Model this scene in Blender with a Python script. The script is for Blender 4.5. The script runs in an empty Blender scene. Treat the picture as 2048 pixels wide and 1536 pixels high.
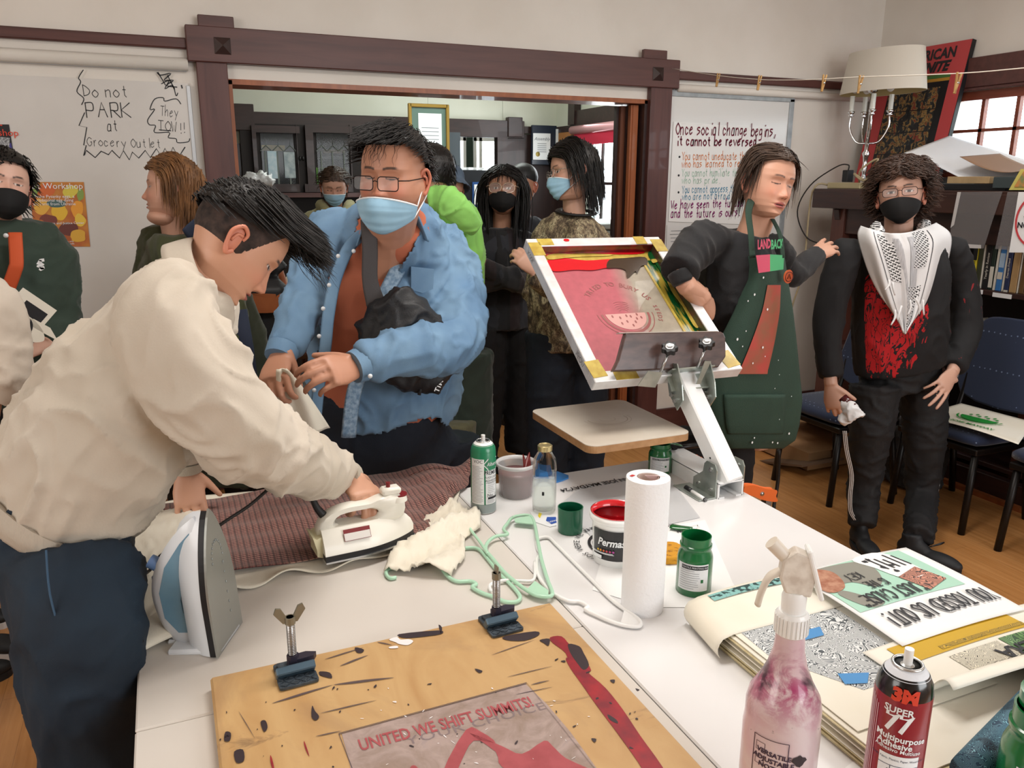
import bpy, math, random
import numpy as np
from mathutils import Vector, Matrix, Quaternion, noise
V=Vector
random.seed(7); rng=np.random.default_rng(7)
S=bpy.context.scene; COL=S.collection; D=bpy.data
pi=math.pi
# ---------------------------------------------------------------- camera
F=1596.0; H=1.57
_y,_p,_r=[math.radians(a) for a in (23.24,14.287,0.214)]
FW=V((math.sin(_y)*math.cos(_p),math.cos(_y)*math.cos(_p),-math.sin(_p)))
_rt=V((math.cos(_y),-math.sin(_y),0)); _up=_rt.cross(FW)
RT=_rt*math.cos(_r)+_up*math.sin(_r); UP=-_rt*math.sin(_r)+_up*math.cos(_r)
CAM=V((0,0,H))
cd=D.cameras.new('camera'); cam=D.objects.new('camera',cd); COL.objects.link(cam)
cd.sensor_width=36; cd.lens=36*F/2048; cd.clip_start=.05; cd.clip_end=60
cam.matrix_world=Matrix(((RT.x,UP.x,-FW.x,0),(RT.y,UP.y,-FW.y,0),(RT.z,UP.z,-FW.z,H),(0,0,0,1)))
S.camera=cam
def ray(x,y): return FW+RT*((x-1024)/F)-UP*((y-768)/F)
def at(x,y,Y): d=ray(x,y); return CAM+d*(Y/d.y)          # photo measurement -> point at world depth Y
def atx(x,y,X): d=ray(x,y); return CAM+d*(X/d.x)
def atz(x,y,z): d=ray(x,y); return CAM+d*((z-H)/d.z)
# ---------------------------------------------------------------- world, lights, exposure
w=D.worlds.new('world'); S.world=w; w.use_nodes=True
w.node_tree.nodes['Background'].inputs[0].default_value=(.86,.95,1,1)
w.node_tree.nodes['Background'].inputs[1].default_value=6.0
S.view_settings.view_transform='Standard'; S.view_settings.look='None'
S.view_settings.gamma=1; S.view_settings.use_curve_mapping=False
S.view_settings.exposure=0.13
def area(name,loc,tgt,sx,sy,power,col):
    l=D.lights.new(name,'AREA'); l.shape='RECTANGLE'; l.size=sx; l.size_y=sy; l.energy=power; l.color=col
    o=D.objects.new(name,l); COL.objects.link(o); o.location=loc
    o.rotation_euler=(V(tgt)-V(loc)).to_track_quat('-Z','Y').to_euler(); return o
area('daylight_back_window',(2.6,-2.2,2.0),(1.6,3,0.9),2.6,1.5,78,(.93,.97,1))
area('left_side_light',(-2.6,0.6,1.9),(1.0,2.6,1.0),1.8,1.3,34,(1,.97,.93))  # unseen area light just inside the left wall, which has no window
area('ceiling_light',(0.9,1.7,2.80),(0.9,1.7,0),1.2,.5,30,(1,.955,.90))
area('ceiling_light_right',(2.9,2.2,2.80),(2.9,2.2,0),1.2,.5,17,(1,.955,.90))
area('back_room_fill',(2.0,5.6,2.80),(2.0,5.6,0),1.4,.8,30,(.93,1,.93))  # unseen fill light added over the back room, no fixture built
area('back_room_window_light',(3.38,5.8,1.9),(1.0,5.9,1.2),1.0,.7,16,(.93,.97,1))
# ---------------------------------------------------------------- materials
def lin(h):
    if isinstance(h,str):
        h=h.lstrip('#'); c=[int(h[i:i+2],16)/255 for i in (0,2,4)]
        return tuple(x/12.92 if x<=.04045 else ((x+.055)/1.055)**2.4 for x in c)
    return tuple(h[:3])
class G:                                   # tiny node-graph helper
    def __init__(s,name):
        s.m=D.materials.new(name); s.m.use_nodes=True; s.t=s.m.node_tree; s.b=s.t.nodes['Principled BSDF']; s.o=s.t.nodes['Material Output']
    def n(s,ty,**k):
        nd=s.t.nodes.new('ShaderNode'+ty)
        for a,v in k.items():
            if a[0]=='i':
                i=a[1:]; i=int(i) if i.isdigit() else i.replace('_',' '); s.set(nd,i,v)
            else: setattr(nd,a,v)
        return nd
    def set(s,nd,i,v):
        if isinstance(v,bpy.types.Node): v=v.outputs[0]
        if isinstance(v,bpy.types.NodeSocket): s.t.links.new(v,nd.inputs[i])
        else:
            if isinstance(v,tuple) and len(v)==3 and nd.inputs[i].type=='RGBA': v=(*v,1)
            nd.inputs[i].default_value=v
    def co(s,sc=(1,1,1),rot=(0,0,0),loc=(0,0,0)):
        c=s.n('TexCoord'); m=s.n('Mapping'); s.t.links.new(c.outputs['Object'],m.inputs[0])
        m.inputs['Scale'].default_value=sc if isinstance(sc,tuple) else (sc,)*3; m.inputs['Rotation'].default_value=rot; m.inputs['Location'].default_value=loc; return m
    def math(s,op,a,b=0,c=0): 
        nd=s.n('Math',operation=op); s.set(nd,0,a); s.set(nd,1,b); s.set(nd,2,c); return nd
    def noise(s,sc,co=None,det=3,dist=0,rough=.5):
        nd=s.n('TexNoise'); nd.inputs['Scale'].default_value=sc; nd.inputs['Detail'].default_value=det; nd.inputs['Distortion'].default_value=dist; nd.inputs['Roughness'].default_value=rough
        s.t.links.new((co or s.co()).outputs[0],nd.inputs['Vector']); return nd
    def ramp(s,f,stops):
        nd=s.n('ValToRGB'); s.set(nd,0,f); e=nd.color_ramp.elements
        while len(e)<len(stops): e.new(.5)
        for k,(p,c) in enumerate(stops):
            e[k].position=p; e[k].color=(*(lin(c) if not isinstance(c,(int,float)) else (c,)*3),1)
        return nd
    def mix(s,f,a,b,mode='MIX'):
        nd=s.n('MixRGB',blend_type=mode); s.set(nd,0,f)
        s.set(nd,1,lin(a) if isinstance(a,str) else a); s.set(nd,2,lin(b) if isinstance(b,str) else b); return nd
    def bump(s,h,st=.2,d=.01):
        nd=s.n('Bump'); nd.inputs['Strength'].default_value=st; nd.inputs['Distance'].default_value=d; s.set(nd,'Height',h); s.t.links.new(nd.outputs[0],s.b.inputs['Normal'])
    def base(s,c): s.set(s.b,'Base Color',lin(c) if isinstance(c,str) else c)
    def p(s,**k):
        for a,v in k.items(): s.set(s.b,a.replace('_',' '),v)
        return s
MC={}
def M(name,col,rough=.6,metal=0,col2=None,vs=6,bump=0,bs=60,bd=.004,stretch=None,trans=0,coat=0,alpha=1,det=3,ior=1.45,emit=0,lo=.35,hi=.65,sheen=0):
    if name in MC: return MC[name]
    g=G(name); g.p(Roughness=rough,Metallic=metal,IOR=ior)
    if trans: g.p(Transmission_Weight=trans)
    if coat: g.p(Coat_Weight=coat,Coat_Roughness=.15)
    if sheen: g.p(Sheen_Weight=sheen)
    if alpha<1: g.p(Alpha=alpha)
    if emit: g.p(Emission_Color=lin(col),Emission_Strength=emit)
    if col2: g.base(g.ramp(g.noise(vs,g.co(stretch or 1),det),[(lo,col),(hi,col2)]))
    else: g.base(col)
    if bump: g.bump(g.noise(bs,g.co(stretch or 1),4),bump,bd)
    MC[name]=g.m; return g.m
def vcol(name='vertex_colour',rough=.55,bump=0,bs=300,sss=0,sheen=0):
    if name in MC: return MC[name]
    g=G(name); a=g.n('Attribute'); a.attribute_name='Col'; g.base(a.outputs[0]); g.p(Roughness=rough)
    if sss: g.p(Subsurface_Weight=sss,Subsurface_Scale=.01); g.b.inputs['Subsurface Radius'].default_value=(1,.35,.2)
    if bump: g.bump(g.noise(bs,None,3),bump,.002)
    if sheen: g.p(Sheen_Weight=sheen)
    MC[name]=g.m; return g.m
# ---------------------------------------------------------------- mesh builder
def frame(d,side=None):
    d=d.normalized()
    if side is None: side=V((0,0,1)) if abs(d.z)<.9 else V((1,0,0))
    a=(side-d*side.dot(d))
    if a.length<1e-5: a=d.orthogonal()
    a.normalize(); return a,d.cross(a)
def spline(pts,n=6,closed=False):
    pts=[tuple(p) for p in pts]; P=np.array(pts,float)
    if len(P)<3: return [V(p) for p in (P if P.shape[1]==3 else P)] if P.shape[1]==3 else [tuple(p) for p in P]
    out=[]; L=len(P)
    rngi=range(L) if closed else range(L-1)
    for i in rngi:
        if closed: p0,p1,p2,p3=P[i-1],P[i],P[(i+1)%L],P[(i+2)%L]
        else: p0,p1,p2,p3=P[max(i-1,0)],P[i],P[i+1],P[min(i+2,L-1)]
        for k in range(n):
            t=k/n; out.append(.5*((2*p1)+(-p0+p2)*t+(2*p0-5*p1+4*p2-p3)*t*t+(-p0+3*p1-3*p2+p3)*t**3))
    if not closed: out.append(P[-1])
    return [V(o) if len(o)==3 else tuple(o) for o in out]
class MB:
    def __init__(s,m=None): s.v=[]; s.f=[]; s.mi=[]; s.mats=[]; s.cur=0; s.T=m
    def mat(s,m):
        if m not in s.mats: s.mats.append(m)
        s.cur=s.mats.index(m); return s
    def add(s,vs,fs):
        o=len(s.v)
        s.v+= [tuple(s.T@V(v)) for v in vs] if s.T else [tuple(v) for v in vs]
        s.f+=[tuple(i+o for i in f) for f in fs]; s.mi+=[s.cur]*len(fs); return s
    def box(s,c,sz,R=None,bev=0):
        c=V(c); x,y,z=[k/2 for k in sz]; b=min(bev,x*.95,y*.95,z*.95)
        if b<=0:
            vs=[V((i*x,j*y,k*z)) for i in (-1,1) for j in (-1,1) for k in (-1,1)]
            fs=[(0,1,3,2),(4,6,7,5),(0,4,5,1),(2,3,7,6),(0,2,6,4),(1,5,7,3)]
        else:
            vs=[];idx={}
            for i in (-1,1):
                for j in (-1,1):
                    for k in (-1,1):
                        for a in range(3):
                            q=[i*(x-b),j*(y-b),k*(z-b)]; q[a]=(i*x,j*y,k*z)[a]; idx[(i,j,k,a)]=len(vs); vs.append(V(q))
            I=lambda i,j,k,a: idx[(i,j,k,a)]
            fs=[]
            for sg in (-1,1):
                fs.append([I(sg,-1,-1,0),I(sg,1,-1,0),I(sg,1,1,0),I(sg,-1,1,0)][::sg])
                fs.append([I(-1,sg,-1,1),I(-1,sg,1,1),I(1,sg,1,1),I(1,sg,-1,1)][::sg])
                fs.append([I(-1,-1,sg,2),I(1,-1,sg,2),I(1,1,sg,2),I(-1,1,sg,2)][::sg])
            for i in (-1,1):
                for j in (-1,1):
                    q=[I(i,j,-1,0),I(i,j,1,0),I(i,j,1,1),I(i,j,-1,1)]; fs.append(q[::-(i*j)])
                    q=[I(i,-1,j,0),I(i,1,j,0),I(i,1,j,2),I(i,-1,j,2)]; fs.append(q[::(i*j)])
                    q=[I(-1,i,j,1),I(1,i,j,1),I(1,i,j,2),I(-1,i,j,2)]; fs.append(q[::-(i*j)])
                    for k in (-1,1): q=[I(i,j,k,0),I(i,j,k,1),I(i,j,k,2)]; fs.append(q[::(i*j*k)])
        if R is not None: vs=[R@v for v in vs]
        return s.add([v+c for v in vs],[tuple(f) for f in fs])
    def tube(s,pts,r,n=10,side=None,cap=True,flat=1.0,sm=0):
        pts=[V(p) for p in pts]
        if sm: 
            L0=len(pts); rr=r if isinstance(r,(list,tuple)) else [r]*L0; pts=spline(pts,sm); ra=np.array([q if isinstance(q,(list,tuple)) else (q,q*flat) for q in rr]); X=np.linspace(0,L0-1,len(pts))
            r=list(zip(np.interp(X,range(L0),ra[:,0]),np.interp(X,range(L0),ra[:,1])))
        L=len(pts); r=r if isinstance(r,(list,tuple)) else [r]*L
        vs=[];fs=[];pa=V(side) if side is not None else None
        for i,p in enumerate(pts):
            d=pts[min(i+1,L-1)]-pts[max(i-1,0)]
            if d.length<1e-9: d=V((0,0,1))
            a,b=frame(d,pa)
            if side is None: pa=a
            ra,rb=(r[i] if isinstance(r[i],(list,tuple)) else (r[i],r[i]*flat))
            for k in range(n):
                t=2*pi*k/n; vs.append(p+a*ra*math.cos(t)+b*rb*math.sin(t))
        for i in range(L-1):
            for k in range(n): fs.append((i*n+k,i*n+(k+1)%n,(i+1)*n+(k+1)%n,(i+1)*n+k))
        if cap: fs.append(tuple(range(n))[::-1]); fs.append(tuple(range((L-1)*n,L*n)))
        return s.add(vs,fs)
    def cyl(s,a,b,r,r2=None,n=24): return s.tube([a,b],[r,r if r2 is None else r2],n)
    def lathe(s,c,prof,n=40,axis=(0,0,1),cap=True,wob=0):
        c=V(c); a,b=frame(V(axis),V((1,0,0)) if abs(axis[2])>.5 else None); ax=V(axis).normalized(); vs=[];fs=[];L=len(prof)
        for (r,z) in prof:
            for k in range(n): t=2*pi*k/n; vs.append(c+ax*z+(a*math.cos(t)+b*math.sin(t))*max(r,1e-5)*(1+wob*math.sin(3*t+z*30)))
        for i in range(L-1):
            for k in range(n): fs.append((i*n+k,i*n+(k+1)%n,(i+1)*n+(k+1)%n,(i+1)*n+k))
        if cap: fs.append(tuple(range(n))[::-1]); fs.append(tuple(range((L-1)*n,L*n)))
        return s.add(vs,fs)
    def prism(s,poly,z0,z1,fr=None):          # fr: 4x4 mapping local xy(z) to world
        vs=[V((x,y,z0)) for x,y in poly]+[V((x,y,z1)) for x,y in poly]; n=len(poly)
        ar=sum(poly[i][0]*poly[(i+1)%n][1]-poly[(i+1)%n][0]*poly[i][1] for i in range(n))
        fs=[tuple(range(n))[::-1],tuple(range(n,2*n))]+[(i,(i+1)%n,n+(i+1)%n,n+i) for i in range(n)]
        if ar<0: fs=[f[::-1] for f in fs]
        if fr is not None: vs=[fr@v for v in vs]
        return s.add(vs,fs)
    def ell(s,c,r,R=None,n=16,m=10):
        c=V(c); r=r if isinstance(r,(tuple,list)) else (r,)*3; vs=[V((0,0,-r[2]))];fs=[]
        for i in range(1,m):
            a=-pi/2+pi*i/m
            for k in range(n): t=2*pi*k/n; vs.append(V((r[0]*math.cos(a)*math.cos(t),r[1]*math.cos(a)*math.sin(t),r[2]*math.sin(a))))
        vs.append(V((0,0,r[2])))
        for k in range(n): fs.append((0,1+(k+1)%n,1+k)); fs.append((len(vs)-1,1+(m-2)*n+k,1+(m-2)*n+(k+1)%n))
        for i in range(m-2):
            for k in range(n): fs.append((1+i*n+k,1+i*n+(k+1)%n,1+(i+1)*n+(k+1)%n,1+(i+1)*n+k))
        if R is not None: vs=[R@v for v in vs]
        return s.add([v+c for v in vs],fs)
    def grid(s,fn,nu,nv,thick=0):
        vs=[fn(i/nu,j/nv) for i in range(nu+1) for j in range(nv+1)]; w=nv+1
        fs=[(i*w+j,(i+1)*w+j,(i+1)*w+j+1,i*w+j+1) for i in range(nu) for j in range(nv)]
        return s.add(vs,fs)
    def build(s,name,m=None,parent=None,smooth=False,solid=0,sub=0,ang=None,bevel=0):
        me=D.meshes.new(name); me.from_pydata(s.v,[],s.f)
        mats=s.mats if s.mats else [m]
        for k in mats: me.materials.append(k)
        if len(mats)>1: me.polygons.foreach_set('material_index',s.mi)
        me.update(); return link(name,me,parent,smooth,solid,sub,ang,bevel)
def link(name,me,parent=None,smooth=False,solid=0,sub=0,ang=None,bevel=0):
    if smooth or ang:
        me.polygons.foreach_set('use_smooth',[True]*len(me.polygons))
        if ang:
            try: me.set_sharp_from_angle(angle=math.radians(ang))
            except Exception: pass
    o=D.objects.new(name,me); COL.objects.link(o)
    if parent is not None:
        o.parent=parent; o.matrix_parent_inverse=WM(parent).inverted()
    if solid: q=o.modifiers.new('s','SOLIDIFY'); q.thickness=solid; q.offset=0
    if bevel: q=o.modifiers.new('b','BEVEL'); q.width=bevel; q.segments=2; q.limit_method='ANGLE'
    if sub: q=o.modifiers.new('u','SUBSURF'); q.levels=sub; q.render_levels=sub
    return o
def WM(o):
    m=Matrix.LocRotScale(o.location,o.rotation_euler,o.scale)
    if o.parent: m=WM(o.parent)@o.matrix_parent_inverse@m
    return m
def tag(o,label=None,cat=None,group=None,kind=None):
    if label: o['label']=label
    if cat: o['category']=cat
    if group: o['group']=group
    if kind: o['kind']=kind
    return o
def thing(name,label,cat,loc=(0,0,0),group=None,rotz=0):
    o=D.objects.new(name,None); COL.objects.link(o); o.location=V(loc); o.rotation_euler=(0,0,rotz); o.empty_display_size=.05
    return tag(o,label,cat,group)
def struct(o): o['kind']='structure'; return o
# ---------------------------------------------------------------- lettering
def textmesh(s,size,bold=0,shear=0,align='CENTER',sp=1.0,xs=1.0):
    c=D.curves.new('t','FONT'); c.body=s; c.size=size; c.align_x=align; c.align_y='CENTER'; c.offset=bold; c.shear=shear; c.space_character=sp; c.resolution_u=2
    o=D.objects.new('t',c); COL.objects.link(o); dg=bpy.context.evaluated_depsgraph_get(); me=D.meshes.new_from_object(o.evaluated_get(dg))
    v=[(p.co.x*xs,p.co.y,0) for p in me.vertices]; f=[tuple(p.vertices) for p in me.polygons]
    D.objects.remove(o); D.curves.remove(c); D.meshes.remove(me); return v,f
def mtx(o,x,y):                               # local frame from origin, x axis, y axis (any 3 vectors)
    x=V(x).normalized(); y=V(y); y=(y-x*y.dot(x)).normalized(); z=x.cross(y)
    return Matrix(((x.x,y.x,z.x,o[0]),(x.y,y.y,z.y,o[1]),(x.z,y.z,z.z,o[2]),(0,0,0,1)))
def text(mb,s,size,fr,**k):
    v,f=textmesh(s,size,**k); mb.add([fr@V(p) for p in v],f)
GL={'A':'02 28 42;15 35','B':'02 08 ~08 37 35 05;~05 44 43 12 02','C':'~47 28 06 04 22 43','D':'02 08;~08 27 45 33 02','E':'48 08 02 42;05 35','F':'48 08 02;05 35','G':'~47 28 06 04 22 44 35;35 45','H':'02 08;42 48;05 45','I':'22 28','J':'~38 34 22 13','K':'02 08;48 05 42','L':'08 02 42','M':'02 18 24 38 42','N':'02 08 42 48','O':'~28 06 04 22 44 46 28','P':'02 08;~08 38 35 05','Q':'~28 06 04 22 44 46 28','R':'02 08;~08 38 35 05;15 42','S':'~47 28 07 15 34 43 22 03','T':'08 48;28 22','U':'~08 03 22 43 48','V':'08 22 48','W':'08 12 26 32 48','X':'08 42;48 02','Y':'08 25 48;25 22','Z':'08 48 02 42',
'a':'~36 16 03 12 33 36;36 32','b':'09 02;~04 26 44 22 03','c':'~35 16 04 12 33','d':'39 32;~35 16 03 12 34','e':'~04 35 26 04 12 33','f':'~39 28 25 22;15 35','g':'~36 16 04 13 34;~36 31 10 00','h':'09 02;~04 26 35 32','i':'25 22;28 28','j':'25 20','k':'09 02;35 04 32','l':'29 22','m':'06 02;~05 16 25 22;~25 36 45 42','n':'06 02;~05 26 35 32','o':'~26 04 22 44 26','p':'06 00;~05 26 44 22 03','q':'~36 16 04 13 34;36 30','r':'16 12;~14 26 36','s':'~36 16 05 34 23 02','t':'28 23 32;16 36','u':'~06 03 12 33 36;36 32','v':'06 22 46','w':'06 12 25 32 46','x':'06 32;36 02','y':'06 23;46 10','z':'06 36 02 32',
'!':'28 24;22 22','.':'22 22','"':'18 17;38 37',"'":'28 27',',':'23 11','1':'17 28 22','2':'~07 28 46 34 02;02 42','4':'38 32;38 04 44','6':'~38 15 03 22 44 25 04','0':'~28 06 04 22 44 46 28','7':'08 48 12','3':'~07 28 46 25;~25 44 22 03','5':'48 08 05;~05 35 43 22 03'}
def strokes(mb,s,size,fr,wd=.12,jit=.0,xs=1.0,sp=5.2,warp=None):
    """single-stroke hand lettering as flat ribbons; size = cap height"""
    u=size/6; x0=0
    for ch in s:
        if ch==' ': x0+=sp*.7; continue
        jx,jy=random.uniform(-jit,jit),random.uniform(-jit,jit)
        for st in GL.get(ch,'').split(';'):
            if not st: continue
            sm='~' in st; pts=[(int(q[0]),int(q[1])) for q in st.replace('~','').split()]
            if len(pts)==2 and pts[0]==pts[1]: pts=[pts[0],(pts[0][0]+.4,pts[0][1]+.3)]
            if sm: pts=spline(pts,4)
            P=[V(((x0+p[0]+jx)*u*xs,(p[1]-2+jy)*u,0)) for p in pts]
            if warp: P=[warp(p) for p in P]
            ribbon(mb,P,size*wd,fr)
        x0+=sp if ch not in "il!.,'1I" else sp*.62
    return x0*u*xs
def ribbon(mb,P,w,fr):
    n=len(P); vs=[]
    for i,p in enumerate(P):
        d=(P[min(i+1,n-1)]-P[max(i-1,0)]); d=d.normalized() if d.length>0 else V((1,0,0)); q=V((-d.y,d.x,0))*w/2
        e=d*(w/3 if i==n-1 else (-w/3 if i==0 else 0)); vs+=[fr@(p+q+e),fr@(p-q+e)]
    mb.add(vs,[(2*i,2*i+1,2*i+3,2*i+2) for i in range(n-1)])
def quad(mb,fr,pts,z=0): mb.add([fr@V((x,y,z)) for x,y in pts],[tuple(range(len(pts)))])
def rrect(w,h,r,n=5):
    out=[]
    for cx,cy,a0 in ((w/2-r,h/2-r,0),(-w/2+r,h/2-r,90),(-w/2+r,-h/2+r,180),(w/2-r,-h/2+r,270)):
        for k in range(n+1): a=math.radians(a0+90*k/n); out.append((cx+r*math.cos(a),cy+r*math.sin(a)))
    return out
def blob(cx,cy,rx,ry,n=14,j=.25,rot=0):
    out=[]
    for k in range(n):
        t=2*pi*k/n; q=1+random.uniform(-j,j); x=rx*q*math.cos(t);y=ry*q*math.sin(t); out.append((cx+x*math.cos(rot)-y*math.sin(rot),cy+x*math.sin(rot)+y*math.cos(rot)))
    return out
# ================================================================ THE ROOM
m_wall=M('plaster',"#e9e3db",.85,col2="#e2dbd2",vs=2.5,bump=.12,bs=25,bd=.01)
m_wallb=M('plaster_green',"#dfe0d2",.85,col2="#d6d8c9",vs=2)
m_ceil=M('ceiling_paint',"#e4e0d8",.9)
def woodmat(name,a,b,rough=.45,sc=(1,1,1),coat=.1):
    if name in MC: return MC[name]
    g=G(name); co=g.co(sc); n=g.noise(14,co,6,.6); g.base(g.ramp(n,[(.3,a),(.7,b)])); g.p(Roughness=rough,Coat_Weight=coat); g.bump(n,.08,.003); MC[name]=g.m; return g.m
m_trimX=woodmat('dark_trim_wood_x',"#4a2a27","#5e3833",sc=(.15,2,2))
m_trimZ=woodmat('dark_trim_wood_z',"#4a2826","#603934",sc=(2,2,.15))
m_dark=woodmat('near_black_wood',"#2a1c1a","#3a2624",sc=(.3,2,2))
m_darkz=woodmat('near_black_wood_z',"#2a1c1a","#3a2624",sc=(2,2,.3))
m_orangew=woodmat('orange_jamb_wood',"#8a4a24","#a45c30",sc=(2,2,.2))
g=G('floor_planks'); co=g.co((1,1,1),(0,0,pi/2)); br=g.n('TexBrick'); g.t.links.new(co.outputs[0],br.inputs[0])
for k,v in dict(Scale=1.0,Mortar_Size=.0012,Brick_Width=1.1,Row_Height=.075,Bias=0).items(): br.inputs[k.replace('_',' ')].default_value=v
br.inputs['Color1'].default_value=(*lin("#b47b45"),1); br.inputs['Color2'].default_value=(*lin("#c38a52"),1); br.inputs['Mortar'].default_value=(*lin("#8e5e34"),1); br.offset=.37
gr=g.noise(9,g.co((6,.35,1)),5,.8); g.base(g.mix(.55,br,g.ramp(gr,[(.3,"#a36a38"),(.7,"#cb9560")]),'MULTIPLY'))
mx=g.mix(.45,br,g.ramp(gr,[(.3,"#a0662f"),(.7,"#cc9660")])); g.base(mx); g.p(Roughness=.32,Coat_Weight=.25,Coat_Roughness=.2); m_floor=g.m
WY=4.2; RX=4.42; OX0,OX1,OZ=.335,2.655,2.03
struct(MB().box((1,2.6,-.05),(9,12.2,.1)).build('floor',m_floor))
struct(MB().box((1,2.6,2.97),(9,12.2,.1)).build('ceiling',m_ceil))
b=MB(); T=.16
b.box(((-3+OX0)/2,WY+T/2,1.45),(OX0+3,T,2.9)); b.box(((OX1+RX+.1)/2,WY+T/2,1.45),(RX+.1-OX1,T,2.9)); b.box(((OX0+OX1)/2,WY+T/2,(OZ+2.92)/2),(OX1-OX0,T,2.92-OZ))
struct(b.build('wall_back',m_wall))
struct(MB().box((-3.06,.8,1.46),(.1,7.2,2.92)).build('wall_left',m_wall))
struct(MB().box((1,-2.75,1.46),(8.2,.1,2.92)).build('wall_front',m_wall))
# right wall with window band
WZ0,WZ1,WY0,WY1=1.66,2.06,1.0,3.64
b=MB(); x=RX+.07
b.box((x,.75,.83),(.14,7.1,1.66)); b.box((x,.75,(WZ1+2.92)/2),(.14,7.1,2.92-WZ1)); b.box((x,(WY1+WY)/2,1.86),(.14,WY-WY1,.4)); b.box((x,(-2.8+WY0)/2,1.86),(.14,3.8,.4))
struct(b.build('wall_right',m_wall))
m_redw=woodmat('window_sash_wood',"#6e3020","#8a4630",sc=(2,.3,2))
m_glass=M('pane_glass',"#f4fbff",.02,trans=1,alpha=.18,ior=1.1)
win=D.objects.new('window_1',None); COL.objects.link(win); win.location=(RX,2.4,WZ0); struct(win)
b=MB().mat(m_trimX)
b.box((RX-.02,2.4,2.185),(.05,3.0,.165),bev=.004); b.box((RX-.03,2.4,2.093),(.03,2.9,.014)); b.box((RX-.02,WY1+.08,1.8),(.05,.12,.62),bev=.004)
b.build('window_casing',None,win)
b=MB()
b.box((RX+.02,2.32,WZ1+.0),(.05,2.7,.05)); b.box((RX+.02,2.32,WZ0+.0),(.05,2.7,.05)); b.box((RX-.01,2.32,WZ0-.045),(.1,2.7,.03)); b.box((RX+.02,WY1-.0,1.86),(.05,.05,.44))
for k in range(1,13): b.box((RX+.02,WY1-.02-.212*k,1.86),(.03,.022 if k%3 else .06,.4))
b.box((RX+.02,2.32,1.865),(.03,2.62,.018)); b.build('window_frame',m_redw,win)
MB().box((RX+.03,2.32,1.86),(.004,2.6,.4)).build('window_pane',m_glass,win)
# exterior foliage seen blown out through the panes
b=MB()
for k in range(26): b.ell((RX+2.2+random.random(),.6+random.random()*4.2,.9+random.random()*1.0),(.35,.35,.3),n=10,m=7)
tag(b.build('garden_shrub',M('pale_foliage',"#9fd0c0",.9),smooth=True),'sunlit pale green garden foliage beyond the right hand window','shrub',kind='stuff')
# opening casing
b=MB()
hx0,hx1=.17,2.83
fr_=WY-.05
hd=D.objects.new('trim_1',None); COL.objects.link(hd); hd.location=(1.5,WY,2.1); struct(hd)
MB().box(((hx0+hx1)/2,WY-.03,2.17),(hx1-hx0,.06,.155),bev=.004).build('header_board',m_trimX,hd)
for xx in (hx0+.155,hx1-.15):
    MB().box((xx-.02,WY-.045,2.268),(.155,.03,.05),bev=.003).build('corner_cap',m_trimX,hd)
    b=MB(); q=.036; zc=2.165; yf=WY-.062
    b.add([(xx-q,yf,zc-q),(xx+q,yf,zc-q),(xx+q,yf,zc+q),(xx-q,yf,zc+q),(xx,yf-.022,zc)],[(0,1,4),(1,2,4),(2,3,4),(3,0,4)]); b.build('pyramid_peg',m_dark,hd)
for nm,x0,x1 in (('trim_2',.205,OX0+.005),('trim_3',OX1-.005,2.795)):
    struct(MB().box(((x0+x1)/2,WY-.022,1.05),(x1-x0,.045,2.1),bev=.003).build(nm,m_trimZ))
jm=woodmat('jamb_wood',"#5a3020","#74442c",sc=(2,2,.2))
b=MB(); b.box((OX0+.012,WY+.09,1.01),(.024,.2,2.03)); b.box(((OX0+OX1)/2,WY+.09,OZ-.012),(OX1-OX0,.2,.024)); struct(b.build('trim_4',m_orangew))
b=MB().mat(m_dark); b.box((OX1-.012,WY+.09,1.01),(.024,.2,2.03))
b.mat(m_orangew); b.box((OX1-.075,WY+.055,1.0),(.02,.03,2.0)); b.box((OX1-.055,WY+.045,1.0),(.035,.02,2.0)); b.mat(jm); b.box((OX1-.085,WY+.125,1.0),(.05,.03,2.0)); b.mat(m_darkz); b.box((OX1-.05,WY+.10,1.0),(.06,.03,2.0)); b.box((OX1-.10,WY+.15,1.0),(.05,.03,2.0))
struct(b.build('trim_5'))
# picture rails and conduit
struct(MB().box((-1.2,WY-.018,2.17),(2.75,.036,.048),bev=.006).build('trim_6',m_trimX))
struct(MB().box((3.6,WY-.018,2.17),(1.6,.036,.048),bev=.006).build('trim_7',m_trimX))
m_white=M('white_paint',"#ebe6dd",.6)
b=MB(); b.tube([(-2.9,WY-.03,2.08),(.17,WY-.03,2.08)],.028,12); b.tube([(2.84,WY-.03,2.1),(4.4,WY-.03,2.1)],.022,12); struct(b.build('trim_8',m_wall,smooth=True))
struct(MB().box((3.55,WY-.01,.07),(1.6,.02,.14),bev=.004).build('baseboard_back',m_trimX))
struct(MB().box((-1.3,WY-.01,.07),(3.0,.02,.14),bev=.004).build('baseboard_left',m_trimX))
# ---------------- back room shell
FY=7.0; FX=3.45
b=MB(); b.box((0.13,FY+.08,1.46),(4.15,.14,2.92)); b.box((2.557,FY+.08,2.5),(.70,.14,.9)); b.box((3.22,FY+.08,1.46),(.62,.14,2.92)); struct(b.build('wall_far',m_wallb))
DX0,DX1=2.22,2.9     # doorway in the far wall
b=MB(); wy0,wy1,wz0,wz1=5.55,6.55,1.22,1.98
b.box((FX+.07,(WY+wy0)/2+.08,1.46),(.14,wy0-WY-.16,2.92)); b.box((FX+.07,(wy1+FY)/2+.07,1.46),(.14,FY-wy1+.14,2.92)); b.box((FX+.07,(wy0+wy1)/2,wz0/2),(.14,wy1-wy0,wz0)); b.box((FX+.07,(wy0+wy1)/2,(wz1+2.92)/2),(.14,wy1-wy0,2.92-wz1))
struct(b.build('wall_side_back_room',m_wallb))
struct(MB().box((-1.95,5.7,1.46),(.1,3.0,2.92)).build('wall_west_back_room',m_wallb))
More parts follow.
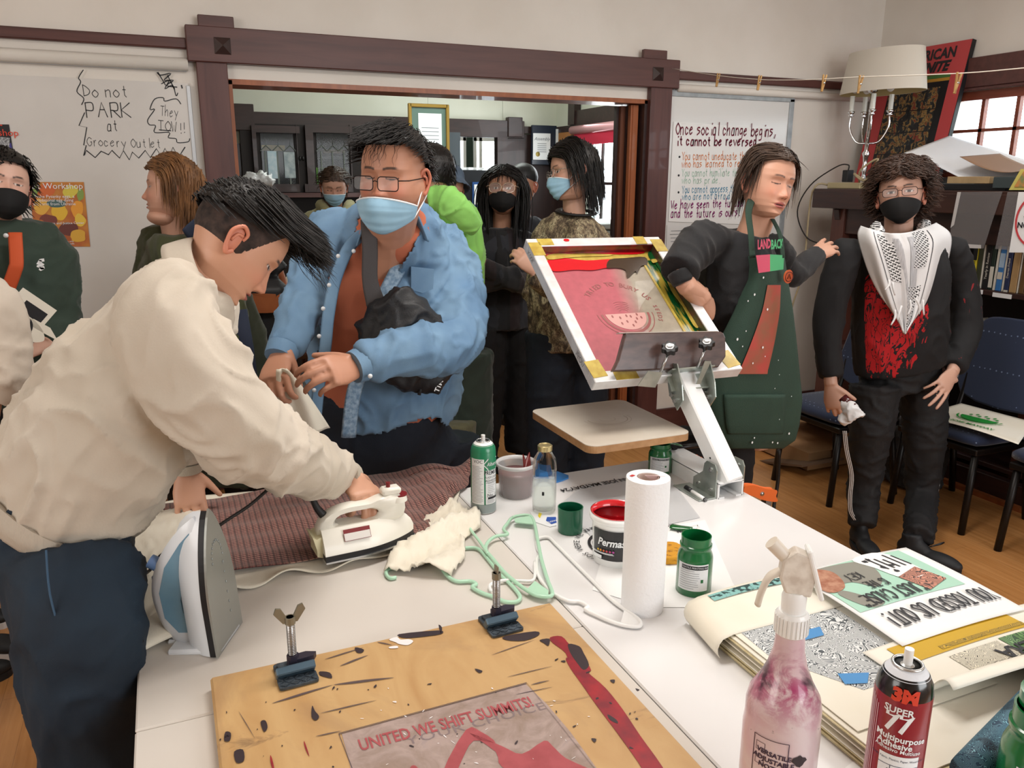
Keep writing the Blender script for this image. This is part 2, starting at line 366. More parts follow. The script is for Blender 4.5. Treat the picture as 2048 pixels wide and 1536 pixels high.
# dark panelling on far + side walls
b=MB(); b.box((2.06,FY-.005,1.0),(.36,.03,2.0)); b.box((3.17,FY-.005,.98),(.55,.03,2.0)); b.box((.3,FY-.005,.9),(3.2,.03,1.9)); b.box((FX-.01,4.98,1.0),(.03,1.2,2.02)); b.box((FX-.01,6.8,1.0),(.03,.45,2.02)); b.box((FX-.01,6.05,.6),(.03,1.1,1.2))
struct(b.build('trim_9',m_darkz))
hd=D.objects.new('trim_10',None); COL.objects.link(hd); hd.location=(2,FY,2.04); struct(hd)
b=MB(); b.box((1.82,FY-.03,2.02),(2.55,.06,.15),bev=.004); b.box((3.17,FY-.025,2.02),(.5,.04,.06)); b.box((.66,FY-.04,2.05),(.16,.07,.2),bev=.004); b.box((3.0,FY-.04,2.04),(.14,.07,.17),bev=.004); b.box((FX-.025,6.8,2.02),(.04,.4,.06)); b.box((FX-.03,6.02,2.1),(.05,1.2,.13)); b.box((FX-.04,6.58,2.14),(.06,.12,.18))
b.build('far_header_board',m_dark,hd)
# window with red shade in back room side wall
win=D.objects.new('window_2',None); COL.objects.link(win); win.location=(FX,6.05,wz0); struct(win)
b=MB(); 
for yy in (wy0+.02,wy1-.02): b.box((FX,yy,1.6),(.07,.07,.85))
for zz in (wz0,wz1): b.box((FX,6.05,zz),(.07,1.05,.06))
for k in (1,2,3,4): b.box((FX+.02,wy0+k*.2,1.6),(.02,.02,.78))
b.box((FX+.02,6.05,1.55),(.02,1.0,.025)); b.build('window_frame',m_dark,win)
MB().box((FX+.03,6.05,1.6),(.004,1,.76)).build('window_pane',m_glass,win)
b=MB(); b.cyl((FX-.07,5.5,2.0),(FX-.07,6.55,2.0),.036,n=16); b.build('shade_roller',M('pink_roller',"#d9a3a6",.5),win,smooth=True)
b=MB(); b.cyl((FX-.07,5.5,2.0),(FX-.07,5.62,2.0),.045,n=16); b.build('roller_bracket',m_white,win)
MB().box((FX-.07,6.0,1.93),(.006,1.02,.12)).build('red_shade',M('crimson_cloth',"#c22a44",.7),win)
b=MB(); b.tube([(FX-.1,5.6,1.99),(FX-.1,5.6,1.3)],.006,6); b.tube([(FX-.1,5.66,1.99),(FX-.1,5.66,1.25)],.006,6); b.build('blind_cord',m_white,win)
# third room beyond the doorway: dark green with two windows
m_dg=M('dark_green_paint',"#1f3022",.6)
b=MB(); b.box((2.5,9.2,.6),(3.0,.1,1.2)); b.box((2.5,9.2,2.5),(3.0,.1,.9)); 
zz0,zz1=1.2,2.06
for x0,x1 in ((1.0,2.95),(3.33,3.42),(3.78,4.0)): b.box(((x0+x1)/2,9.2,1.6),(x1-x0,.1,.9))
b.box((1.9,8.1,1.46),(.1,2.1,2.92)); b.box((3.95,8.15,1.46),(.1,1.95,2.92)); struct(b.build('wall_green_room',m_dg))
win=D.objects.new('window_3',None); COL.objects.link(win); win.location=(3.3,9.15,1.2); struct(win)
b=MB()
for x0,x1 in ((2.95,3.33),(3.42,3.78)):
    for xx in (x0+.02,x1-.02,x0+.09): b.box((xx,9.16,1.63),(.035,.06,.86))
    for zz in (1.22,2.04,1.66): b.box(((x0+x1)/2,9.16,zz),(x1-x0,.06,.04 if zz!=1.66 else .02))
b.build('window_frame',m_white,win)
MB().box((3.37,9.19,1.63),(.8,.004,.84)).build('window_pane',m_glass,win)
b=MB(); b.box((DX0+.04,FY-.02,1.0),(.1,.08,2.0)); b.box((DX1-.02,FY-.02,1.0),(.1,.08,2.0)); b.box((DX0+.02,FY+.3,1.0),(.05,.55,1.95)); struct(b.build('trim_11',m_darkz))
# ================================================================ TABLES
TZ=.74
m_tabL=M('cream_laminate',"#d9d3cb",.38,col2="#d4cdc5",vs=3,coat=.1)
m_tabR=M('white_laminate',"#e9e8e8",.3,col2="#e4e3e3",vs=3,coat=.2)
m_edge=M('brown_table_edge',"#8d7864",.6)
m_grey=M('grey_steel',"#7d7f80",.4,.7)
m_black=M('black_plastic',"#17171a",.45)
m_blackm=M('black_metal',"#1c1a1a",.35,.4)
def folding_table(x0,x1,y0,y1,m,seam,label,rot=0):
    t=thing('folding_table',label,'table',((x0+x1)/2,(y0+y1)/2,0))
    pieces=[(y0,seam-.0012),(seam+.0012,y1)] if seam else [(y0,y1)]
    for a,c in pieces:
        MB().box(((x0+x1)/2,(a+c)/2,TZ-.004),(x1-x0,c-a,.008),bev=.003).build('tabletop',m,t)
    MB().box(((x0+x1)/2,(y0+y1)/2,TZ-.021),(x1-x0-.004,y1-y0-.004,.026)).build('table_core',m_edge,t)
    for yy in (y0+.25,y1-.25):
        for xx in (x0+.09,x1-.09): MB().cyl((xx,yy,.0),(xx,yy,TZ-.03),.013,n=12).build('leg',m_grey,t,smooth=True)
        MB().cyl((x0+.09,yy,.32),(x1-.09,yy,.32),.01,n=10).build('leg_brace',m_grey,t,smooth=True)
    return t
folding_table(-.115,.670,.32,2.13,m_tabL,1.21,'cream folding table with a centre fold seam under the two irons')
folding_table(.672,1.405,.18,1.967,m_tabR,None,'bright white folding table carrying the screen press, ink jars and posters')
# ================================================================ PRINTING BOARD
m_board=None
g=G('stained_plywood'); co=g.co((1,.35,1)); n1=g.noise(10,co,6,1.2); n2=g.noise(3.0,g.co((1,1,1),(0,0,.4)),6,1.5,.65); n3=g.noise(14,g.co((.35,1.4,1),(0,0,-.25)),6,1.0,.65)
c=g.ramp(n1,[(.25,"#b58a55"),(.6,"#c9a470"),(.85,"#bf9865")]); s1=g.ramp(n2,[(.52,0),(.72,.5)]); c=g.mix(s1,c,"#9a7a5a"); s2=g.ramp(n3,[(.63,0),(.7,.55)]); c=g.mix(s2,c,"#5d4333"); g.base(c); g.p(Roughness=.5,Coat_Weight=.15); g.bump(n1,.08,.003); m_board=g.m
bt=thing('printing_board','stained orange plywood printing board with red ink trails and two hinge clamps','board',(.31,.9,TZ))
MB().box((.316,.88,TZ+.0125),(.632,.79,.024),bev=.004).build('plywood_panel',m_board,bt)
BZ=TZ+.0252
def dec(mb,px,z,sm=3):
    if sm: px=spline(px,sm,True)
    mb.add([atz(x,y,z) for x,y in px],[tuple(range(len(px)))]); return mb
def B2(x,y): return (420+x/2.2756,1200+y/2.2756)
g=G('grey_ink_haze'); n=g.noise(22,None,6,.8,.6); g.base(g.ramp(n,[(.3,"#a08f8a"),(.6,"#b7a29b"),(.8,"#8d7f80")])); g.p(Roughness=.6); a=g.ramp(n,[(.25,.55),(.7,.95)]); g.t.links.new(a.outputs[0],g.b.inputs['Alpha']); m_haze=g.m
b=MB(); dec(b,[B2(*p) for p in [(600,610),(1000,500),(1435,380),(1530,470),(1640,600),(1760,765),(1900,1000),(760,1060),(640,765)]],BZ,0); b.build('grey_print_area',m_haze,bt)
m_inkr=M('dried_red_ink',"#a3222c",.45,col2="#7e1f2c",vs=30); m_inkd=M('dried_dark_ink',"#33262b",.5); m_inkpl=M('pale_red_ink',"#b7545a",.6,col2="#a8484e",vs=40,alpha=.85)
m_inkw=M('white_paint_fleck',"#ece8e8",.5); m_inkb=M('slate_ink',"#4f5a66",.5)
b=MB()
dec(b,[B2(*p) for p in [(1548,170),(1600,165),(1640,205),(1690,225),(1700,262),(1735,320),(1690,325),(1640,300),(1618,240),(1560,195)]],BZ+.0004)
dec(b,[B2(*p) for p in [(1620,262),(1680,285),(1720,330),(1800,400),(1880,500),(1960,620),(2060,760),(2120,880),(2040,880),(1950,740),(1850,600),(1760,480),(1690,380),(1640,310)]],BZ+.0003)
dec(b,[B2(*p) for p in [(428,640),(440,670),(452,710),(444,700),(430,665)]],BZ+.0004); dec(b,[B2(*p) for p in [(275,705),(285,730),(292,765),(284,765),(275,735)]],BZ+.0004)
tag(b.build('red_ink_trail',m_inkr,bt),kind='stuff')
b=MB()
for P in ([(1630,200),(1680,210),(1700,240),(1725,295),(1700,318),(1670,285),(1640,240)],[(1500,182),(1545,176),(1540,208),(1520,196)],[(1340,165),(1480,142),(1495,160),(1430,185),(1350,182)],[(465,480),(478,505),(497,530),(480,548),(462,530)],[(230,555),(252,548),(262,580),(245,600)],[(500,325),(545,330),(555,355),(525,350),(500,340)],[(1810,520),(1850,545),(1855,562),(1820,545)],[(1735,630),(1758,632),(1750,648)],[(860,155),(1040,138),(1050,155),(940,170),(880,172)],[(70,600),(95,605),(90,640),(65,640)],[(110,690),(150,680),(155,730),(120,740)],[(1205,312),(1240,322),(1225,332)],[(1820,365),(1842,362),(1838,378)],[(1936,402),(1955,408),(1945,416)],[(1040,112),(1056,125),(1052,155),(1046,140)],[(660,215),(700,225),(690,240),(668,238)]): dec(b,[B2(*p) for p in P],BZ+.0006)
for k in range(46):
    x=random.uniform(40,2000);y=random.uniform(380,900) if x<1500 else random.uniform(200,500)+ (x-1500)*.5
    dec(b,[B2(x+dx,y+dy) for dx,dy in blob(0,0,random.uniform(3,12),random.uniform(2,5),6,.5,random.uniform(-1,.4))],BZ+.0006)
tag(b.build('dark_ink_spots',m_inkd,bt),kind='stuff')
b=MB()
for x0,y0,x1,y1,wd in ((280,470,560,385,5),(560,385,840,352,6),(500,515,760,455,3),(590,300,720,250,4),(520,270,700,215,3),(760,190,830,205,3),(1280,250,1480,180,2),(1350,350,1560,300,2),(1460,385,1545,365,3),(480,620,600,595,3),(130,505,205,630,2),(1390,430,1560,395,2)):
    dx,dy=x1-x0,y1-y0; L=math.hypot(dx,dy); nx,ny=-dy/L*wd,dx/L*wd
    dec(b,[B2(x0,y0),B2(x0+dx*.3+nx,y0+dy*.3+ny),B2(x1-dx*.3+nx*.7,y1-dy*.3+ny*.7),B2(x1,y1),B2(x0+dx*.5-nx,y0+dy*.5-ny)],BZ+.0005)
for q in (((585,605),(1440,374)),((1440,374),(1770,790)),((585,605),(680,850))):
    for off in (0,5):
        (x0,y0),(x1,y1)=q; dec(b,[B2(x0,y0+off),B2(x1,y1+off),B2(x1+3,y1+off+2.5),B2(x0+3,y0+off+2.5)],BZ+.0005,0)
b.build('scratch_lines',M('faded_ink_line',"#4d4048",.6,alpha=.8),bt)
b=MB()
dec(b,[B2(*p) for p in [(815,180),(850,168),(868,180),(905,178),(925,188),(900,205),(860,200),(845,192)]],BZ+.0006); dec(b,[B2(*p) for p in [(816,213),(850,208),(855,218),(820,220)]],BZ+.0006)
for k in range(40):
    x=random.uniform(620,1750);y=random.uniform(400,900); dec(b,[B2(x+dx,y+dy) for dx,dy in blob(0,0,random.uniform(2,11),random.uniform(1,3),5,.5,random.uniform(-1,1))],BZ+.0007)
tag(b.build('white_paint_flecks',m_inkw,bt),kind='stuff')
# lettering on the board
p0,p1=atz(*B2(650,672),BZ+.0008),atz(*B2(1490,455),BZ+.0008)
fx=(p1-p0); fr=mtx(p0.lerp(p1,.5),fx,V((0,1,0)))
b=MB(); text(b,'UNITED WE SHIFT SUMMITS!',.036,fr,bold=.0007,xs=fx.length/.49*1.0,sp=1.0); b.build('red_slogan_print',m_inkpl,bt)
b=MB(); text(b,'YOUR CHOICE',.026,mtx(atz(*B2(1220,560),BZ+.0006),fx,V((0,1,0))),sp=1.1,xs=1.2); b.build('faded_slogan_print',M('ghost_ink',"#8b7b80",.6,alpha=.6),bt)
b=MB()
dec(b,[B2(*p) for p in [(1060,780),(1165,590),(1235,600),(1300,650),(1200,640),(1150,720),(1110,800)]],BZ+.0007)
dec(b,[B2(*p) for p in [(1180,605),(1330,665),(1420,700),(1520,640),(1560,665),(1620,720),(1750,790),(1500,800),(1330,760),(1300,690)]],BZ+.0007)
dec(b,[B2(*p) for p in [(910,765),(930,752),(950,770),(990,840),(900,840)]],BZ+.0007)
tag(b.build('mountain_print',m_inkpl,bt),kind='stuff')
m_zincd=M('worn_zinc',"#56616b",.42,.6,col2="#3c4248",vs=60,bump=.3,bs=400)
m_steel=M('steel',"#b9babb",.25,.95)
m_bluegrey=M('blue_grey_steel',"#4d6475",.4,.4)
def hinge_clamp(px,label,rz=0,wing=0):
    c=atz(px[0],px[1],BZ); t=thing('hinge_clamp',label,'clamp',c,'hinge clamps on the printing board',rotz=0)
    R=Matrix.Rotation(rz,4,'Z'); T=Matrix.Translation(c)@R
    b=MB(T); b.prism(rrect(.062,.036,.006),0,.006,Matrix.Translation((.0,.022,0))); b.box((0,.022,.008),(.05,.022,.006)); b.build('base_plate',m_zincd,t)
    b=MB(T); b.box((0,.0,.012),(.064,.022,.014),Matrix.Rotation(-.9,3,'X'),bev=.002); b.build('hinge_flap',m_bluegrey,t)
    b=MB(T); b.prism(rrect(.064,.03,.005),.001,.005,Matrix.Translation((0,-.018,0))); 
    for k in range(7):
        for j in range(3): b.box((-.026+.0085*k,-.027+.009*j,.0058),(.009,.0012,.0015),Matrix.Rotation(.7 if (k+j)%2 else -.7,3,'Z'))
    b.build('grip_plate',m_zincd,t)
    b=MB(T); b.tube([(.0,.02,.01),(.0,.02,.1)],.0065,14); 
    for k in range(22): b.cyl((0,.02,.028+.003*k),(0,.02,.0295+.003*k),.0073,n=12)
    b.build('threaded_bolt',m_steel,t,smooth=True)
    b=MB(T); b.cyl((0,.02,.012),(0,.02,.03),.010,n=6); b.prism([(-.012,-.008),(.03,-.006),(.036,.004),(.02,.012),(-.012,.01)],.012,.022,Matrix.Translation((.004,.02,0))); b.build('clamp_lever',M('purple_stained_metal',"#3b3644",.45,.4),t)
    b=MB(T)
    if not wing:
        b.cyl((0,.02,.088),(0,.02,.1),.009,n=12)
        for sg in (-1,1): b.prism([(.004,.0),(.012,.0),(.026,.02),(.022,.03),(.014,.028),(.006,.012)],-.002,.002,Matrix.Translation((0,.02,.09))@Matrix.Rotation(pi/2,4,'X')@Matrix.Scale(sg,4,(1,0,0)))
    else:
        b.cyl((0,.02,.088),(0,.02,.1),.009,n=8); b.box((0,.02,.106),(.004,.014,.016),bev=.001)
    b.build('wing_nut',M('aged_brass',"#8c8878",.4,.7),t)
hinge_clamp((592,1352),'steel hinge clamp with an open wing nut on the board, beside the blue iron',.05)
hinge_clamp((1002,1252),'steel hinge clamp with an upright bolt on the board, below the mint hangers',.05,1)
# ================================================================ CLOTHS
def plaidmat(name,base,l1,l2,k=900,rot=0.0):
    g=G(name); co=g.co(1,(0,0,rot)); sp=g.n('SeparateXYZ'); g.t.links.new(co.outputs[0],sp.inputs[0])
    sx=g.math('SINE',g.math('MULTIPLY',sp.outputs[0],k)); sy=g.math('SINE',g.math('MULTIPLY',sp.outputs[1],k))
    c=g.mix(g.math('GREATER_THAN',sx,.35),base,l2); c=g.mix(g.math('GREATER_THAN',sy,.55),c,l1); 
    s2=g.math('SINE',g.math('MULTIPLY',sp.outputs[0],k/2)); c=g.mix(g.math('MULTIPLY',g.math('GREATER_THAN',s2,.6),.6),c,"#2a1a1c"); g.base(c); g.p(Roughness=.9,Sheen_Weight=.2); return g.m
m_plaid=plaidmat('houndstooth_cloth',"#6f3c38","#b08b7c","#4b2526")
m_canvas=M('white_cotton',"#e9e3d2",.85,col2="#e2dac8",vs=8,bump=.15,bs=400,sheen=.2)
def nz(x,y,s=8,a=.006,o=0): return a*noise.noise(V((x*s,y*s,o)))
def bil(A,B,C_,D_,u,v): return A*(1-u)*(1-v)+B*u*(1-v)+C_*u*v+D_*(1-u)*v
A,B_,C_,D_=V((-.13,1.60,0)),V((.53,1.63,0)),V((.72,2.02,0)),V((-.12,2.2,0))
def fn(u,v):
    p=bil(A,B_,C_,D_,u,v); e=.012*math.sin(u*23)*(1 if v<.05 else .3); z=TZ+.004+abs(nz(p.x,p.y,9,.012))*(1 if v>.08 else .4)+(.012*max(0,1-v*14)*(1+math.sin(u*31))*.5)
    x=p.x; 
    if u<.12: 
        t=(.12-u)/.12; x=-.118-.012*math.sin(t*3); z=TZ+.003-.10*t*(1+.5*math.sin(v*9))
    return V((x,p.y-e,z))
tag(MB().grid(fn,70,50).build('pressing_cloth',m_canvas,smooth=True,solid=.003),'white cotton pressing cloth spread under the red-brown woven cloth','cloth')
A,B_,C_,D_=V((-.045,1.665,0)),V((.50,1.675,0)),V((.80,2.10,0)),V((-.07,2.20,0))
def fn(u,v):
    p=bil(A,B_,C_,D_,u,v); w=max(0,u-.55)/.45
    z=TZ+.017+nz(p.x,p.y,7,.008,3)+w*w*(.022*math.sin(u*30+v*9)*v+.02*v)+.002*math.sin(v*40+u*9)
    p.y-=.02*math.sin(u*17)*v*(v>.9); p.x+=.008*math.sin(v*21)
    if u>.97: z-=.01
    if p.y>2.12: z-=(p.y-2.12)*.8
    return V((p.x,p.y,max(z,TZ+.010 if p.y<2.12 else .6)))
tag(MB().grid(fn,90,60).build('woven_cloth',m_plaid,smooth=True,solid=.0025),'red-brown checked woven cloth lying on the cream table under the white iron','cloth')
# crumpled tail of a cotton bag at the right end
P=[at(*q) for q in ((925,1025,1.80),(905,1065,1.74),(880,1090,1.68),(858,1130,1.60),(835,1165,1.52))]
b=MB()
def fn(u,v):
    i=u*4; k=min(int(i),3); c=P[k].lerp(P[k+1],i-k); wd=[.05,.075,.06,.085,.075][k]*(1-(i-k))+[.05,.075,.06,.085,.075][k+1]*(i-k); s=(v-.5)*2*wd
    z=TZ+.008+.035*(1-abs(v-.5)*2)**.6*(.5+.5*math.sin(u*9+v*7))+abs(nz(u*2+v,v*2,6,.02,7))
    d=(P[k+1]-P[k]).normalized(); q=V((-d.y,d.x,0)); return V((c.x+q.x*s,c.y+q.y*s,z))
b.grid(fn,36,26)
tag(b.build('cotton_bag',m_canvas,smooth=True,solid=.003),'cream cotton bag crumpled over the mint hangers at the right end of the woven cloth','bag')
# drape over the left table edge
b=MB()
E0=[at(300,1060,1.97),at(285,1150,1.72),at(255,1200,1.6)]
def fn(u,v):     # u along edge (y), v outward/down
    y=2.02-.55*u; x=.02-.145*min(v*1.4,1)-.12*max(0,v-.65)*u*2.2; z=TZ+.022-(.02+.13*u*0)*0-.22*max(0,v-.6)*(.7+.5*u)-.01*v+nz(u*2,v*3,4,.02)
    if v<.72: z=TZ+.026+abs(nz(u*3,v*3,3,.02))*.6
    return V((x-.02*math.sin(u*6),y+.03*math.sin(v*5),z))
b.grid(fn,40,36)
tag(b.build('draped_cotton_cloth',m_canvas,smooth=True,solid=.004),'cream cotton cloth draped over the left edge of the cream table beside the jeans','cloth')
P=[V((-.05,1.50,TZ+.02)),V((-.125,1.47,TZ+.012)),V((-.20,1.48,.68)),V((-.265,1.49,.60)),V((-.285,1.49,.575))]
b=MB(); b.tube(P,[(.012,.05),(.016,.052),(.017,.045),(.015,.036),(.012,.03)],14,side=(0,0,1),sm=5)
tag(b.build('cloth_strip',m_canvas,smooth=True),'folded cream cotton strip sticking out past the table corner','cloth')
# ================================================================ IRONS
def boat(L,W,n=14,inset=0):
    L-=inset; W-=inset*2; up=[(0+inset,-W/2*.93),(0+inset,-W/2)]+[(L*(.35+.65*k/n),-W/2*math.cos(pi/2*(k/n))**.75) for k in range(n)]+[(L,0)]
    return up+[(x,-y) for x,y in up[-2::-1]]
def iron(label,T,L,W,body,hole,mats,thr=.034,wz=None,loc=None,extra=None,panel=None,sole=None):
    t=thing('steam_iron',label,'iron',loc)
    MB(T).prism(boat(L,W),0,.004).build('soleplate',sole or m_steel,t)
    MB(T).prism(boat(L-.004,W-.006),.004,.016).build('heat_skirt',mats[1],t)
    # shell: stacked boat sections
    b=MB(T); secs=[(.016,.004,1),(.03,.008,1),(.045,.016,.97),(.058,.026,.92),(.066,.034,.86)]; rings=[]
    vs=[];n=None
    for z,i,k in secs:
        o=boat(L*k-.004,max(W-2*i,.02)); n=len(o); vs+=[(x,y,z) for x,y in o]
    fs=[(r*n+k,r*n+(k+1)%n,(r+1)*n+(k+1)%n,(r+1)*n+k) for r in range(len(secs)-1) for k in range(n)]+[tuple(range((len(secs)-1)*n,len(secs)*n)),tuple(range(n))[::-1]]
    b.add(vs,fs); b.build('shell',mats[0],t,ang=40,smooth=True)
    # handle ring as side profile with a hole
    N=40; out=spline(body,6,True); inn=spline(hole,6,True)
    def res(p,N):
        P=[V((a[0],a[1],0)) for a in p]; cx=sum(q.x for q in P)/len(P); cz=sum(q.y for q in P)/len(P); return P
    def byang(p,c):
        r=[]
        for k in range(N):
            a=2*pi*k/N; d=V((math.cos(a),math.sin(a),0)); best=None
            for i in range(len(p)):
                A_=V((*p[i],0))-c; B2_=V((*p[(i+1)%len(p)],0))-c; den=(B2_-A_).cross(d).z
                if abs(den)<1e-9: continue
                s=-(A_.cross(d).z)/den
                if 0<=s<=1:
                    q=A_+(B2_-A_)*s
                    if q.dot(d)>0 and (best is None or q.length>best.length): best=q
            r.append((best if best else V((0,0,0)))+c)
        return r
    c=V((sum(p[0] for p in hole)/len(hole),sum(p[1] for p in hole)/len(hole),0)); o=byang(out,c); i=byang(inn,c)
    vs=[];h=thr/2
    for k in range(N):
        oo,ii=o[k],i[k]; m1=oo.lerp(ii,.18); m2=oo.lerp(ii,.82)
        for (q,yy) in ((m1,h),(m2,h),(ii,h*.55),(ii,-h*.55),(m2,-h),(m1,-h),(oo,-h*.6),(oo,h*.6)): vs.append((q.x,yy,q.y))
    fs=[(k*8+j,k*8+(j+1)%8,((k+1)%N)*8+(j+1)%8,((k+1)%N)*8+j) for k in range(N) for j in range(8)]
    b=MB(T).add(vs,fs); b.build('handle',mats[0],t,smooth=True,ang=50)
    if extra: extra(t,T)
    return t
m_iw=M('warm_white_plastic',"#eeebe0",.35,coat=.3); m_iwc=M('cool_white_plastic',"#e6ebf0",.3,coat=.3); m_ibl=M('translucent_blue_plastic',"#7ea3b8",.2,col2="#6e97b0",vs=10,coat=.5)
m_maroon=M('maroon_plastic',"#7a1f22",.4)
c0=atz(640,1112,TZ+.02); c1=atz(832,1072,TZ+.02); d=(c1-c0); an=math.atan2(d.y,d.x)
T=Matrix.Translation((c0.x,c0.y,TZ+.024))@Matrix.Rotation(an,4,'Z')
def ex(t,T):
    b=MB(T); b.box((.168,0,.122),(.045,.03,.018),bev=.005); b.cyl((.185,0,.095),(.185,0,.107),.022,.02,24); b.build('front_tower',m_iw,t,smooth=True,ang=40)
    b=MB(T); b.cyl((.163,0,.13),(.163,0,.142),.005,n=12); b.cyl((.19,0,.107),(.19,0,.110),.017,n=24); b.build('steam_dial',m_maroon,t)
    b=MB(T); b.prism([(.045,.048),(.105,.050),(.105,.072),(.045,.070)],-.0415,-.0405,Matrix.Rotation(pi/2,4,'X')@Matrix.Scale(-1,4,(0,0,1))); 
    b=MB(T); fr=T@mtx((.075,-.0385,.050),(1,0,.0),(0,.5,.86)); quad(b:=MB(),fr,[(-.03,-.013),(.03,-.013),(.03,.013),(-.03,.013)],.0036); b.build('rating_label_border',m_maroon,t)
    b=MB(); quad(b,fr,[(-.029,-.012),(.029,-.012),(.029,.004),(-.029,.004)],.0040); b.build('rating_label',M('label_white',"#ded9d4",.5),t)
    b=MB(T); b.prism([(0,0),(0,.05),(-.012,.046),(-.02,.052),(-.012,.02),(-.012,.005)],-.03,.03,Matrix.Translation((0,0,.004))@Matrix.Rotation(pi/2,4,'X')); b.build('heel_rest',M('aged_cream_plastic',"#e3ddb8",.4),t)
    b=MB(T); b.tube([(.012,0,.092),(-.002,0,.115),(-.012,0,.15),(-.02,0,.185)],[.0095,.0075,.006,.0045],12,sm=4); b.build('cord_guard',m_black,t,smooth=True)
IRONW=iron('white steam iron with a black skirt held down on the woven cloth',T,.225,.115,[(.0,.04),(.0,.078),(.018,.097),(.06,.108),(.12,.108),(.15,.118),(.178,.116),(.196,.1),(.198,.075),(.18,.05),(.1,.045)],[(.035,.068),(.045,.088),(.08,.092),(.12,.09),(.138,.078),(.12,.066),(.08,.062)],(m_iw,m_black),.036,loc=(c0.x,c0.y,TZ+.024),extra=ex)
IWT=T
# blue iron on its heel
o=atz(428,1290,TZ); Xa=V((-.06,.02,1)).normalized(); Za=V((-.88,.42,0)); Za=(Za-Xa*Za.dot(Xa)).normalized(); Ya=Za.cross(Xa)
T=Matrix(((Xa.x,Ya.x,Za.x,o.x+.03),(Xa.y,Ya.y,Za.y,o.y),(Xa.z,Ya.z,Za.z,TZ+.004),(0,0,0,1)))
def ex(t,T):
    b=MB(T); 
    for sg in (-1,1):
        P=spline([(.03,.02),(.03,.075),(.055,.105),(.10,.112),(.15,.10),(.20,.065),(.235,.03),(.18,.022),(.1,.02)],4,True)
        c=V((.085,.045))
        vs=[(x,sg*.0205,z) for x,z in P]
    def ringp(sg):
        pass
    for sg in (-1,1):
        O=[(.028,.03),(.03,.085),(.06,.106),(.11,.108),(.16,.09),(.205,.055),(.225,.034)]; I=[(.05,.045),(.052,.06),(.07,.07),(.095,.071),(.12,.063),(.135,.052),(.14,.04)]
        y=sg*.0185; vs=[(x,y,z) for x,z in O]+[(x,y,z) for x,z in I]; n=len(O); b.add(vs,[(k,k+1,n+k+1,n+k) for k in range(n-1)])
        vs=[(.028,sg*.036,.03),(.225,sg*.012,.034),(.14,y,.04),(.05,y,.045),(.2,sg*.022,.02),(.03,sg*.045,.02)]; b.add(vs,[(0,1,2,3),(0,5,4,1)])
    b.build('water_tank_panel',m_ibl,t,solid=.004)
    b=MB(T); b.cyl((.15,0,.10),(.165,0,.125),.013,n=16); b.box((.125,0,.115),(.035,.024,.02),bev=.007); b.build('steam_button',M('blue_button',"#6f8fc0",.35,coat=.3),t,smooth=True,ang=50)
    b=MB(T); b.box((.004,0,.05),(.012,.095,.1),bev=.004); b.box((.004,0,.10),(.012,.03,.03),bev=.004); b.build('heel',m_iwc,t)
    b=MB(T)
    for k in range(12):
        a=k/11*pi-pi/2; b.ell((.165+.035*math.cos(a)*(1 if k else 1),.022*math.sin(a),-.0006),(.003,.002,.0008),n=8,m=4)
    for k in range(6): b.ell((.05+.02*k,.018,-.0006),(.003,.002,.0008),n=8,m=4)
    b.build('steam_holes',M('pale_metal',"#9aa0a0",.5,.5),t)
    e=T@V((.02,0,.112)); b=MB(); b.tube([e,e+V((-.03,-.005,.0)),e+V((-.055,-.008,-.004)),e+V((-.075,-.01,-.01))],[.0085,.0075,.0065,.005],12); 
    for k in range(4): q=e+V((-.03-.012*k,-.006,-.001)); b.cyl(q,q+V((-.005,0,0)),.0095-.001*k,n=12)
    b.build('cord_guard',m_iwc,t,smooth=True)
iron('pale blue and white steam iron standing on its heel at the table edge',T,.262,.118,[(.0,.03),(.0,.085),(.02,.108),(.06,.122),(.11,.126),(.16,.11),(.21,.075),(.25,.03),(.24,.012),(.15,.012),(.05,.012)],[(.045,.04),(.05,.058),(.07,.068),(.095,.07),(.12,.062),(.135,.048),(.12,.038),(.08,.034)],(m_iwc,m_black),.04,loc=(o.x,o.y,TZ),extra=ex,sole=M('grey_soleplate',"#9a9c97",.35,.6))
# cords
m_cord=M('black_cord',"#1d1815",.6)
e0=IWT@V((-.02,0,.185))
P=[e0,e0+V((-.015,.0,.012)),at(605,945,1.66),at(560,960,1.64),at(500,1010,1.62),at(440,1050,1.60),at(400,1085,1.60),at(330,1105,1.52),atz(300,1140,TZ+.04),at(262,1170,1.44),at(235,1230,1.42),at(220,1320,1.42),at(235,1420,1.45),at(270,1500,1.4),at(300,1540,1.35)]
tag(MB().tube(P,.0035,8,sm=5).build('iron_cord',m_cord,smooth=True),'black cord looping from the white iron behind the blue iron and off the table','cord')
P=[at(284,1283,1.40),at(270,1300,1.42),V((-.13,1.35,.5)),V((-.16,1.3,.2)),V((-.3,1.4,.01)),V((-.2,1.7,.01)),V((-.08,1.5,.01)),V((-.1,1.2,.01))]
tag(MB().tube(P,.0035,8,sm=5).build('iron_cord',m_cord,smooth=True),'black cord hanging from the blue iron down to the floor','cord')
